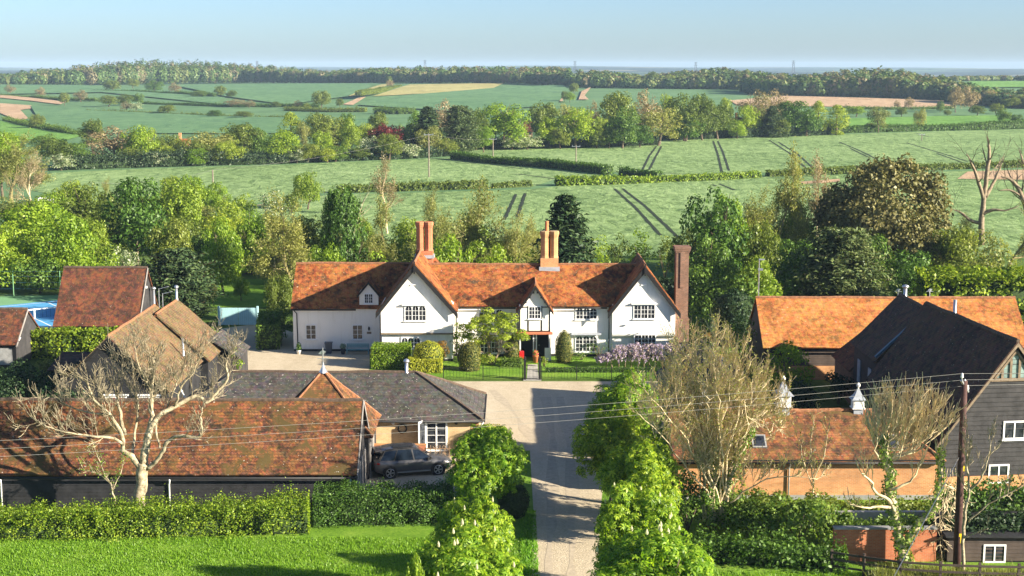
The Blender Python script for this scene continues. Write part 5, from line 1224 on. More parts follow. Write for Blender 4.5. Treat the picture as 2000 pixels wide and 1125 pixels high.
# ------------------------------------------------------------------ the parked car
t = NT('grey_car_paint'); M['carpaint'] = t.surf((0.13, 0.125, 0.125), 0.25, None, 0.6, 0.5)
M['tyre'] = mat_plain('tyre_rubber', (0.018, 0.018, 0.018), 0.85, 0.1); M['rim'] = mat_plain('alloy_rim', (0.5, 0.5, 0.5), 0.3, 0.05, 3, 0, 0.5, 0.8)
t = NT('car_glass'); M['carglass'] = t.surf((0.010, 0.016, 0.026), 0.05, None, 0.4)
M['lampglass'] = mat_plain('headlamp_glass', (0.75, 0.75, 0.75), 0.15, 0.05); M['redlamp'] = mat_plain('red_lamp_glass', (0.3, 0.012, 0.012), 0.2, 0.1); M['blackplastic'] = mat_plain('black_plastic', (0.02, 0.02, 0.02), 0.6, 0.1)
def build_car():
    g1, g2 = G(758, 935), G(859, 927); d = (g2 - g1).normalized(); wb = 3.05
    nrm = Vector((-d.y, d.x, 0)); c = (g1 + g2) / 2 + nrm * 0.9
    car = thing('parked_car', 'dark grey estate style suv parked side on behind the lawn hedge', 'car', (c.x, c.y, 0)); car.rotation_euler.z = math.atan2(d.y, d.x)
    def part(mb, name, mat, parent=car, smooth=False):
        me = bpy.data.meshes.new(name); me.from_pydata(mb.v, [], mb.f); me.materials.append(M[mat])
        if smooth: me.polygons.foreach_set('use_smooth', [True] * len(me.polygons))
        me.update(); o = bpy.data.objects.new(name, me); COL.objects.link(o); o.parent = parent; return o
    st = [(-2.46, .55, .95, .78, .90), (-2.40, .40, 1.12, .90, .93), (-2.1, .30, 1.16, .97, .96), (-1.0, .27, 1.10, .98, .97), (0.2, .27, 1.07, .98, .97), (1.0, .27, 1.08, .98, .96), (1.5, .28, 1.04, .97, .93), (2.1, .30, .98, .94, .86), (2.38, .36, .88, .86, .76), (2.48, .48, .74, .74, .68)]
    mb = MB(); ring = 9
    for x, zb, zs, ws, wt in st:
        half = [(0.80 * ws, zb), (0.97 * ws, zb + 0.14), (ws, zb + (zs - zb) * .5), (0.97 * ws, zs - 0.10), (0.90 * wt, zs)]
        pts = [(-y, z) for y, z in half[::-1]]; pts = [(y, z) for y, z in half] + [(0, zs + 0.04)] + pts
        for y, z in pts: mb.v.append((x, y, z))
    n = 11
    for k in range(len(st) - 1):
        for j in range(n):
            a = k * n + j; b = k * n + (j + 1) % n; mb.f.append((a, a + n, b + n, b))
    mb.f.append(tuple(range(n))); mb.f.append(tuple((len(st) - 1) * n + j for j in range(n - 1, -1, -1)))
    part(mb, 'body', 'carpaint', smooth=True)
    # glasshouse
    base = [(-2.20, .84, 1.13), (-1.6, .87, 1.10), (0.2, .87, 1.08), (1.22, .80, 1.10)]; top = [(-1.78, .62, 1.70), (-1.2, .66, 1.755), (-0.3, .67, 1.765), (0.30, .62, 1.70)]
    mb = MB()
    for s in (1, -1):
        for i in range(3):
            q = [base[i], base[i + 1], top[i + 1], top[i]]; q = [(x, s * y, z) for x, y, z in q]; mb.poly(q if s < 0 else q[::-1])
    mb.poly([(base[3][0], -base[3][1], base[3][2]), (base[3][0], base[3][1], base[3][2]), (top[3][0], top[3][1], top[3][2]), (top[3][0], -top[3][1], top[3][2])])
    mb.poly([(base[0][0], base[0][1], base[0][2]), (base[0][0], -base[0][1], base[0][2]), (top[0][0], -top[0][1], top[0][2]), (top[0][0], top[0][1], top[0][2])])
    part(mb, 'windows', 'carglass')
    mb = MB()
    tp = [(-1.95, .60, 1.68)] + top + [(0.36, .58, 1.67)]
    for (xa, ya, za), (xb, yb, zb) in zip(tp, tp[1:]):
        mb.poly([(xa, -ya, za + .004), (xb, -yb, zb + .004), (xb, 0, zb + .05), (xa, 0, za + .05)]); mb.poly([(xa, 0, za + .05), (xb, 0, zb + .05), (xb, yb, zb + .004), (xa, ya, za + .004)])
    for s in (1, -1):
        for (xa, ya, za), (xb, yb, zb) in zip(tp, tp[1:]): mb.bar((xa, s * (ya + .005), za - .01), (xb, s * (yb + .005), zb - .01), .05, .06)
        for a, b, w_ in (((-2.2, .845, 1.12), (-1.8, .625, 1.70), .16), ((-1.25, .878, 1.09), (-1.0, .67, 1.75), .05), ((0.02, .878, 1.08), (-0.1, .67, 1.76), .09), ((1.2, .81, 1.10), (.3, .625, 1.70), .06)):
            mb.bar((a[0], s * a[1], a[2]), (b[0], s * b[1], b[2]), w_, .04)
    part(mb, 'roof', 'carpaint', smooth=False)
    mb = MB().box(-1.2, .1, -.4, .4, 1.818, 1.826); part(mb, 'sunroof', 'carglass')
    for s in (1, -1): part(MB().tube([(-1.75, s * .60, 1.74), (-1.3, s * .63, 1.80), (-.3, s * .64, 1.81), (.2, s * .6, 1.75)], .022, 5), 'roof_rail', 'blackplastic')
    part(MB().box(-2.36, -1.9, -.62, .62, 1.665, 1.71), 'spoiler', 'carpaint')
    for s in (1, -1):
        for xw in (-wb / 2, wb / 2):
            a = MB(); m = 20
            a.prism([(xw + .47 * math.cos(t), s * .965, .37 + .47 * math.sin(t)) for t in [2 * math.pi * k / m for k in range(m)]], (0, s * .03, 0)); part(a, 'wheel_arch', 'blackplastic')
            w = MB()
            prof = [(.24, .0), (.36, .0), (.385, .05), (.385, .2), (.36, .25), (.24, .25)]; i0 = 0
            for r, o in prof:
                for k in range(m): w.v.append((xw + r * math.cos(2 * math.pi * k / m), s * (.80 + o), .385 + r * math.sin(2 * math.pi * k / m)))
            for q in range(5):
                for k in range(m): w.f.append((q * m + k, q * m + (k + 1) % m, (q + 1) * m + (k + 1) % m, (q + 1) * m + k))
            wh = part(w, 'wheel', 'tyre')
            r_ = MB()
            r_.tube([(xw + .265 * math.cos(2 * math.pi * k / m), s * 1.045, .385 + .265 * math.sin(2 * math.pi * k / m)) for k in range(m + 1)], .022, 4)
            for k in range(10):
                t_ = 2 * math.pi * (k // 2) / 5 + (.13 if k % 2 else -.13); r_.bar((xw + .04 * math.cos(t_), s * 1.05, .385 + .04 * math.sin(t_)), (xw + .27 * math.cos(t_), s * 1.05, .385 + .27 * math.sin(t_)), .035)
            r_.prism([(xw + .06 * math.cos(t), s * 1.03, .385 + .06 * math.sin(t)) for t in [2 * math.pi * k / 8 for k in range(8)]], (0, s * .04, 0)); part(r_, 'rim', 'rim', wh)
        part(MB().prism([(2.05, s * .86, .78), (2.40, s * .74, .74), (2.36, s * .72, .84), (1.95, s * .87, .90)], (0, s * .05, 0)), 'headlight', 'lampglass')
        part(MB().prism([(-2.47, s * .80, .92), (-2.15, s * .985, .95), (-2.15, s * .985, 1.05), (-2.45, s * .80, 1.04)], (0, s * .015, 0)), 'tail_light', 'redlamp')
        part(MB().prism([(.85, s * .90, 1.06), (1.05, s * .90, 1.06), (1.0, s * .90, 1.20), (.85, s * .90, 1.20)], (0, s * .2, 0)), 'wing_mirror', 'carpaint')
        for xh in (-.95, .10): part(MB().box(xh - .1, xh + .1, s * .975, s * .995, .93, .96) if s > 0 else MB().box(xh - .1, xh + .1, -.995, -.975, .93, .96), 'door_handle', 'carpaint')
        part(MB().bar((-1.05, s * .955, .36), (1.05, s * .955, .36), .05, .07), 'side_sill', 'rim')
        for xs in (-1.12, .06, 1.12): part(MB().bar((xs, s * .978, .42), (xs - .02, s * .945, 1.0), .012), 'door_seam', 'blackplastic')
    part(MB().box(2.40, 2.49, -.35, .35, .52, .74), 'grille', 'blackplastic')
build_car()

# ------------------------------------------------------------------ pole and wires
pg = G(1868, 1118); pz = PZ(738, pg.y); lean = PX(1884, 745, pg.y) - pg.x
up = thing('utility_pole', 'tall brown wooden electricity pole with three wires at the right', 'pole', pg)
tx = pg.x + lean
MB().tube([(pg.x, pg.y, -.2), (pg.x + lean * .5, pg.y, pz * .5), (tx, pg.y, pz - .15)], [.21, .185, .15], 10).build('pole', 'polewood', up, True)
xa = MB(); xa.bar((tx - .27, pg.y - .3, pz - .06), (tx + .33, pg.y + .4, pz - .80), .10, .10); xa.bar((tx, pg.y, pz - .7), (tx + .2, pg.y + .35, pz - .3), .04); xa.build('crossarm', 'steel', up)
ins = []
for k, (dx_, dy_, dz_) in enumerate(((-.22, -.25, 0.0), (.03, .05, -.38), (.28, .35, -.74))):
    p = (tx + dx_, pg.y + dy_, pz + dz_); MB().lathe(p, [(.03, -.05), (.03, .05), (.07, .07), (.075, .14), (.05, .2), (.06, .24), (.02, .3)], 8).build('insulator', 'white', up, True); ins.append((p[0], p[1], p[2] + .27))
sa = P(1830, 960, pg.y - .3); MB().tube([(pg.x + lean * .62, pg.y, pz * .62), (PX(1735, 1110, pg.y - 2.5), pg.y - 2.5, .1)], .022, 4).build('stay_wire', 'steel', up)
MB().box(pg.x + lean * .45 - .02, pg.x + lean * .45 + .14, pg.y - .17, pg.y - .15, pz * .53, pz * .53 + .28).build('warning_plate', 'yellow', up)
MB().box(pg.x - .02, pg.x + .13, pg.y - .19, pg.y - .17, 1.6, 2.1).build('warning_plate', 'yellow', up)
def wire(a, b, sag, label, r=.0065, name='power_line', grp='power lines', n=60):
    pts = []
    for k in range(n + 1):
        t_ = k / n; p = Vector(a).lerp(Vector(b), t_); p.z -= sag * 4 * t_ * (1 - t_); pts.append(p)
    o = MB().tube(pts, r, 4).build(name, 'wire'); return tag(rebase(o), label, 'wire', grp)
for i, (e, lb) in enumerate((((-48.0, 48.0), 'uppermost of the three bare wires running left from the wooden pole'), ((-48, 50.2), 'middle of the three bare wires running left from the wooden pole'), ((-48, 52.4), 'lowest of the three bare wires running left from the wooden pole'))):
    y = 56.0; x = -60.0; zt = PZ(893, 58.0) - .42 * i
    wire(ins[i], (x, y, zt + 0.1), 0.9, lb)
for i, lb in enumerate(('uppermost wire leaving the wooden pole past the glazed gable', 'middle wire leaving the wooden pole past the glazed gable', 'lowest wire leaving the wooden pole past the glazed gable')):
    p = ins[i]; wire(p, (p[0] + 40, p[1] + 6 + i, p[2] + .2), .35, lb)

# field poles
def field_pole(px, base, top, label, arm=True):
    g = GT(px, base); zt = PZ(top, g.y); o = thing('telegraph_pole', label, 'pole', g, 'wooden poles across the fields')
    MB().tube([(g.x, g.y, g.z - .3), (g.x, g.y, zt)], [.17, .13], 6).build('pole', 'farwood', o)
    if arm: q = MB().bar((g.x - 1.1, g.y, zt - .15), (g.x + 1.1, g.y, zt - .15), .16, .14); [q.box(g.x + e - .06, g.x + e + .06, g.y - .06, g.y + .06, zt - .07, zt + .2) for e in (-1, 0, 1)]; q.build('crossarm', 'steel', o)
    return Vector((g.x, g.y, zt))
fp = [field_pole(417, 388, 332, 'pole without a crossarm among the bushes left of the wheat field', False), field_pole(838, 346, 262, 'tall pole standing in the wheat below the copper beech'),
      field_pole(963, 306, 271, 'pole with a pale crossarm at the field edge below the big lime'), field_pole(1125, 320, 285, 'pole standing in the hedge below the limes'), field_pole(1290, 282, 232, 'slim pole at the front of the tall budding trees', False), field_pole(1800, 275, 262, 'tiny distant pole at the top of the right hand wheat field')]
wire(fp[0], fp[1] - Vector((0, 0, .1)), 1.0, 'thin pale wire slung across the wheat to the tall pole', .011, 'field_wire', 'field wires'); wire(fp[0], (-70, fp[0].y - 40, 6.4), 1.0, 'thin pale wire running left from the bushes', .011, 'field_wire', 'field wires')
wire(fp[1], fp[2], .6, 'thin pale wire between the tall pole and the lime', .011, 'field_wire', 'field wires')

# pylons on the horizon
M['pylon'] = mat_plain('pylon_steel', (0.10, 0.11, 0.13), 0.6, 0.1)
for px_, top, base, lb in ((502, 119, 131, 'faint pylon above the left wood'), (830, 117, 131, 'pylon above the wood behind the stubble field'), (1123, 119, 133, 'pylon above the notch in the wood'), (1359, 121, 136, 'faintest pylon between the two woods'), (1550, 118, 134, 'tallest pylon above the long wood on the right')):
    Y = 2900.0; x = PX(px_, 120, Y); z0, z1 = PZ(base, Y) - 10, PZ(top, Y); q = MB(); r0 = 3.0
    for sx_, sy_ in ((-1, -1), (1, -1), (1, 1), (-1, 1)):
        q.bar((x + sx_ * r0, Y + sy_ * r0, z0), (x + sx_ * .8, Y + sy_ * .8, z1), .5)
    hh = z1 - z0
    for k in range(6):
        a, b = k / 6, (k + 1) / 6; ra, rb_ = r0 + (.8 - r0) * a, r0 + (.8 - r0) * b
        q.bar((x - ra, Y - ra, z0 + hh * a), (x + rb_, Y - rb_, z0 + hh * b), .3); q.bar((x + ra, Y - ra, z0 + hh * a), (x - rb_, Y - rb_, z0 + hh * b), .3)
    for f_ in (.72, .84, .96): q.bar((x - 3.6, Y, z0 + hh * f_), (x + 3.6, Y, z0 + hh * f_), .45)
    tag(rebase(q.build('pylon', 'pylon')), lb, 'pylon', 'pylons along the horizon')

# ------------------------------------------------------------------ yard and garden things
by = 122.9; b0, b1 = PX(676, 680, by), PX(721, 680, by)
bn = thing('garden_bench', 'teal painted wooden bench against the white wall', 'bench', ((b0 + b1) / 2, by, 0))
MB().box(b0, b1, by - .25, by + .2, .40, .46).build('seat', 'teal', bn)
q = MB(); [q.box(b0 + .03, b1 - .03, by + .2, by + .24, .56 + .13 * k, .66 + .13 * k) for k in range(3)]; q.build('backrest', 'teal', bn)
for xx in (b0 + .04, b1 - .1):
    MB().box(xx, xx + .06, by - .24, by - .18, 0, .40).build('leg', 'teal', bn); MB().box(xx, xx + .06, by + .16, by + .22, 0, .92).build('leg', 'teal', bn); MB().box(xx, xx + .06, by - .25, by + .2, .62, .67).build('armrest', 'teal', bn)
bx = PX(642, 680, 123.2); bi = thing('water_butt', 'dark slate blue plastic bin with a flat lid standing by the white wall', 'bin', (bx, 123.2, 0))
MB().prism([(bx - .24, 122.95, 0), (bx + .24, 122.95, 0), (bx + .30, 122.9, .95), (bx - .30, 122.9, .95)], (0, .55, 0)).build('tub', 'darkbin', bi); MB().box(bx - .34, bx + .34, 122.86, 123.5, .953, 1.03).build('lid', 'darkbin', bi)
for px_, yy, mat, r_, h_, lf, lb, nm in ((670, 122.9, 'darkbin', .22, .5, 'leaf_blue', 'small blue pot standing between the bin and the teal bench', 'flower_pot'), (584, 122.9, 'white', .22, .36, 'leaf_deep', 'small white pot with an evergreen at the left corner of the house', 'flower_pot'), (1046, 119.2, 'terracotta', .25, .65, 'flower_red', 'tall terracotta pot of red and green flowers beside the front gate', 'flower_pot')):
    x = PX(px_, 690, yy); o = thing(nm, lb, 'flower pot', (x, yy, 0)); MB().lathe((x, yy, 0), [(r_ * .7, 0), (r_, h_ - .06), (r_ * 1.1, h_ - .05), (r_ * 1.1, h_), (r_ * .9, h_ + .002)], 12).build('pot', mat, o, True)
    rs = np.random.RandomState(px_); c, nn = clump_leaves([(0, 0, h_ + .22, .26), (0, 0, h_ + .5 if px_ == 584 else h_ + .2, .2)], 120, rs, lo=-1); me = np_mesh('plant', leaf_quads(c, nn, .06 + .04 * rs.random(len(c)), .6, rs), 4, [lf]); c_ = bpy.data.objects.new('plant', me); COL.objects.link(c_); c_.parent = o
x, y = PX(1019, 705, 119.0), 119.0
o = thing('post_box', 'small bright red box on a post left of the front gate', 'post box', (x, y, 0)); MB().box(x - .2, x + .2, y - .15, y + .15, .45, 1.0).build('box', 'redpaint', o); MB().prism([(x - .2, y - .15, 1.003), (x + .2, y - .15, 1.003), (x + .16, y - .12, 1.08), (x - .16, y - .12, 1.08)], (0, .26, 0)).build('lid', 'redpaint', o); MB().box(x - .05, x + .05, y - .05, y + .05, 0, .447).build('post', 'timber', o)
# railings
ry = G(1040, 742).y
def railing(pa, pb, label):
    x0, x1 = PX(pa, 742, ry), PX(pb, 742, ry); o = thing('iron_railing', label, 'railing', ((x0 + x1) / 2, ry, 0), 'black railings along the front garden'); q = MB(); n = max(2, int((x1 - x0) / .26))
    for k in range(n + 1): xx = x0 + (x1 - x0) * k / n; q.box(xx - .008, xx + .008, ry - .008, ry + .008, .1, 1.12)
    q.build('bars', 'iron', o); r_ = MB(); [r_.box(x0, x1, ry - .024, ry + .024, zz, zz + .03) for zz in (.14, .98)]; r_.build('rail', 'iron', o)
    n = max(1, int((x1 - x0) / 2.6)); [MB().box(x0 + (x1 - x0) * k / n - .03, x0 + (x1 - x0) * k / n + .03, ry - .03, ry + .03, 0, 1.2).build('post', 'iron', o) for k in range(n + 1)]
railing(866, 1021, 'black iron railing between the yew drum and the front gate'); railing(1058, 1330, 'black iron railing from the front gate towards the wisteria')
for px_, lb in ((1025, 'black iron gate pier on the left of the front gate'), (1054, 'black iron gate pier on the right of the front gate')):
    x = PX(px_, 742, ry - .1); q = MB().box(x - .10, x + .10, ry - .2, ry, 0, 1.7); o = q.build('gate_pier', 'iron'); tag(rebase(o), lb, 'gate pier', 'gate piers'); c_ = MB().lathe((x, ry - .1, 1.703), [(.13, 0), (.13, .06), (.05, .1), (.1, .2), (.02, .3)], 8).build('finial', 'iron', o)
x0, x1 = PX(1029, 742, ry - .1), PX(1050, 742, ry - .1); o = thing('iron_gate', 'low black iron front gate closing the garden path', 'gate', ((x0 + x1) / 2, ry - .1, 0)); q = MB()
for k in range(9): xx = x0 + (x1 - x0) * k / 8; q.box(xx - .012, xx + .012, ry - .112, ry - .088, .08, 1.0 + .15 * math.sin(math.pi * k / 8))
q.build('bars', 'iron', o); r_ = MB(); [r_.box(x0, x1, ry - .125, ry - .075, zz, zz + .035) for zz in (.12, .85)]; r_.build('rail', 'iron', o)
MB().box(x0 - .3, x1 + .3, ry - .4, ry + .15, .03, .05).build('threshold', 'stone', o)

# tennis net, fence posts
o = thing('tennis_net', 'white banded tennis net across the blue court', 'tennis net', CC)
q = MB(); [q.bar(court(0, -6 + .4 * k, .05), court(0, -6 + .4 * k, .95), .02) for k in range(31)]; [q.bar(court(0, -6, .1 + .12 * k), court(0, 6, .1 + .12 * k), .02) for k in range(8)]; q.build('mesh_net', 'net', o)
MB().bar(court(0, -6, .95), court(0, 6, .95), .07, .12).build('band', 'white', o); MB().bar(court(0, 0, .02), court(0, 0, .92), .12).build('strap', 'white', o); [MB().bar(court(0, v, 0), court(0, v, 1.1), .1).build('post', 'net', o) for v in (-6.1, 6.1)]
o = thing('court_fence', 'tall green wire fence behind the blue tennis court', 'fence', (-55, 154.0, 0))
for k in range(8): MB().tube([(-76 + 5.2 * k, 154.0, 0), (-76 + 5.2 * k, 154.0, 3.0)], .045, 6).build('post', 'courtgreen', o)
q = MB(); [q.tube([(-76, 154, z), (-39.6, 154, z)], .012, 3) for z in (.3, 1.0, 1.7, 2.4, 2.95)]; q.build('wire_strand', 'net', o)

# flag pole like mast behind the orange barn
x, y = PX(1481, 590, 120.0), 120.0; o = thing('aerial_mast', 'thin pale mast with a small lamp head left of the orange roofed barn', 'mast', (x, y, 0))
MB().tube([(x, y, 0), (x, y, PZ(508, y))], [.06, .045], 6).build('mast', 'steel', o); MB().box(x - .05, x + .45, y - .1, y + .1, PZ(508, y), PZ(508, y) + .1).build('lamp_head', 'steel', o); MB().box(x - .1, x + .3, y - .15, y, PZ(528, y), PZ(524, y)).build('bracket', 'steel', o)

# post and rail fence, lower right
fy = 66.3; o = thing('post_and_rail_fence', 'dark post and rail fence along the bottom right corner', 'fence', (PX(1800, 1100, fy), fy, 0)); xs = [PX(p_, 1100, fy) for p_ in (1640, 1698, 1762, 1836, 1910, 1985, 2050)]
ys_ = [68.0, 67.3, 66.6, 66.2, 66.0, 65.9, 65.8]
for x, y in zip(xs, ys_): MB().box(x - .06, x + .06, y - .06, y + .06, 0, 1.25).build('post', 'board_brown', o)
for zz in (.4, .75, 1.1): q = MB(); [q.bar((a, c - .08, zz), (b, d_ - .08, zz), .04, .11) for a, b, c, d_ in zip(xs, xs[1:], ys_, ys_[1:])]; q.build('rail', 'board_brown', o)

# ------------------------------------------------------------------ distant houses
def far_house(px, base, top, w, wall, roof, label, chim=False, name='distant_house', sides='x'):
    g = GT(px, base); s = scale_at(g.y, g.z); W = w / s; ht = PZ(top, g.y) - g.z; ze = g.z + ht * .5; D = W * .55
    o = thing(name, label, 'house', g); x0, x1 = g.x - W / 2, g.x + W / 2; q = MB().box(x0, x1, g.y, g.y + D, g.z - .5, ze - .05); gable_prism(q, x0, x1, g.y, g.y + D, ze, g.z + ht, 'x'); q.build('wall', wall, o)
    rf = roof_gable(x0, x1, g.y, g.y + D, ze, g.z + ht, 'x', .3, .3, .15, 0).build('roof', roof, o)
    if chim: MB().box(x0 + W * .2, x0 + W * .2 + .9, g.y + D * .4, g.y + D * .6, g.z + ht - .6, g.z + ht + 1.8).build('chimney', 'brick', rf)
    q = MB(); [q.box(x0 + W * t_ - .5, x0 + W * t_ + .5, g.y - .05, g.y - .003, ze - 1.9, ze - .7) for t_ in (.25, .7)]; q.build('window', 'glass', o)
far_house(356, 292, 271, 26, 'render', 'tile_bright', 'orange roofed house with a white gable showing through the left tree belt', True)
far_house(650, 300, 283, 22, 'brick_red', 'tile_bright', 'small pinkish roofed house below the copper beech')
far_house(505, 300, 286, 18, 'render', 'slate', 'pale roofed house glimpsed in the left tree belt')
far_house(1445, 268, 230, 30, 'brick_red', 'tile_red', 'red brick house with tall chimney showing between the right belt trees', True)
far_house(1032, 268, 236, 16, 'brick_old', 'tile_red', 'dark house half hidden left of the round lime')
far_house(92, 405, 386, 30, 'brick_old', 'white', 'pale roofed shed among the bushes at the left')
far_house(1216, 150, 144, 14, 'render', 'render', 'white far buildings beyond the wood')
far_house(1228, 150, 146, 8, 'render', 'slate', 'smaller white far building beyond the wood')
# ------------------------------------------------------------------ hedges, shrubs and clipped yews
def leaf_thing(name, label, cat, verts, k, mats, extra=None, loc=None, group=None, kind=None):
    me = np_mesh(name, verts, k, mats, extra=extra); o = bpy.data.objects.new(name, me); COL.objects.link(o); rebase(o); return tag(o, label, cat, group, kind)

def hedge(name, label, path, width, heights, leaf, size=.085, dens=70, lump=.22, z0=0.0, asp=.6, cat='hedge', seed=1, rag=.1):
    rs = np.random.RandomState(seed); C, N = [], []; core = MB(); segs = list(zip(path, path[1:], heights, heights[1:]))
    for (x0, y0), (x1, y1), h0, h1 in segs:
        ln_ = math.hypot(x1 - x0, y1 - y0); d = np.array([(x1 - x0) / ln_, (y1 - y0) / ln_]); nr = np.array([-d[1], d[0]]); hm = (h0 + h1) / 2
        per = [('top', width), ('l', hm), ('r', hm)]
        for f, ext in per:
            m = int(ln_ * ext * dens * 2.6); t = rs.random(m); u = rs.random(m); h = h0 + (h1 - h0) * t
            bx_, by_ = x0 + (x1 - x0) * t, y0 + (y1 - y0) * t
            if f == 'top': off = (u - .5) * width; z = h.copy(); nn = np.tile([0, 0, 1.0], (m, 1))
            else:
                s = 1 if f == 'l' else -1; off = np.full(m, s * width / 2); z = h * u; nn = np.tile([nr[0] * s, nr[1] * s, .25], (m, 1))
            p = np.stack([bx_ + nr[0] * off, by_ + nr[1] * off, z0 + z], 1)
            lum = np.array([noise.noise(Vector(q) * .9) + .6 * noise.noise(Vector(q) * 2.6) for q in p]) * lump
            p = p + nn * (lum[:, None] - .5 * lump + rs.normal(size=(m, 1)) * rag * .6 - (.22 * rs.random((m, 1))))
            if f != 'top': p[:, 2] = np.minimum(p[:, 2], z0 + h + .05)
            C.append(p); N.append(unit(nn + rs.normal(size=(m, 3)) * .5))
        a = Vector((x0, y0, 0)); b = Vector((x1, y1, 0)); q = Vector((nr[0], nr[1], 0)) * (width / 2 - .22 - lump * .5); hh = min(h0, h1) - .25 - lump * .5
        core.prism([a - q + Vector((0, 0, z0 - .1)), a + q + Vector((0, 0, z0 - .1)), a + q + Vector((0, 0, z0 + hh)), a - q + Vector((0, 0, z0 + hh))], b - a)
    for (x, y), h, s in ((path[0], heights[0], -1), (path[-1], heights[-1], 1)):
        m = int(width * h * dens); a = rs.random((m, 3)); (xa, ya), (xb, yb) = (path[0], path[1]) if s < 0 else (path[-2], path[-1]); ln_ = math.hypot(xb - xa, yb - ya); d = np.array([(xb - xa) / ln_, (yb - ya) / ln_]); nr = np.array([-d[1], d[0]])
        p = np.stack([x + nr[0] * (a[:, 0] - .5) * width + d[0] * s * .1 * a[:, 2], y + nr[1] * (a[:, 0] - .5) * width + d[1] * s * .1 * a[:, 2], z0 + h * a[:, 1]], 1); C.append(p); N.append(unit(np.tile([d[0] * s, d[1] * s, .2], (m, 1)) + rs.normal(size=(m, 3)) * .5))
    c, nn = np.concatenate(C), np.concatenate(N)
    lv = leaf_quads(c, nn, size * (.6 + .8 * rs.random(len(c))), asp, rs, .25)
    return leaf_thing(name, label, cat, lv, 4, [leaf, 'hedge_core'], (core.v, core.f))

def clipped(name, label, x, y, prof, leaf, size=.05, dens=260, z0=0.0, cat='topiary', seed=3, jit=.35, sy=1.0, group=None, lump=.05):
    """prof: (radius, height) pairs of a clipped shape"""
    rs = np.random.RandomState(seed); C, N = [], []
    for (r0, za), (r1, zb) in zip(prof, prof[1:]):
        ln_ = math.hypot(r1 - r0, zb - za); m = int(math.pi * (r0 + r1) * ln_ * dens) + 4; t = rs.random(m); a = rs.random(m) * 2 * math.pi; r = r0 + (r1 - r0) * t
        nz = (r0 - r1) / max(ln_, 1e-6); nh = (zb - za) / max(ln_, 1e-6)
        p = np.stack([r * np.cos(a), r * np.sin(a) * sy, z0 + za + (zb - za) * t], 1); nn = np.stack([np.cos(a) * nh, np.sin(a) * nh, np.full(m, nz)], 1)
        lum = np.array([noise.noise(Vector((q[0] + x, q[1] + y, q[2])) * 1.8) for q in p]) * lump * 1.6
        C.append(p + nn * (lum[:, None] + rs.normal(size=(m, 1)) * lump * .5)); N.append(unit(nn + rs.normal(size=(m, 3)) * jit))
    c, nn = np.concatenate(C) + np.array([x, y, 0]), np.concatenate(N)
    lv = leaf_quads(c, nn, size * (.6 + .8 * rs.random(len(c))), .6, rs, .2); core = MB(); m = 10
    for r, z in prof:
        for j in range(m): core.v.append((x + max(.02, r - .1) * math.cos(2 * math.pi * j / m), y + max(.02, r - .1) * sy * math.sin(2 * math.pi * j / m), z0 + max(0, z - .08)))
    for k in range(len(prof) - 1):
        for j in range(m): core.f.append((k * m + j, k * m + (j + 1) % m, (k + 1) * m + (j + 1) % m, (k + 1) * m + j))
    return leaf_thing(name, label, cat, lv, 4, [leaf, 'hedge_core'], (core.v, core.f), group=group)

def shrub(name, label, x, y, r, h, leaf, size=.1, n=16, dens=26, z0=None, cat='shrub', seed=5, group=None, sy=1.0, stems=True):
    rs = np.random.RandomState(seed); z0 = H(x, y) if z0 is None else z0; cl = shell_clumps(rs, r, h * .5, h * .52, n, r * .22, r * .42) + [(0, 0, h * .4, r * .5)]
    c, nn = clump_leaves(cl, dens, rs, up=.3); c = c * np.array([1, sy, 1]); c[:, 2] = np.maximum(c[:, 2], .03)
    lv = leaf_quads(c + np.array([x, y, z0]), nn, size * (.6 + .8 * rs.random(len(c))), .6, rs, .3); core = MB()
    rnd = random.Random(seed)
    for k in range(5): a = rnd.random() * 6.28; core.tube([(x, y, z0 - .05), (x + .5 * r * math.cos(a), y + .5 * r * sy * math.sin(a), z0 + h * .7)], [.05, .015], 4)
    return leaf_thing(name, label, cat, lv, 4, [leaf, 'bark'], (core.v, core.f), group=group)

def SP(px, Y): return PX(px, 600, Y)
def shrub_px(name, label, px, Y, top, w, leaf, **k):
    x = PX(px, top, Y); g = H(x, Y); s = scale_at(Y, g + 1); return shrub(name, label, x, Y, w / s / 2, max(.4, PZ(top, Y) - g), leaf, **k)

# lawn hedge in two lengths
hedge('hedge', 'long sunlit clipped green hedge behind the lawn, its left bright part', [(-31.5, 73.2), (-24, 73.5), (-16, 74.0), (-11.2, 74.4)], 1.7, [1.75, 1.8, 1.95, 2.15], 'leaf_hedge', .056, 150, .6, seed=11, rag=.4)
hedge('hedge', 'darker right half of the lawn hedge running behind the chestnut', [(-11.0, 75.9), (-7, 76.2), (-3.4, 76.4)], 2.1, [2.0, 2.1, 2.0], 'leaf_deep', .055, 150, .5, seed=12, rag=.3)
# hedge below the red barn
hedge('hedge', 'clipped yellow green hedge in front of the red roofed barn', [(PX(45, 640, 121.5), 121.5), (PX(150, 640, 121.5), 121.5), (PX(262, 640, 121.5), 121.5)], 1.8, [2.6, 2.6, 2.7], 'leaf_hedge', .12, 36, .3, seed=13, rag=.1)
hedge('hedge', 'dark hedge beside the teal gate along the yard', [(SP(522, 124.8), 124.8), (SP(528, 131.5), 131.5)], 2.2, [2.3, 2.5], 'leaf_deep', .1, 40, .2, seed=14)
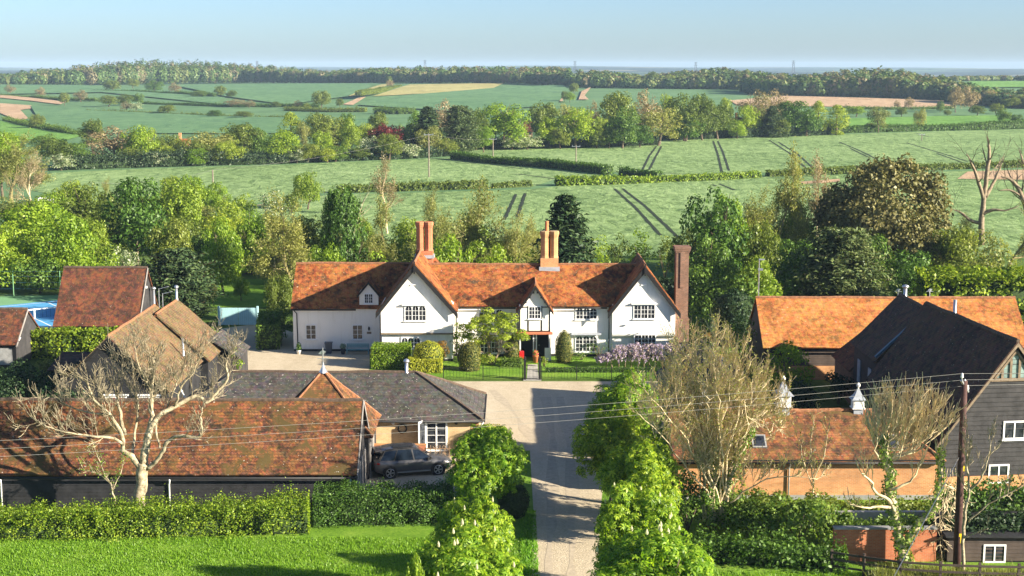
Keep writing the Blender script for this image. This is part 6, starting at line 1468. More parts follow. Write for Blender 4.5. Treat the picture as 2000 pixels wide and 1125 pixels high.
# garden in front of the house
hedge('clipped_hedge', 'square clipped dark green hedge right of the teal bench', [(PX(729, 690, 117.6), 117.6), (PX(800, 690, 117.6), 117.6)], 2.6, [1.95, 1.95], 'leaf_hedge', .06, 120, .1, seed=15, rag=.05)
hedge('clipped_hedge', 'low clipped yellow green hedge below the golden dome', [(PX(800, 720, 115.6), 115.6), (PX(862, 720, 115.6), 115.6)], 1.6, [1.25, 1.15], 'leaf_golden', .06, 120, .08, seed=16, rag=.05)
hedge('clipped_hedge', 'small square box hedge left of the front gate', [(PX(980, 730, 117.6), 117.6), (PX(1020, 730, 117.6), 117.6)], .9, [.8, .8], 'leaf_deep', .05, 150, .06, seed=17, rag=.04)
hedge('clipped_hedge', 'long low dark hedge at the foot of the front railing', [(PX(1066, 740, 115.3), 115.3), (PX(1300, 740, 115.3), 115.3)], .5, [.45, .45], 'leaf_deep', .05, 150, .05, seed=18, rag=.04)
def topi(px, Y, top, w, kind, leaf, label, seed):
    x = PX(px, 700, Y); s = scale_at(Y, 1); r = w / s / 2; h = PZ(top, Y)
    if kind == 'cone': prof = [(r * .8, 0), (r, h * .25), (r * .98, h * .5), (r * .8, h * .75), (r * .5, h * .92), (.02, h)]
    elif kind == 'drum': prof = [(r * .9, 0), (r, h * .3), (r * 1.02, h * .75), (r * .9, h * .93), (r * .5, h * 1.0), (.02, h * 1.02)]
    else: prof = [(r * .7, 0), (r, h * .35), (r, h * .6), (r * .72, h * .86), (.02, h)]
    return clipped('topiary_yew' if kind != 'dome' else 'clipped_shrub', label, x, Y, prof, leaf, .05, 230, seed=seed)
topi(1101, 119.3, 645, 34, 'cone', 'leaf_yew', 'tall clipped yew cone right of the porch', 21)
topi(999, 119.0, 655, 30, 'cone', 'leaf_yew', 'clipped yew cone left of the porch behind the red box', 22)
topi(917, 116.2, 670, 42, 'drum', 'leaf_yew', 'stout clipped yew drum rising through the railing', 23)
topi(836, 116.6, 665, 60, 'dome', 'leaf_golden', 'rounded golden green dome bush left of the climbing shrub', 24)
shrub_px('copper_leaved_shrub', 'copper and orange leaved shrub behind the golden dome', 862, 118.3, 664, 36, 'leaf_orange', size=.07, dens=60, seed=31)
shrub_px('climbing_shrub', 'bright green climber against the left gable corner', 895, 119.9, 640, 34, 'leaf_lime', size=.09, dens=40, seed=32)
shrub_px('flowering_shrub', 'loose pale green shrub behind the railing left of the gate', 955, 118.4, 690, 46, 'leaf_yellow', size=.07, dens=40, seed=33)
shrub_px('flowering_shrub', 'slim light green shrub just right of the front gate', 1063, 117.5, 695, 16, 'leaf_yellow', size=.06, dens=60, seed=34)
shrub_px('rose_bush', 'sparse pale rose climbing beside the downpipe', 1170, 120.7, 662, 50, 'leaf_ivy', size=.05, dens=9, seed=35, sy=.3)
shrub_px('rose_bush', 'sparse pale rose spreading below the arched window', 1135, 120.4, 690, 40, 'leaf_ivy', size=.05, dens=12, seed=36, sy=.4)
# little acer in front of the house
rs = np.random.RandomState(77); Y = 118.3; x = PX(962, 640, Y); th = MB(); tips = []; rnd = random.Random(9)
o = thing('acer_tree', 'small bright yellow green acer in front of the white house', 'tree', (x, Y, 0))
for k in range(3): grow(th, th, tips, rnd, Vector((.12 * k - .1, 0, 0)), Vector((.3 * (k - 1), .1, 1)), 2.0, .09, 0, 3, 4, .85, .15, .02, .66, .35, .01)
cr = [(d[0], d[1], d[2], .42) for d in ((-1.9, 0, 3.2), (-1.2, .3, 3.9), (-.3, 0, 4.2), (.8, .2, 4.1), (1.7, 0, 3.6), (2.1, 0, 2.9), (-2.3, .1, 2.5), (-1.0, -.5, 3.2), (.2, -.6, 3.3), (1.1, -.5, 3.0), (-.6, .4, 2.6), (.6, .6, 2.5), (1.9, -.2, 2.2), (-1.7, -.3, 2.1), (0, -.3, 3.7), (-.7, 0, 4.4), (1.4, .4, 4.2), (-2.2, .2, 3.3))]
cr = [(a + .4 * rs.normal(), b + .5 * rs.normal(), c + .25 * rs.normal(), r * (.9 + .6 * rs.random())) for a, b, c, r in cr for _ in range(3)]
c, nn = clump_leaves(cr, 26, rs, up=.9, jit=.4, flat=.5, lo=-1)
for n_, me in (('trunk', None), ('crown', np_mesh('acer_crown', leaf_quads(c, nn, .10 * (.6 + .8 * rs.random(len(c))), .6, rs, .4), 4, ['leaf_yellow']))):
    if me is None: me = bpy.data.meshes.new('acer_trunk'); me.from_pydata(th.v, [], th.f); me.materials.append(M['bark_grey']); me.update()
    q = bpy.data.objects.new(n_, me); COL.objects.link(q); q.parent = o
# wisteria
rs = np.random.RandomState(5); Y = 117.2; C, N = [], []; x0, x1 = PX(1165, 705, Y), PX(1372, 705, Y)
for k in range(420):
    x = x0 + (x1 - x0) * rs.random(); e = min(1, (x - x0) / 2.2) * 1.0; z = .6 + (1.25 * e) * rs.random() + .15; y = Y + .9 * (rs.random() - .5); m = 34; t = rs.random(m)
    C.append(np.stack([x + .09 * rs.normal(size=m) * (1.2 - t), y + .09 * rs.normal(size=m) * (1.2 - t), z + .15 - .42 * t], 1)); N.append(unit(rs.normal(size=(m, 3)) + np.array([0, -.4, .3])))
c, nn = np.concatenate(C), np.concatenate(N); st_ = MB(); rnd = random.Random(2)
for k in range(16): xx = x0 + .8 + (x1 - x0 - .9) * k / 15; st_.tube([(xx, Y, 0), (xx + rnd.uniform(-.3, .3), Y, 1.0), (xx + rnd.uniform(-.6, .6), Y + rnd.uniform(-.3, .3), 1.9)], [.05, .035, .012], 4)
leaf_thing('wisteria', 'long lilac flowering wisteria along the front garden', 'wisteria', leaf_quads(c, nn, .055 * (.6 + .8 * rs.random(len(c))), .7, rs), 4, ['leaf_wisteria', 'bark_grey'], (st_.v, st_.f))
# forecourt oval bed
x, y = PX(965, 820, 92.0), 92.0
clipped('clipped_shrub', 'low clipped box ring with a reddish middle at the cottage corner', PX(962, 815, 95.0), 94.0, [(1.0, 0), (1.05, .5), (.9, .8), (.02, .85)], 'leaf_golden', .05, 200, seed=41)
clipped('yew_ball', 'dark clipped yew ball behind the left chestnut beside the drive', PX(1003, 970, 76.5), 77.0, [(.5, 0), (.85, .6), (.9, 1.1), (.7, 1.7), (.02, 2.0)], 'leaf_darkyew_and_shade', .06, 200, seed=42)
clipped('yew_block', 'dark square clipped yew left of the tall mast', PX(1381, 620, 126.0), 126.0, [(.85, 0), (.9, 1.4), (.88, 2.6), (.7, 2.75), (.02, 2.8)], 'leaf_darkyew_and_shade', .08, 120, seed=43)
clipped('yew_block', 'large dark rounded yew mass beside the mast', PX(1435, 590, 127.5), 127.5, [(1.6, 0), (1.9, 1.6), (1.9, 3.6), (1.3, 4.6), (.02, 5.0)], 'leaf_darkyew_and_shade', .1, 80, seed=44, lump=.25)
hedge('hedge', 'dark tall hedge behind the house in front of the wheat', [(PX(1140, 520, 136), 136), (PX(1345, 520, 136), 136)], 1.6, [5.0, 5.0], 'leaf_darkyew_and_shade', .14, 22, .3, seed=45)
shrub_px('lavender_bush', 'grey blue leaved bush at the front of the parked car', 872, 78.6, 918, 46, 'leaf_blue', size=.05, dens=110, seed=46)
shrub_px('heather_shrub', 'orange brown shrub between wisteria and orange barn', 1385, 116.5, 645, 36, 'leaf_orange', size=.08, dens=40, seed=47)
shrub_px('gorse_bush', 'bright yellow flowering bush behind the bare tree', 1410, 112.0, 676, 38, 'leaf_gorse', size=.06, dens=60, seed=48)
shrub_px('garden_shrub', 'glossy green bush left of the orange roofed barn', 1452, 116.0, 615, 50, 'leaf_deep', size=.1, dens=30, seed=49)
shrub_px('garden_shrub', 'green bush with a bright leafy top in front of the orange barn', 1545, 106.0, 668, 95, 'leaf_lime', size=.12, dens=22, seed=50)
shrub_px('garden_shrub', 'dark round bush in the shade between the two barns', 1640, 104.0, 726, 70, 'leaf_darkyew_and_shade', size=.09, dens=40, seed=51)
shrub_px('garden_shrub', 'dark bush between stable and orange barn left of the flue', 1560, 100.0, 742, 90, 'leaf_darkyew_and_shade', size=.1, dens=30, seed=52)
shrub_px('yard_shrub', 'small bright green bush at the end of the tan tiled range', 462, 103.0, 676, 30, 'leaf_hedge', size=.08, dens=50, seed=53)
for i, (px_, Y, top, w, lf, lb) in enumerate(((30, 101, 716, 150, 'leaf_darkyew_and_shade', 'large dark shaded bush below the small barn'), (110, 98, 735, 120, 'leaf_darkyew_and_shade', 'dark shaded bush left of the tan tiled range'), (165, 104, 706, 80, 'leaf_darkyew_and_shade', 'dark shaded bush in front of the lean-to shed'), (85, 110, 690, 40, 'leaf_olive', 'pale dry plant beside the small barn'), (340, 118, 632, 60, 'leaf_yellow', 'yellow green shrub left of the teal gate'), (410, 122, 628, 46, 'leaf_lime', 'flowering green shrub beside the teal gate'),
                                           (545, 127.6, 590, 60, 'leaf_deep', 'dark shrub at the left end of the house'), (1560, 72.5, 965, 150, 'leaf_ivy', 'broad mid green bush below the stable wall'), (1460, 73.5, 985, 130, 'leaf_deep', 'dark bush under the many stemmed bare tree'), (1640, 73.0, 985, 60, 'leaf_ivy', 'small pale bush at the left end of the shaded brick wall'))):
    shrub_px('shrub', lb, px_, Y, top, w, lf, size=.1, dens=30, n=22, seed=60 + i)
hedge('hedge', 'deep shaded hedge along the bottom right behind the fence', [(PX(1360, 1090, 69.5), 69.5), (PX(1500, 1090, 69.0), 69.0), (PX(1650, 1090, 68.5), 68.5)], 1.6, [1.4, 1.6, 1.2], 'leaf_deep', .09, 60, 1.0, seed=75, rag=.5)
hedge('hedge', 'dark leafy hedge above the boarded lean-to', [(PX(1835, 1020, 73.5), 73.5), (PX(2040, 1020, 73.5), 73.5)], 1.8, [3.0, 3.1], 'leaf_deep', .09, 50, .8, seed=76, rag=.5)

# ------------------------------------------------------------------ horse chestnuts along the drive
def chestnut_meshes(seed):
    rs = np.random.RandomState(seed); R_, Hh, zc = 2.25, 2.35, 3.3
    cl = shell_clumps(rs, R_, Hh, zc, 64, .42, .85, fill=.22) + [(0, 0, zc, 1.25), (.6, .3, zc - .8, 1.0), (-.5, -.4, zc + .6, 1.0)]
    c, nn = clump_leaves(cl, 9, rs, up=.55, jit=.38, lo=-.7)
    lv = leaf_palms(c, nn, .25 * (.75 + .5 * rs.random(len(c))), rs)
    tr = MB(); tips = []; grow(tr, tr, tips, random.Random(seed), Vector((0, 0, -.1)), Vector((0, 0, 1)), 2.3, .22, 0, 2, 5, .8, .08, .05, .75, .5, .03)
    tm = bpy.data.meshes.new('chestnut_trunk'); tm.from_pydata(tr.v, [], tr.f); tm.materials.append(M['bark']); tm.update()
    fl = MB(); rnd = random.Random(seed + 1); k = 0
    for i in range(400):
        q = cl[rnd.randrange(len(cl) - 3)]; d = Vector((rnd.gauss(0, .6), rnd.gauss(0, .6) - .3, 1)).normalized()
        p = Vector(q[:3]) + d * q[3] * 1.02
        if (p.xy.length / R_) ** 2 + ((p.z - zc) / Hh) ** 2 < .8: continue
        fl.lathe(p, [(.04, 0), (.06, .06), (.045, .14), (.01, .25)], 6); k += 1
        if k > 11: break
    fm = bpy.data.meshes.new('chestnut_blossom'); fm.from_pydata(fl.v, [], fl.f); fm.materials.append(M['flower_white']); fm.update()
    return np_mesh('chestnut_crown', lv, 4, ['leaf_chestnut']), tm, fm
CM = [chestnut_meshes(s) for s in (101, 202, 303)]
def chestnut(px, top, w, label, v, hgt=5.75, bloom=False, rot=0.0, flat=1.0):
    dzz = H0 - hgt; s = (top - HZ) * CT / dzz; zc_ = F / s; Y = (zc_ - dzz * ST) / CT; x = PX(px, top + 70, Y)
    o = thing('horse_chestnut', label, 'tree', (x, Y, 0), 'horse chestnuts lining the drive'); sc_ = w / s / 2 / 2.3; o.scale = (sc_, sc_ * flat, hgt / 5.75); o.rotation_euler.z = rot
    cr, tm, fm = CM[v]
    for n_, me in (('trunk', tm), ('crown', cr)) + ((('blossom', fm),) if bloom else ()):
        q = bpy.data.objects.new(n_, me); COL.objects.link(q); q.parent = o
chestnut(951, 828, 146, 'round chestnut left of the drive next to the parked car', 0, 5.6)
chestnut(926, 966, 160, 'second chestnut on the left of the drive, in front of the round one', 1, 5.7, True, .6)
chestnut(905, 1034, 215, 'nearest leafy chestnut on the left of the drive', 2, 5.8, True, 1.9)
chestnut(812, 1082, 46, 'small low chestnut sprout at the left foot of the nearest one', 0, 5.3, False, 2.2)
chestnut(1222, 728, 150, 'farthest chestnut on the right of the drive, pointing at the wisteria', 1, 6.0, False, 2.5)
chestnut(1195, 792, 150, 'chestnut leaning out over the forecourt on the right of the drive', 2, 5.9, False, .4)
chestnut(1255, 858, 165, 'chestnut in the middle of the right hand row beside the bare tree', 0, 5.7, False, 1.3)
chestnut(1243, 948, 168, 'fourth chestnut of the right hand row, just above the nearest one', 1, 5.7, True, 4.0)
chestnut(1280, 1026, 240, 'nearest broad chestnut with white candles on the right of the drive', 2, 5.8, True, 5.1)

# ------------------------------------------------------------------ bare pollards built along their own limbs
def limb_tree(name, label, base, Yc, limbs, bark, twig_up=.22, twig_len=1.25, every=.34, leaf=None, lm=2, seed=1, start=.35, ivy=None, twig_mx=4, twig_kids=3, fan=.7, group=None, thin_k=.82, wob=.03, rtw=.013):
    rnd = random.Random(seed); rs = np.random.RandomState(seed); bx_ = PX(base[0], base[1], Yc); o = thing(name, label, 'tree', (bx_, Yc, 0), group); thick, thin, tips = MB(), MB(), []
    ivp = []
    for L_ in limbs:
        pts = []; rads = []
        for q in L_['p']:
            y = Yc + (q[3] if len(q) > 3 else 0); X_, Z_ = P(q[0], q[1], y); pts.append(Vector((X_, y, max(Z_, -.1)))); rads.append(q[2] * (thin_k if q[2] < .2 else .95))
        fp_, fr = [], []
        for k in range(len(pts) - 1):
            m = 4
            for j in range(m):
                t_ = j / m; p0 = pts[max(k - 1, 0)]; p1, p2 = pts[k], pts[k + 1]; p3 = pts[min(k + 2, len(pts) - 1)]
                p = .5 * ((2 * p1) + (p2 - p0) * t_ + (2 * p0 - 5 * p1 + 4 * p2 - p3) * t_ ** 2 + (3 * p1 - p0 - 3 * p2 + p3) * t_ ** 3)
                fp_.append(p + Vector((rnd.gauss(0, wob), rnd.gauss(0, wob), 0))); fr.append((rads[k] + (rads[k + 1] - rads[k]) * t_) * rnd.uniform(.93, 1.07))
        fp_.append(pts[-1]); fr.append(rads[-1]); thick.tube(fp_, fr, 8)
        if L_.get('ivy'): ivp += [(p.x, p.y, p.z, r + .16) for p, r in zip(fp_, fr)]
        if L_.get('bare'): continue
        tot = sum((b - a).length for a, b in zip(fp_, fp_[1:])); acc = 0; nxt = tot * L_.get('start', start)
        for k in range(len(fp_) - 1):
            acc += (fp_[k + 1] - fp_[k]).length
            while acc >= nxt:
                nxt += every * rnd.uniform(.7, 1.3); ax = (fp_[k + 1] - fp_[k]).normalized(); q = ax.orthogonal().normalized(); q.rotate(Matrix.Rotation(rnd.random() * 6.283, 3, ax))
                dd = (ax * .5 + q * fan + Vector((0, 0, .45))).normalized()
                grow(thick, thin, tips, rnd, fp_[k + 1], dd, twig_len * rnd.uniform(.6, 1.2) * L_.get('tl', 1), max(rtw * 1.2, fr[k] * .4), 2, twig_mx, twig_kids, fan, .17, twig_up, .68, .25, rtw)
    for n_, mb_ in (('trunk', thick), ('crown', thin)):
        mb_.build(n_, bark, o, n_ == 'trunk')
    if ivp:
        c, nn = clump_leaves(ivp, 60, rs, up=.2, lo=-1); me = np_mesh('ivy', leaf_quads(c - np.array(tuple(o.location)), nn, .07 * (.6 + .8 * rs.random(len(c))), .8, rs, .3), 4, [ivy]); q = bpy.data.objects.new('ivy', me); COL.objects.link(q); q.parent = o
    if leaf:
        tp = np.array([tuple(p) for p, d in tips]); c = np.repeat(tp, lm, 0) + rs.normal(size=(len(tp) * lm, 3)) * .08; c = c - np.array(tuple(o.location))
        me = np_mesh('leaves', leaf_quads(c, unit(rs.normal(size=c.shape)), .045 * (.6 + .8 * rs.random(len(c))), .6, rs), 4, [leaf]); q = bpy.data.objects.new('leaves', me); COL.objects.link(q); q.parent = o
    return o
YT = 75.8
limb_tree('bare_tree', 'big pale leafless tree in front of the mossy orange barn roof', (272, 1030), YT, [
    dict(p=[(270, 1035, .42), (271, 985, .38), (276, 945, .34), (280, 905, .33)], bare=True),
    dict(p=[(275, 915, .22), (258, 893, .20), (241, 880, .17), (238, 850, .14, -.3), (214, 810, .12, -.6), (184, 779, .10, -.8), (170, 747, .07, -1), (152, 735, .04, -1.1)]),
    dict(p=[(281, 910, .28), (284, 878, .24), (294, 838, .20), (312, 811, .18, .2), (340, 795, .16, .5), (384, 773, .13, .8), (403, 786, .11, .9), (423, 767, .10, 1), (445, 739, .08, 1.1), (443, 704, .05, 1.2), (462, 670, .02, 1.2)], start=.45, tl=.8),
    dict(p=[(292, 842, .18), (296, 800, .17, .3), (298, 750, .15, .4), (299, 697, .14, .5)], start=.2),
    dict(p=[(289, 915, .16, -.1), (305, 900, .15, -.3), (316, 885, .14, -.5), (332, 858, .13, -.7), (356, 851, .12, -.9), (391, 852, .10, -1), (393, 820, .07, -1.1), (396, 796, .03, -1.1)], start=.55, tl=.7),
    dict(p=[(239, 868, .12, -.2), (221, 856, .10, -.7), (180, 852, .08, -1.2), (140, 846, .06, -1.6), (98, 836, .04, -2), (70, 822, .02, -2.2)], start=.25),
    dict(p=[(243, 850, .14, .2), (234, 805, .12, .6), (229, 771, .10, 1), (236, 725, .07, 1.4), (240, 690, .04, 1.6)], start=.25),
    dict(p=[(258, 893, .12, .3), (262, 850, .10, .9), (270, 800, .08, 1.5), (262, 750, .06, 2.0), (256, 700, .03, 2.2)], start=.3),
    dict(p=[(312, 875, .08, .4), (306, 830, .08, .9), (330, 790, .07, 1.4), (345, 745, .06, 1.8), (372, 700, .03, 2.2)], start=.3),
    dict(p=[(300, 780, .08, .4), (285, 745, .06, .2), (268, 705, .05, 0), (262, 672, .02, 0)], start=.2),
    dict(p=[(214, 810, .08, -.6), (170, 805, .07, -.3), (130, 790, .05, 0), (105, 770, .03, .2)], start=.2),
    dict(p=[(340, 795, .08, .5), (352, 760, .07, .2), (378, 725, .05, 0), (398, 680, .02, 0)], start=.2),
], 'bark_pale', .19, 1.05, .25, None, seed=8, twig_kids=3, thin_k=.78, fan=.85)
limb_tree('sapling', 'thin pale sapling with few leaves left of the big bare trunk', (228, 1030), 75.3, [dict(p=[(228, 1035, .06), (226, 985, .06), (215, 945, .05), (190, 925, .04), (165, 918, .015)], start=.4), dict(p=[(220, 955, .04), (234, 930, .03), (240, 905, .015)], start=.3), dict(p=[(215, 945, .04), (198, 910, .03), (185, 880, .015)], start=.3)], 'bark_pale', .2, .5, .25, 'leaf_lime', 3, 9, twig_mx=3)
# many-stemmed bare tree on the right
rnd = random.Random(33); lb_ = []
for k in range(25):
    t_ = k / 24; tx_ = 1268 + 262 * t_ + rnd.uniform(-10, 10); ty_ = 672 + 150 * abs(t_ - .5) ** 1.6 * 2.2 + rnd.uniform(-12, 45); bx_ = 1398 + rnd.uniform(-22, 26); dy = rnd.uniform(-2.2, 2.2)
    lb_.append(dict(p=[(bx_, 1018, .09), (bx_ + (tx_ - bx_) * .22, 930 - rnd.uniform(0, 20), .075, dy * .3), (bx_ + (tx_ - bx_) * .62, 820 - rnd.uniform(0, 30), .055, dy * .7), (bx_ + (tx_ - bx_) * .9, (ty_ + 60), .03, dy * .9), (tx_, ty_, .012, dy)], ivy=(k % 4 == 0 and False)))
lb_.append(dict(p=[(1392, 1020, .30), (1390, 960, .26), (1385, 900, .2), (1380, 850, .12), (1388, 800, .05)], ivy=True, bare=True)); lb_.append(dict(p=[(1410, 1020, .2), (1425, 940, .18), (1450, 880, .12), (1470, 840, .05)], ivy=True, bare=True))
lb_ += [dict(p=[(1398, 990, .08), (1345, 920, .06, -1), (1290, 850, .045, -2), (1240, 800, .02, -2.4)]), dict(p=[(1400, 980, .08), (1350, 880, .06, -1.2), (1300, 810, .045, -2), (1258, 760, .02, -2.2)]), dict(p=[(1405, 1000, .09), (1470, 950, .06, -.8), (1530, 930, .045, -1.4), (1590, 935, .015, -2)])]
limb_tree('bare_tree', 'many stemmed leafless tree fanning up in front of the stable', (1398, 1020), 74.6, lb_, 'bark_tan', .22, .95, .36, 'leaf_olive', 1, 34, start=.22, ivy='leaf_ivy', twig_kids=3, fan=.62, thin_k=.62, wob=.07, rtw=.014)
# ivy clad pollard
YP = 68.6; lb_ = [dict(p=[(1768, 1135, .30), (1766, 1090, .28), (1752, 1030, .26), (1742, 960, .24), (1730, 890, .2), (1722, 850, .16)], ivy=True, bare=True),
    dict(p=[(1765, 1065, .2), (1790, 1030, .18, -.4), (1825, 985, .15, -.6), (1836, 930, .12, -.7), (1838, 880, .09, -.7)], ivy=True, start=.75), dict(p=[(1755, 1040, .14), (1742, 985, .12, -.4), (1712, 960, .09, -.7), (1690, 930, .06, -.9), (1682, 925, .03, -1)], start=.7),
    dict(p=[(1745, 990, .12, -.2), (1720, 990, .09, -.5), (1690, 992, .06, -.8), (1660, 984, .03, -1)], start=.5, tl=.6), dict(p=[(1740, 950, .10), (1745, 955, .1, -.4), (1780, 935, .06, -.6), (1800, 905, .03, -.7)], start=.6, tl=.6)]
rnd = random.Random(5)
for k in range(30):
    tx_ = 1692 + 165 * k / 29 + rnd.uniform(-8, 8); bx_ = 1722 + (tx_ - 1722) * .42 + rnd.uniform(-6, 6); by_ = 880 + rnd.uniform(-25, 15); ty_ = 772 + abs(tx_ - 1765) * .28 + rnd.uniform(-6, 40); dy = rnd.uniform(-1, 1)
    lb_.append(dict(p=[(1726 if bx_ < 1790 else 1836, by_ + 8, .05), (bx_, by_, .045, dy * .4), ((bx_ + tx_) / 2, (by_ + ty_) / 2, .03, dy * .8), (tx_, ty_, .010, dy)], start=.3, tl=.7))
limb_tree('pollarded_tree', 'ivy clad pollard with a brush of tan shoots beside the electricity pole', (1768, 1130), YP, lb_, 'bark_tan', .24, 1.15, .22, None, seed=6, ivy='leaf_ivy', twig_kids=3, fan=.42, twig_mx=3, thin_k=.8, wob=.06, rtw=.017)
limb_tree('bare_tree', 'slim pale bare tree just right of the electricity pole', (1882, 1120), 67.4, [dict(p=[(1880, 1125, .12), (1882, 1060, .11), (1884, 1000, .10), (1893, 960, .08), (1888, 900, .05), (1892, 850, .02)], start=.6), dict(p=[(1893, 960, .07), (1915, 935, .06, -.3), (1930, 895, .04, -.5), (1935, 868, .015, -.5)], start=.4), dict(p=[(1884, 1050, .06), (1905, 1040, .05, -.4), (1930, 1032, .02, -.7)], start=.5, tl=.6), dict(p=[(1890, 1020, .05), (1930, 985, .04, -.3), (1985, 955, .03, -.6), (2020, 930, .015, -.8)], start=.3)], 'bark_pale', .25, .7, .4, None, seed=7)
limb_tree('hanging_creeper', 'tangle of bare hanging creeper left of the electricity pole', (1845, 1090), 69.5, [dict(p=[(1838 + 6 * k, 915, .016, .3 * k), (1826 + 8 * k, 990, .014, .3 * k), (1834 + 7 * k, 1050, .012, .3 * k), (1840 + 6 * k, 1100, .006, .3 * k)], start=.1, tl=.6) for k in range(7)], 'bark_tan', -.15, .8, .22, None, seed=10, twig_mx=3)

hedge('hedge', 'strip of dark undergrowth between the grey wall and the shaded brick wall', [(PX(1600, 1030, 72.2), 72.2), (PX(1826, 1030, 72.2), 72.2)], .9, [1.5, 1.6], 'leaf_deep', .09, 60, .5, seed=77, rag=.3)
limb_tree('dead_tree', 'dead bare tree with thick twisted limbs at the right', (1918, 470), 172, [dict(p=[(1917, 478, .42), (1917, 430, .38), (1922, 385, .31), (1928, 335, .28), (1932, 295, .2), (1929, 266, .06)], start=.55), dict(p=[(1921, 390, .28), (1908, 345, .22, -.5), (1894, 312, .14, -1), (1888, 300, .05, -1)], start=.3), dict(p=[(1924, 385, .28), (1944, 350, .2, .6), (1955, 322, .12, .8), (1962, 300, .04, 1)], start=.3),
    dict(p=[(1918, 418, .26), (1940, 410, .2, -.5), (1965, 411, .14, -1), (1990, 402, .05, -1.2)], start=.5), dict(p=[(1917, 437, .26), (1895, 430, .2, .4), (1878, 415, .14, .7), (1858, 408, .05, 1)], start=.4)], 'bark_grey', .1, 2.2, 1.1, None, seed=21, thin_k=.6, twig_kids=3, twig_mx=3, fan=.8)
limb_tree('dead_tree', 'second dead bare tree cut by the right edge', (2010, 470), 176, [dict(p=[(2010, 478, .4), (2006, 420, .36), (1990, 370, .3), (1972, 350, .2), (1955, 345, .06)], start=.5), dict(p=[(2000, 400, .3), (2012, 350, .25), (1998, 315, .15), (1990, 292, .05)], start=.3), dict(p=[(1996, 385, .2), (1975, 372, .14), (1950, 372, .05)], start=.3)], 'bark_grey', .1, 2.2, 1.0, None, seed=22, twig_kids=3, twig_mx=3, fan=.8)

for i, (px_, Y, top, w, lf, lb) in enumerate(((1345, 74.6, 925, 110, 'leaf_deep', 'dark green bush between the right chestnuts and the many stemmed tree'), (1415, 75.4, 905, 90, 'leaf_ivy', 'ivy green bush at the foot of the many stemmed tree'), (1500, 75.0, 955, 100, 'leaf_oak', 'mid green bush against the stable wall beside its downpipe'), (1600, 74.2, 960, 80, 'leaf_oak', 'olive bush against the stable wall right of the downpipe'))):
    shrub_px('shrub', lb, px_, Y, top, w, lf, size=.09, dens=34, n=24, seed=260 + i)
hedge('hedge', 'low dark undergrowth along the foot of the stable wall', [(PX(1440, 990, 78.2), 78.2), (PX(1832, 990, 78.2), 78.2)], 1.2, [.5, .6], 'leaf_oak', .09, 60, .4, seed=78, rag=.3)
limb_tree('sapling', 'pale thin sapling in front of the stable roof right of the downpipe', (1590, 1010), 75.0, [dict(p=[(1590, 1015, .05), (1588, 940, .045), (1583, 880, .035), (1590, 820, .012)], start=.15), dict(p=[(1588, 950, .035), (1570, 900, .03, .3), (1560, 850, .010, .5)], start=.2), dict(p=[(1588, 940, .035), (1608, 890, .03, -.3), (1618, 838, .010, -.5)], start=.2)], 'bark_tan', .22, .6, .3, 'leaf_olive', 1, 23, twig_mx=3, fan=.5)

hedge('ivy_hedge', 'dark ivy sprawling over the roof of the boarded lean-to', [(PX(1845, 1040, 70.6), 70.6), (PX(2050, 1040, 70.6), 70.6)], 1.9, [1.0, 1.1], 'leaf_darkyew_and_shade', .09, 60, .6, z0=PZ(1052, 69.5), seed=79, rag=.3)
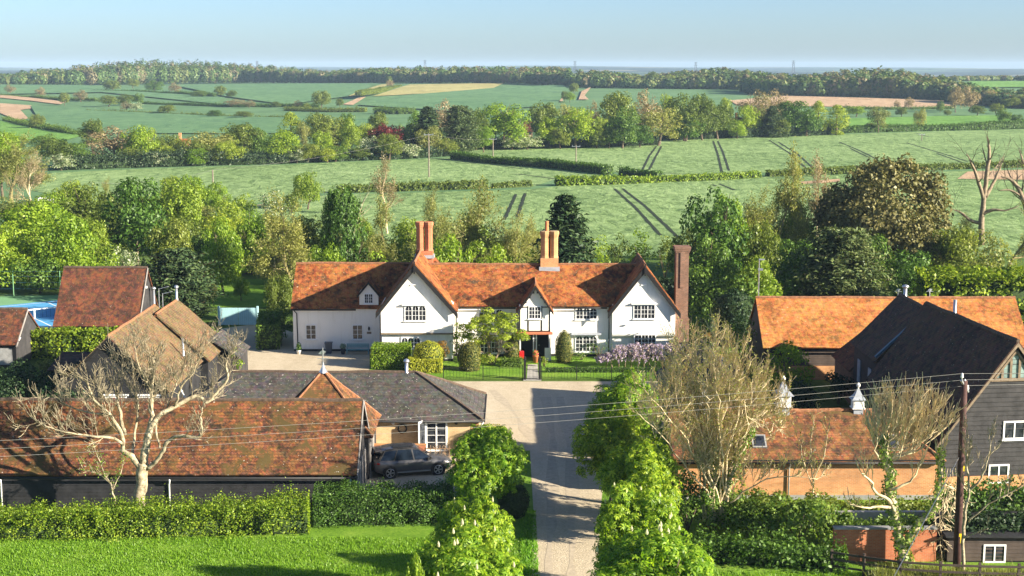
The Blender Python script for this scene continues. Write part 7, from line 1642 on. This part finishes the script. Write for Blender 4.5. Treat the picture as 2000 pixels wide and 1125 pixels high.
# ------------------------------------------------------------------ trees around and behind the farm
N_ = [('lime', 55, 168, 398, 150, 'large bright green tree at the left edge behind the tennis court'),
 ('lime', 130, 160, 418, 120, 'bright green tree just behind the court fence, left of the red barn roof'),
 ('lime', -5, 160, 425, 110, 'bright green tree cut by the left edge beside the court fence'),
 ('yellow', 180, 168, 430, 90, 'yellow green tree rising straight behind the red barn roof'),
 ('oak', 175, 190, 360, 110, 'olive green tree on the left between the shed and the glossy dark tree'),
 ('deep', 272, 172, 350, 140, 'big glossy dark green round tree behind the red barn'),
 ('yellow', 352, 196, 345, 110, 'loose yellow green tree right of the glossy dark tree'),
 ('oak', 335, 165, 425, 90, 'olive tree in front of the loose yellow green tree'),
 ('pine', 348, 138, 482, 150, 'dark grey green pine beside the tan tiled roof'),
 ('lime', 436, 156, 428, 80, 'fresh green tree between the dark pine and the bare tree by the house'),
 ('lime', 492, 172, 412, 72, 'bright green tree left of the bare tree by the house'),
 ('hawthorn', 245, 152, 482, 70, 'pale blossoming tree showing over the red barn ridge'),
 ('wispy', 572, 146, 382, 150, 'large budding tree at the left end of the white house'),
 ('weeping', 672, 148, 352, 108, 'dark weeping birch behind the left wing of the house'),
 ('wispy', 768, 158, 388, 150, 'olive budding tree directly behind the left gable'),
 ('thin', 758, 215, 303, 62, 'tall slender almost bare tree above the left gable'),
 ('wispy', 905, 146, 362, 165, 'broad olive budding tree between the two chimneys'),
 ('lime', 884, 137, 450, 85, 'bright green tree touching the twin chimney'),
 ('wispy', 1005, 152, 418, 100, 'low olive budding tree left of the orange chimney pot'),
 ('wispy', 830, 175, 372, 90, 'thin olive budding tree behind the twin chimney'),
 ('conifer', 1106, 140, 370, 150, 'dark spruce right of the orange chimney pot'),
 ('deep', 1395, 150, 372, 140, 'dark green tree with a bright top right of the tall brick chimney'),
 ('lime', 1425, 155, 385, 90, 'bright green topped tree beside the tall budding trees'),
 ('wispy', 1515, 165, 298, 120, 'tall olive budding tree left of the big brown oak'),
 ('wispy', 1460, 158, 375, 110, 'olive tangle of budding branches above the tall mast'),
 ('thin', 1588, 178, 300, 60, 'slender budding tree touching the big brown oak'),
 ('holm', 1722, 165, 310, 258, 'huge rounded brown green holm oak'),
 ('cedar', 1640, 136, 440, 200, 'dark layered cedar in front of the holm oak'),
 ('deep', 1555, 142, 470, 110, 'deep green tree left of the dark cedar'),
 ('yellow', 1470, 133, 505, 110, 'light leafed tree behind the tall mast'),
 ('deep', 1380, 142, 460, 110, 'shadowed green tree behind the tall brick chimney'),
 ('wispy', 1965, 176, 385, 150, 'olive scrubby tree under the second dead tree'),
 ('wispy', 1880, 178, 425, 90, 'low olive scrub left of the dead tree'),
 ('deep', 1790, 140, 520, 120, 'dark shaded tree between the cedar and the clipped beeches'),
 ('wispy', 30, 255, 268, 135, 'large olive brown budding tree at the left edge below the tree belt'),
 ('budding', 70, 245, 300, 80, 'brown budding tree beside the large one at the left edge'),
 ('lime', 15, 275, 258, 90, 'bright green tree cut by the left edge above the budding trees'),
 ('yellow', 150, 240, 350, 75, 'yellow green bush tree at the left end of the wheat field'),
 ('wispy', 200, 240, 352, 60, 'olive bush tree second from the left end of the wheat field'),
 ('lime', 118, 215, 372, 100, 'green tree next to the pale roofed shed'),
 ('yellow', 345, 236, 345, 60, 'yellow green tree at the lower edge of the wheat field'),
 ('lime', 385, 235, 343, 70, 'leafy green tree beside the pole without a crossarm'),
 ('lime', 430, 232, 356, 55, 'round green tree right of the pole without a crossarm'),
 ('yellow', 605, 252, 332, 58, 'single round yellow green tree at the foot of the wheat field'),
 ('yellow', 1120, 142, 480, 60, 'yellow green tree at the foot of the spruce'),
 ('weeping', 655, 168, 360, 60, 'second dark weeping tree behind the birch'),
 ('wispy', 690, 150, 455, 110, 'olive low tree over the left wing ridge'),
 ('lime', 640, 146, 470, 80, 'low bright tree in front of the weeping birch'),
 ('lime', 975, 140, 480, 70, 'small bright tree over the main ridge between the chimneys'),
 ('oak', 250, 205, 395, 70, 'olive tree behind the glossy dark tree'),
 ('oak', 60, 205, 395, 110, 'dull green tree behind the court trees at the left'),
 ('deep', 400, 176, 452, 70, 'dark small tree among the fresh green ones'),
 ('conifer', 283, 146, 500, 22, 'narrow dark conifer between the red barn and the pine'),
 ('oak', 545, 138, 535, 60, 'shaded green tree at the house corner below the budding tree'),
 ('lime', 505, 185, 430, 60, 'pale green tree on the far side of the orchard'),
 ('lime', 470, 152, 542, 34, 'small orchard tree on the sunlit grass'),
 ('wispy', 415, 150, 540, 30, 'thin young orchard tree near the pine'),
 ('wispy', 535, 160, 425, 90, 'olive budding tree left of the one at the end of the house'),
 ('wispy', 720, 172, 400, 90, 'olive budding tree between the birch and the slender bare tree'),
 ('yellow', 800, 165, 420, 80, 'yellow green tree left of the twin chimney top'),
 ('wispy', 860, 160, 395, 100, 'olive budding tree right of the twin chimney top'),
 ('wispy', 950, 165, 400, 100, 'tall olive budding tree midway between the two big chimneys'),
 ('yellow', 925, 150, 440, 80, 'yellow green tree midway between the two big chimneys'),
 ('wispy', 1050, 165, 425, 80, 'olive budding tree just behind the orange chimney pot'),
 ('oak', 600, 170, 420, 80, 'olive green tree left of the weeping birch'),
 ('yellow', 700, 165, 420, 70, 'yellow green tree right of the weeping birch'),
 ('oak', 1345, 150, 450, 80, 'olive green tree right behind the tall brick chimney'),
 ('oak', 1490, 150, 430, 100, 'olive green tree under the tall budding tree by the mast'),
 ('yellow', 1545, 168, 400, 90, 'yellow green tree between the tall budding tree and the holm oak'),
 ('deep', 1690, 150, 460, 110, 'deep green tree between the cedar and the foot of the holm oak'),
 ('oak', 1860, 158, 440, 110, 'olive green tree right of the foot of the holm oak'),
 ('yellow', 300, 200, 375, 90, 'yellow green tree over the shoulder of the glossy dark tree'),
 ('oak', 225, 180, 400, 90, 'olive tree touching the left side of the glossy dark tree'),
 ('lime', 95, 185, 400, 120, 'bright green tree behind the court trees below the pale shed'),
 ('hawthorn', 690, 205, 440, 60, 'pale blossoming bush by the field behind the birch')]
for k, px_, Y, top, w, lb in N_: tree(k, px_, Y, top, w, lb)
for i, (px_, Y, top, w, lf, lb) in enumerate(((-10, 157, 480, 130, 'leaf_lime', 'leafy undergrowth behind the court fence at the left edge'), (75, 157, 500, 130, 'leaf_deep', 'shaded undergrowth behind the court fence'), (150, 158, 490, 110, 'leaf_lime', 'leafy undergrowth between court fence and red barn'), (225, 150, 500, 90, 'leaf_lime', 'green undergrowth right behind the red barn ridge'), (420, 168, 505, 90, 'leaf_yellow', 'sunny undergrowth at the back left of the orchard'), (480, 172, 500, 90, 'leaf_lime', 'sunny undergrowth at the back right of the orchard'), (560, 165, 500, 110, 'leaf_olive', 'olive undergrowth behind the left end of the house'), (640, 162, 480, 90, 'leaf_lime', 'green undergrowth under the weeping birch'), (720, 165, 460, 110, 'leaf_olive', 'olive undergrowth right of the weeping birch'), (850, 166, 450, 120, 'leaf_olive', 'olive undergrowth behind the twin chimney'), (960, 168, 440, 110, 'leaf_yellow', 'yellow undergrowth below the field between the chimneys'), (1070, 168, 450, 80, 'leaf_olive', 'olive undergrowth left of the spruce'),
    (60, 185, 440, 170, 'leaf_yellow', 'yellow green thicket high behind the left court trees'), (200, 190, 420, 120, 'leaf_oak', 'olive thicket left of the glossy dark tree'), (340, 190, 430, 130, 'leaf_oak', 'olive thicket right of the glossy dark tree'), (430, 195, 420, 120, 'leaf_yellow', 'yellow thicket at the foot of the pale field path'), (1410, 133, 530, 170, 'leaf_deep', 'deep green thicket between the tall brick chimney and the mast'), (1350, 138, 520, 90, 'leaf_deep', 'deep green thicket right behind the tall brick chimney'), (1780, 150, 490, 110, 'leaf_deep', 'deep green thicket between the holm oak and the clipped beeches'), (1560, 137, 500, 120, 'leaf_deep', 'deep green thicket left of the dark cedar'), (1430, 170, 440, 130, 'leaf_oak', 'olive thicket under the tall budding trees'), (1560, 172, 420, 130, 'leaf_oak', 'olive thicket left of the holm oak'))):
    shrub_px('thicket', lb, px_, Y, top, w, lf, size=.16, dens=9, n=24, seed=200 + i)
rnd = random.Random(3)
EDGE = [('scrub bush at the field edge just right of the spruce', 1165, 168, 462, 60), ('scrub bush second right of the spruce at the field edge', 1205, 170, 455, 60), ('scrub bush at the end of the long tractor track', 1255, 170, 450, 70), ('scrub bush at the field edge left of the tall brick chimney', 1300, 168, 458, 60)]
for i, (lb, px_, Y, top, w) in enumerate(EDGE): shrub_px('field_edge_bush', lb, px_, Y, top, w, 'leaf_oak' if i % 2 else 'leaf_lime', size=.14, dens=9, n=18, seed=90 + i)
for i, (px_, Y, top, w, lf, lb) in enumerate(((470, 232, 372, 60, 'leaf_yellow', 'yellow green scrub left of the pale field path'), (525, 228, 368, 60, 'leaf_hawthorn', 'pale scrub above the pale field path'), (570, 235, 372, 60, 'leaf_oak', 'olive scrub left of the single round tree'), (660, 245, 360, 40, 'leaf_deep', 'dark scrub right of the single round tree'), (250, 225, 372, 70, 'leaf_yellow', 'yellow scrub above the glossy dark tree'), (310, 226, 380, 80, 'leaf_yellow', 'yellow scrub right above the glossy dark tree'),
    (455, 205, 392, 80, 'leaf_yellow', 'yellow green thicket below the pale field path'), (395, 208, 395, 90, 'leaf_olive', 'olive thicket below the pole without a crossarm'), (140, 205, 420, 70, 'leaf_yellow', 'yellow thicket right of the pale roofed shed'), (35, 215, 370, 110, 'leaf_olive', 'olive thicket below the large budding tree'), (215, 165, 470, 60, 'leaf_yellow', 'yellow green bush over the red barn ridge'), (530, 165, 470, 60, 'leaf_lime', 'green bush at the back of the orchard'),
    (590, 140, 540, 50, 'leaf_lime', 'green bush rising at the left end of the house roof'), (735, 142, 485, 70, 'leaf_lime', 'green bush behind the left wing near the gable'), (800, 150, 455, 70, 'leaf_olive', 'olive bush left of the twin chimney'), (1030, 139, 490, 60, 'leaf_yellow', 'yellow bush left of the orange chimney pot'), (930, 139, 470, 80, 'leaf_yellow', 'yellow green bush behind the main ridge'),
    (1380, 118, 590, 40, 'leaf_deep', 'dark bush beside the tall brick chimney'), (1500, 128, 545, 70, 'leaf_lime', 'light green bush right of the tall mast'), (1370, 160, 430, 70, 'leaf_deep', 'dark green bush at the wheat edge right of the chimney'), (1840, 165, 450, 80, 'leaf_olive', 'olive scrub at the foot of the holm oak'), (1930, 150, 455, 120, 'leaf_olive', 'olive scrub behind the clipped beeches'))):
    shrub_px('thicket', lb, px_, Y, top, w, lf, size=.15, dens=9, n=20, seed=120 + i)
hedge('beech_hedge', 'tall fresh green clipped beeches behind the orange barn at the right', [(PX(1800, 520, 129.5), 129.5), (PX(2050, 520, 128.5), 128.5)], 5.0, [6.6, 6.9], 'leaf_hedge', .16, 20, .9, seed=140, rag=.3)
# hedges between the fields
def field_hedge(label, pxs, hgt, w, leaf, seed, name='field_hedge', lump=.7):
    pts = pxp(*pxs); path = []; 
    for a, b in zip(pts, pts[1:]):
        m = max(1, int((b - a).length / 12)); path += [a.lerp(b, k / m) for k in range(m)]
    path.append(pts[-1]); rs = np.random.RandomState(seed); hs = [hgt * (.75 + .5 * rs.random()) for _ in path]
    return hedge(name, label, [(p.x, p.y) for p in path], w, hs, leaf, .22, 9, lump, z0=sum(p.z for p in path) / len(path), seed=seed, rag=.3 if lump < 1 else .8)
field_hedge('dark hedge with a flat top between the two pale wheat fields', [(885, 311), (960, 319), (1060, 327), (1130, 334), (1188, 341)], 2.0, 3.0, 'leaf_deep', 150)
field_hedge('short dark hedge right of the gap in the long hedge', [(1213, 343), (1250, 346), (1288, 349)], 2.0, 2.6, 'leaf_deep', 151)
field_hedge('long bright hedge above the big wheat field, left half', [(1086, 363), (1180, 361), (1290, 356), (1400, 352), (1480, 347)], 1.8, 2.4, 'leaf_hedge', 152)
field_hedge('long field hedge right of the holm oak', [(1500, 345), (1620, 341), (1760, 334), (1880, 330), (2060, 325), (2500, 319)], 1.8, 2.4, 'leaf_oak', 153)
field_hedge('low hedge across the wheat behind the tall slender tree', [(660, 377), (760, 374), (860, 371), (950, 368)], 1.6, 2.2, 'leaf_oak', 154)
field_hedge('short low hedge in the wheat right of the budding trees', [(962, 368), (1036, 364)], 1.1, 1.6, 'leaf_oak', 155)
field_hedge('dark hedge above the right hand wheat field', [(1640, 260), (1720, 258), (1800, 256), (1900, 254), (2050, 250)], 3.0, 3.0, 'leaf_deep', 156)
field_hedge('dark hedge line across the left hillside under the wood', [(0, 187), (60, 190), (120, 196), (190, 199)], 1.7, 3, 'leaf_deep', 157, lump=1.5)
field_hedge('thin hedge below the upper left wheat field', [(180, 178), (260, 180), (350, 185), (420, 190)], 1.9, 3, 'leaf_deep', 158, lump=1.5)
field_hedge('hedge line left of the lone round oak', [(280, 203), (370, 206), (450, 209), (560, 209), (625, 210)], 1.7, 3, 'leaf_deep', 159, lump=1.5)
field_hedge('hedge bordering the bright pasture at the left', [(10, 236), (60, 248), (110, 257), (155, 264)], 1.8, 3, 'leaf_deep', 160, lump=1.5)
field_hedge('dark hedge in front of the pinkish bare field', [(1640, 213), (1740, 214), (1860, 213)], 1.7, 3, 'leaf_deep', 161, lump=1.5)
field_hedge('bushy hedge climbing beside the hillside track', [(700, 194), (730, 186), (760, 174), (780, 168)], 3.0, 5, 'leaf_oak', 162)
field_hedge('dark bushy hedge right of the hillside track foot', [(735, 222), (775, 223), (808, 222)], 3.2, 6, 'leaf_deep', 163, lump=2.4)
field_hedge('bushy hedge at the foot of the lone round oak', [(560, 216), (640, 219), (715, 219)], 2.4, 5, 'leaf_oak', 164, lump=2.4)
field_hedge('low hedge between the left belt and the dark field', [(170, 217), (300, 222), (430, 228), (560, 231)], 0.9, 2, 'leaf_oak', 165, lump=1.5)
field_hedge('thick underwood along the front of the left tree belt', [(110, 332), (250, 327), (400, 323), (560, 319)], 3.4, 6, 'leaf_darkyew_and_shade', 166, 'underwood', 1.8)  # underwood leaves coloured dark for the shade below the overhanging belt crowns
field_hedge('thick underwood along the front of the middle tree belt', [(570, 318), (700, 313), (800, 309), (870, 304)], 3.4, 6, 'leaf_darkyew_and_shade', 167, 'underwood', 1.8)
field_hedge('thick underwood along the front of the right tree belt', [(890, 293), (1000, 290), (1120, 288), (1280, 283)], 3.4, 6, 'leaf_darkyew_and_shade', 168, 'underwood', 1.8)
field_hedge('thick underwood below the tall oaks of the right belt', [(1300, 274), (1400, 270), (1520, 267), (1640, 262)], 3.4, 6, 'leaf_darkyew_and_shade', 169, 'underwood', 1.8)

# the tree belt: kind, column, foot, top, width
BELT = [('lime',20,300,258,60),('oak',110,328,268,60),('deep',95,300,262,60),('oak',182,300,232,46),('round_brown',222,320,250,98),('deep',150,326,280,60),('lime',272,322,242,64),('oak',330,316,262,55),('round_olive',292,310,252,34),('yellow',320,322,285,50),('oak',372,320,272,62),('round_olive',410,316,256,90),('lime',380,324,290,50),('oak',470,312,240,72),('yellow',448,322,272,52),('deep',505,312,250,48),('hawthorn',120,333,300,50),('hawthorn',310,326,296,36),('oak',250,326,288,50),('oak',430,322,290,50),
 ('lime',552,318,254,62),('poplar',569,300,218,38),('round_olive',593,302,234,24),('oak',625,300,220,62),('lime',628,312,254,38),('oak',660,298,230,52),('yellow',686,306,232,38),('deep',680,296,222,34),('hawthorn',722,312,266,44),('yellow',715,300,238,40),('copper',757,302,237,58),('oak',738,285,216,40),('oak',760,313,260,48),('hawthorn',795,310,279,48),('poplar',803,300,240,26),('deep',785,298,244,34),('conifer',836,302,204,66),('lime',811,290,218,26),('round_olive',838,306,244,48),('cedar',898,300,204,68),('round_brown',872,285,198,48),('oak',930,294,212,40),('lime',945,298,246,34),('lime',985,292,198,92),('oak',600,318,280,50),('deep',655,316,285,52),('oak',700,314,288,40),('yellow',640,318,290,30),('hawthorn',580,319,292,40),('oak',870,305,270,46),
 ('hawthorn',1030,292,264,60),('oak',1062,278,198,58),('lime',1074,290,230,48),('lime',1125,290,210,68),('round_olive',1108,272,200,34),('round_brown',1157,278,200,26),('oak',1205,282,178,64),('deep',1216,290,210,58),('deep',1190,290,240,36),('round_brown',1262,280,180,54),('round_olive',1286,285,208,76),('yellow',1300,270,180,34),('oak',1336,276,184,64),('oak',1372,274,181,58),('oak',1402,272,205,60),('yellow',1412,262,193,36),('deep',1340,276,225,60),('round_brown',1476,262,180,64),('lime',1462,268,203,42),('round_olive',1492,266,210,48),('round_brown',1510,255,178,58),('conifer',1508,268,204,44),('deep',1550,266,198,74),('poplar',1597,264,196,30),('poplar',1633,264,204,38),('deep',1575,266,215,50),('oak',1165,290,250,40),('hawthorn',1000,293,268,46),('oak',1095,291,250,40),('lime',1440,271,235,34),('deep',1250,288,245,44),('oak',1520,268,232,40),('yellow',1170,285,225,30)]
HILL = [('oak',220,178,157,34),('oak',260,173,153,26),('deep',302,180,157,38),('round_brown',342,184,162,26),('deep',388,190,177,38),('oak',430,191,167,24),('oak',452,191,176,22),('oak',126,206,180,22),('round_brown',158,199,176,30),('oak',212,209,186,38),('oak',242,206,184,38),('deep',270,204,182,26),('round_brown',247,217,199,30),('hawthorn',266,217,200,30),('oak',326,223,204,38),('deep',420,229,215,32),('oak',476,231,217,40),('oak',72,251,223,34),('round_brown',462,209,194,46),('round_brown',487,211,196,26),('round_brown',20,184,166,24),('round_brown',80,191,170,22),('oak',65,167,152,24),('oak',117,166,153,22),('oak',138,166,150,26),('oak',628,212,176,40),('oak',664,210,192,17),('round_brown',582,212,196,20),('oak',600,216,201,16),('oak',540,210,198,20),
 ('oak',760,168,148,14),('round_brown',762,172,156,16),('hawthorn',738,180,172,12),('oak',775,160,148,16),('oak',810,162,148,16),('oak',1133,170,147,34),('oak',1121,183,162,20),('lime',1113,200,180,22),('oak',1103,199,177,16),('oak',1274,168,139,24),('oak',1305,172,145,30),
 ('round_olive',1715,259,206,46),('round_olive',1796,256,211,28),('lime',1672,228,206,42),('oak',1760,228,210,24),('deep',1836,220,197,17),('round_brown',1866,220,170,32),('round_brown',1893,218,170,42),('deep',1985,250,224,32),('oak',1908,226,206,34),('oak',1945,222,202,30),('deep',1960,240,212,30),('oak',1975,212,190,40),('round_brown',1930,206,176,44),('round_brown',1775,214,190,20),('round_brown',1752,213,196,14),('oak',1700,258,240,26),('oak',1850,226,214,16)]
ADJ = dict(lime='bright green', oak='mid green', deep='dark green', yellow='yellow green', copper='dark red copper', hawthorn='white flowering', round_olive='olive budding', round_brown='brown budding', poplar='columnar', conifer='dark conifer', cedar='brown green spreading cedar')
MARKS = [(0, 'the left edge'), (115, 'the tennis court'), (190, 'the red barn roof'), (272, 'the glossy dark tree'), (356, 'the orange roofed distant house'), (417, 'the crossarm-less pole'), (465, 'the teal gate'), (505, 'the pale distant roof'), (569, 'the tall poplar'), (605, 'the round field tree'), (672, 'the weeping birch'), (720, 'the dormer'), (757, 'the copper beech'), (838, 'the tall field pole'), (898, 'the cedar'), (963, 'the second field pole'), (985, 'the big lime'), (1068, 'the orange chimney pot'), (1106, 'the spruce'), (1125, 'the hedge pole'), (1262, 'the right gable'), (1331, 'the tall brick chimney'), (1409, 'the paired wheel tracks'), (1445, 'the red brick house'), (1515, 'the tall budding tree'), (1597, 'the twin poplars'), (1640, 'the cedar by the barn'), (1722, 'the holm oak'), (1810, 'the pale pasture'), (1925, 'the dead tree'), (2000, 'the right edge')]
def where(px_):
    d, nm = min(((px_ - a), n) for a, n in MARKS if abs(px_ - a) == min(abs(px_ - b) for b, _ in MARKS))
    return ('in line with ' if abs(d) <= 6 else 'just left of ' if d < 0 else 'just right of ') + nm
used_lb = set()
def auto(kind, px_, w, h, place, allk):
    size = 'tall ' if h > 1.5 * w else ('broad ' if w > 1.15 * h else ('large ' if w > 62 else ('small ' if w < 30 else '')))
    noun = 'tree' if kind not in ('conifer', 'cedar', 'copper') else {'conifer': '', 'cedar': '', 'copper': 'beech'}[kind]
    cands = [f'{size}{ADJ[kind]} {noun} {place}, {where(px_)}', f'{ADJ[kind]} {noun} {place}, {"slim" if w < 40 else "wide"} and {"high" if h > 60 else "low"}, {where(px_)}']
    nb = sorted(allk, key=lambda q: abs(q[1] - px_)); nb = [q for q in nb if q[1] != px_ and q[0] != kind][:6]
    for q in nb: cands.append(f'{ADJ[kind]} {noun} {"left" if px_ < q[1] else "right"} of a {ADJ[q[0]]} one, {where(px_)}')
    for c in cands:
        c = ' '.join(c.replace(' ,', ',').split())
        if c not in used_lb and len(c.split()) <= 16: used_lb.add(c); return c
    return c
for k, px_, base, top, w in BELT:
    pl = 'in the left belt' if px_ < 530 else ('in the middle belt' if px_ < 880 else 'in the right belt')
    tree(k, px_, 0, top, w * 1.18, auto(k, px_, w, base - top, pl, BELT), near=True, group='trees of the belt beyond the wheat', base=base)
for k, px_, base, top, w in HILL:
    pl = 'on the left hillside' if px_ < 530 else ('on the far hill' if px_ < 1400 else 'beyond the right wheat')
    tree(k, px_, 0, top, w, auto(k, px_, w, base - top, pl, HILL), near=False, group='scattered hedgerow trees in the distance', base=base)

# far woods, each one mass
def wood(label, front, top_of, seed, depth=170, n=420, zb=None):
    """front: pixel points along the wood's near edge; top_of(px)->row of its skyline"""
    rs = np.random.RandomState(seed); C, N, S, MI = [], [], [], []; pts = pxp(*front); seg = [(b - a).length for a, b in zip(pts, pts[1:])]; tot = sum(seg); th = MB()
    for i in range(n):
        t = rs.random() * tot; k = 0
        while t > seg[k]: t -= seg[k]; k += 1
        p = pts[k].lerp(pts[k + 1], t / seg[k]); dpt = depth * rs.random() ** 1.5 if i > n * .22 else 4 * rs.random(); y = p.y + dpt; x = p.x * y / p.y; px_ = 1000 + x * scale_at(y, 10)
        gz_ = H(x, y); zt = PZ(top_of(px_), p.y + depth * .6); fr = .72 + .28 * min(1, dpt / (depth * .5))
        h = max(5.0, (zt - H(p.x, p.y)) * fr - max(0, gz_ - H(p.x, p.y)) * .6) * (.86 + .22 * rs.random()); r = (3.2 + 2.6 * rs.random())
        m = 170 if dpt < depth * .35 else 100; d = unit(rs.normal(size=(m, 3))); 
        q = np.array([x, y, gz_ + h * .55]) + d * np.array([r, r, h * .46]) * (.8 + .3 * rs.random((m, 1))) ; C.append(q); N.append(unit(d + rs.normal(size=d.shape) * .3 + np.array([0, 0, .15]))); S.append(np.full(m, 1.1)); MI.append(np.full(m, rs.choice(4, p=[.38, .27, .2, .15])))
    c, nn, s = np.concatenate(C), np.concatenate(N), np.concatenate(S)
    me = np_mesh('wood', leaf_quads(c, nn, s * (.6 + .8 * rs.random(len(c))), .7, rs, .2), 4, ['wood_green', 'wood_olive', 'wood_brown', 'wood_deep']); me.polygons.foreach_set('material_index', np.concatenate(MI).astype(np.int32)); o = bpy.data.objects.new('wood', me); COL.objects.link(o)
    return tag(o, label, 'wood', None, 'stuff')
def lin(*pts):
    def f(x):
        if x <= pts[0][0]: return pts[0][1]
        for (a, b), (c, d) in zip(pts, pts[1:]):
            if x <= c: return b + (d - b) * (x - a) / (c - a)
        return pts[-1][1]
    return f
wood('long brown green wood crowning the left hill', [(0, 167), (150, 167), (300, 165), (470, 163), (630, 162)], lin((0, 146), (60, 137), (150, 128), (280, 116), (420, 120), (560, 130), (640, 136)), 1, 260, 620)
wood('dark wood behind the stubble field', [(615, 162), (760, 163), (900, 163), (1000, 164), (1110, 168)], lin((610, 140), (700, 134), (830, 131), (950, 131), (1080, 133), (1120, 137)), 2, 240, 560)
wood('wood between the far track and the tall oaks', [(1130, 172), (1250, 173), (1350, 174), (1470, 176)], lin((1100, 135), (1180, 142), (1260, 150), (1340, 142), (1400, 136), (1470, 141)), 3, 200, 380)
wood('long mixed wood behind the pinkish bare field', [(1455, 184), (1560, 188), (1700, 191), (1850, 196)], lin((1440, 140), (1500, 146), (1600, 148), (1680, 138), (1760, 138), (1790, 149), (1870, 152)), 4, 180, 460)
wood('wood running out of the right edge', [(1850, 200), (1920, 206), (2000, 212), (2060, 214)], lin((1840, 158), (1900, 165), (1950, 176), (2060, 178)), 5, 90, 160)
wood('thin line of far trees beyond the pale pasture', [(1860, 159), (1950, 158), (2050, 158)], lin((1850, 150), (2050, 148)), 6, 60, 90)

# grass of the lawn in front
def blades(name, label, area, n, h0, h1, mat, seed, dry=None):
    rs = np.random.RandomState(seed); x0, x1, y0, y1 = area; x = x0 + (x1 - x0) * rs.random(n); y = y0 + (y1 - y0) * rs.random(n)
    d = np.array([noise.noise(Vector((a * .55, b * .55, 0))) for a, b in zip(x, y)]); h = (h0 + (h1 - h0) * rs.random(n)) * (1 + .8 * d); a = rs.random(n) * 6.283; w = .018 + .02 * rs.random(n)
    p = np.stack([x, y, np.zeros(n)], 1); t = np.stack([np.cos(a), np.sin(a), np.zeros(n)], 1) * w[:, None]; le = np.stack([rs.normal(size=n) * .35, rs.normal(size=n) * .35, np.ones(n)], 1) * h[:, None]
    v = np.stack([p - t, p + t, p + le], 1).reshape(-1, 3); o = bpy.data.objects.new(name, np_mesh(name, v, 3, [mat])); COL.objects.link(o); return tag(o, label, 'grass', None, 'stuff')
blades('grass', 'short bright grass of the front lawn', (-31, .6, 56, 73.4), 110000, .06, .15, 'grass_blade', 1)
blades('grass', 'tall pale grass under the fence at the lower right', (PX(1700, 1100, 66.8), 34, 65.0, 67.8), 9000, .3, .8, 'leaf_olive', 2)
blades('grass', 'rough grass right of the lower drive', (4.25, 26, 55, 68), 30000, .08, .25, 'grass_blade', 3)
blades('grass', 'ragged grass verge along the left edge of the drive', (.45, 1.35, 55, 78), 6000, .08, .22, 'grass_blade', 4)

# ------------------------------------------------------------------ air, light, camera
q = MB().box(-7500, 7500, -160, 10200, -14, 62); M['haze'] = bpy.data.materials.new('haze'); hm = M['haze']; hm.use_nodes = True; nt = hm.node_tree; nt.nodes.clear()
ou = nt.nodes.new('ShaderNodeOutputMaterial'); vo = nt.nodes.new('ShaderNodeVolumePrincipled'); vo.inputs['Color'].default_value = (0.55, 0.76, 1.0, 1); vo.inputs['Density'].default_value = HAZE; vo.inputs['Anisotropy'].default_value = 0.0
nt.links.new(vo.outputs[0], ou.inputs['Volume'])
if HAZE > 0: tag(q.build('haze', 'haze'), 'thin blue haze over the countryside', None, None, 'stuff')
AZ, EL = R(23), R(SUN_EL)
sd = Vector((math.cos(EL) * math.cos(AZ), -math.cos(EL) * math.sin(AZ), math.sin(EL)))
ld = bpy.data.lights.new('sun', 'SUN'); ld.energy = SUN_E; ld.angle = R(0.5); ld.color = (1.0, 0.90, 0.74)
lo = bpy.data.objects.new('sun', ld); COL.objects.link(lo); lo.location = (60, -20, 80); lo.rotation_euler = (-sd).to_track_quat('-Z', 'Y').to_euler()
wd = bpy.data.worlds.new('World'); sc.world = wd; wd.use_nodes = True; wn = wd.node_tree; bg = wn.nodes['Background']
sk = wn.nodes.new('ShaderNodeTexSky'); sk.sky_type = 'NISHITA'; sk.sun_disc = False; sk.sun_elevation = EL; sk.sun_rotation = math.atan2(sd.x, sd.y); sk.altitude = 100; sk.air_density = AIR; sk.dust_density = DUST; sk.ozone_density = OZONE
wn.links.new(sk.outputs[0], bg.inputs[0]); bg.inputs[1].default_value = SKY_S
cd = bpy.data.cameras.new('camera'); cam = bpy.data.objects.new('camera', cd); COL.objects.link(cam); sc.camera = cam
cam.location = (0, 0, H0); cam.rotation_euler = (math.pi / 2 - TH, 0, 0); cd.sensor_width = 36; cd.lens = 36 * F / 2000; cd.clip_end = 30000; cd.clip_start = .5
sc.view_settings.view_transform = 'Standard'; sc.view_settings.look = 'None'; sc.view_settings.gamma = 1; sc.view_settings.exposure = EXPO
sc.cycles.max_bounces = 5; sc.cycles.diffuse_bounces = 3; sc.cycles.glossy_bounces = 2; sc.cycles.transmission_bounces = 3; sc.cycles.volume_bounces = 0; sc.cycles.transparent_max_bounces = 8
sc.cycles.use_denoising = True; sc.cycles.caustics_reflective = False; sc.cycles.caustics_refractive = False; sc.cycles.sample_clamp_indirect = 4
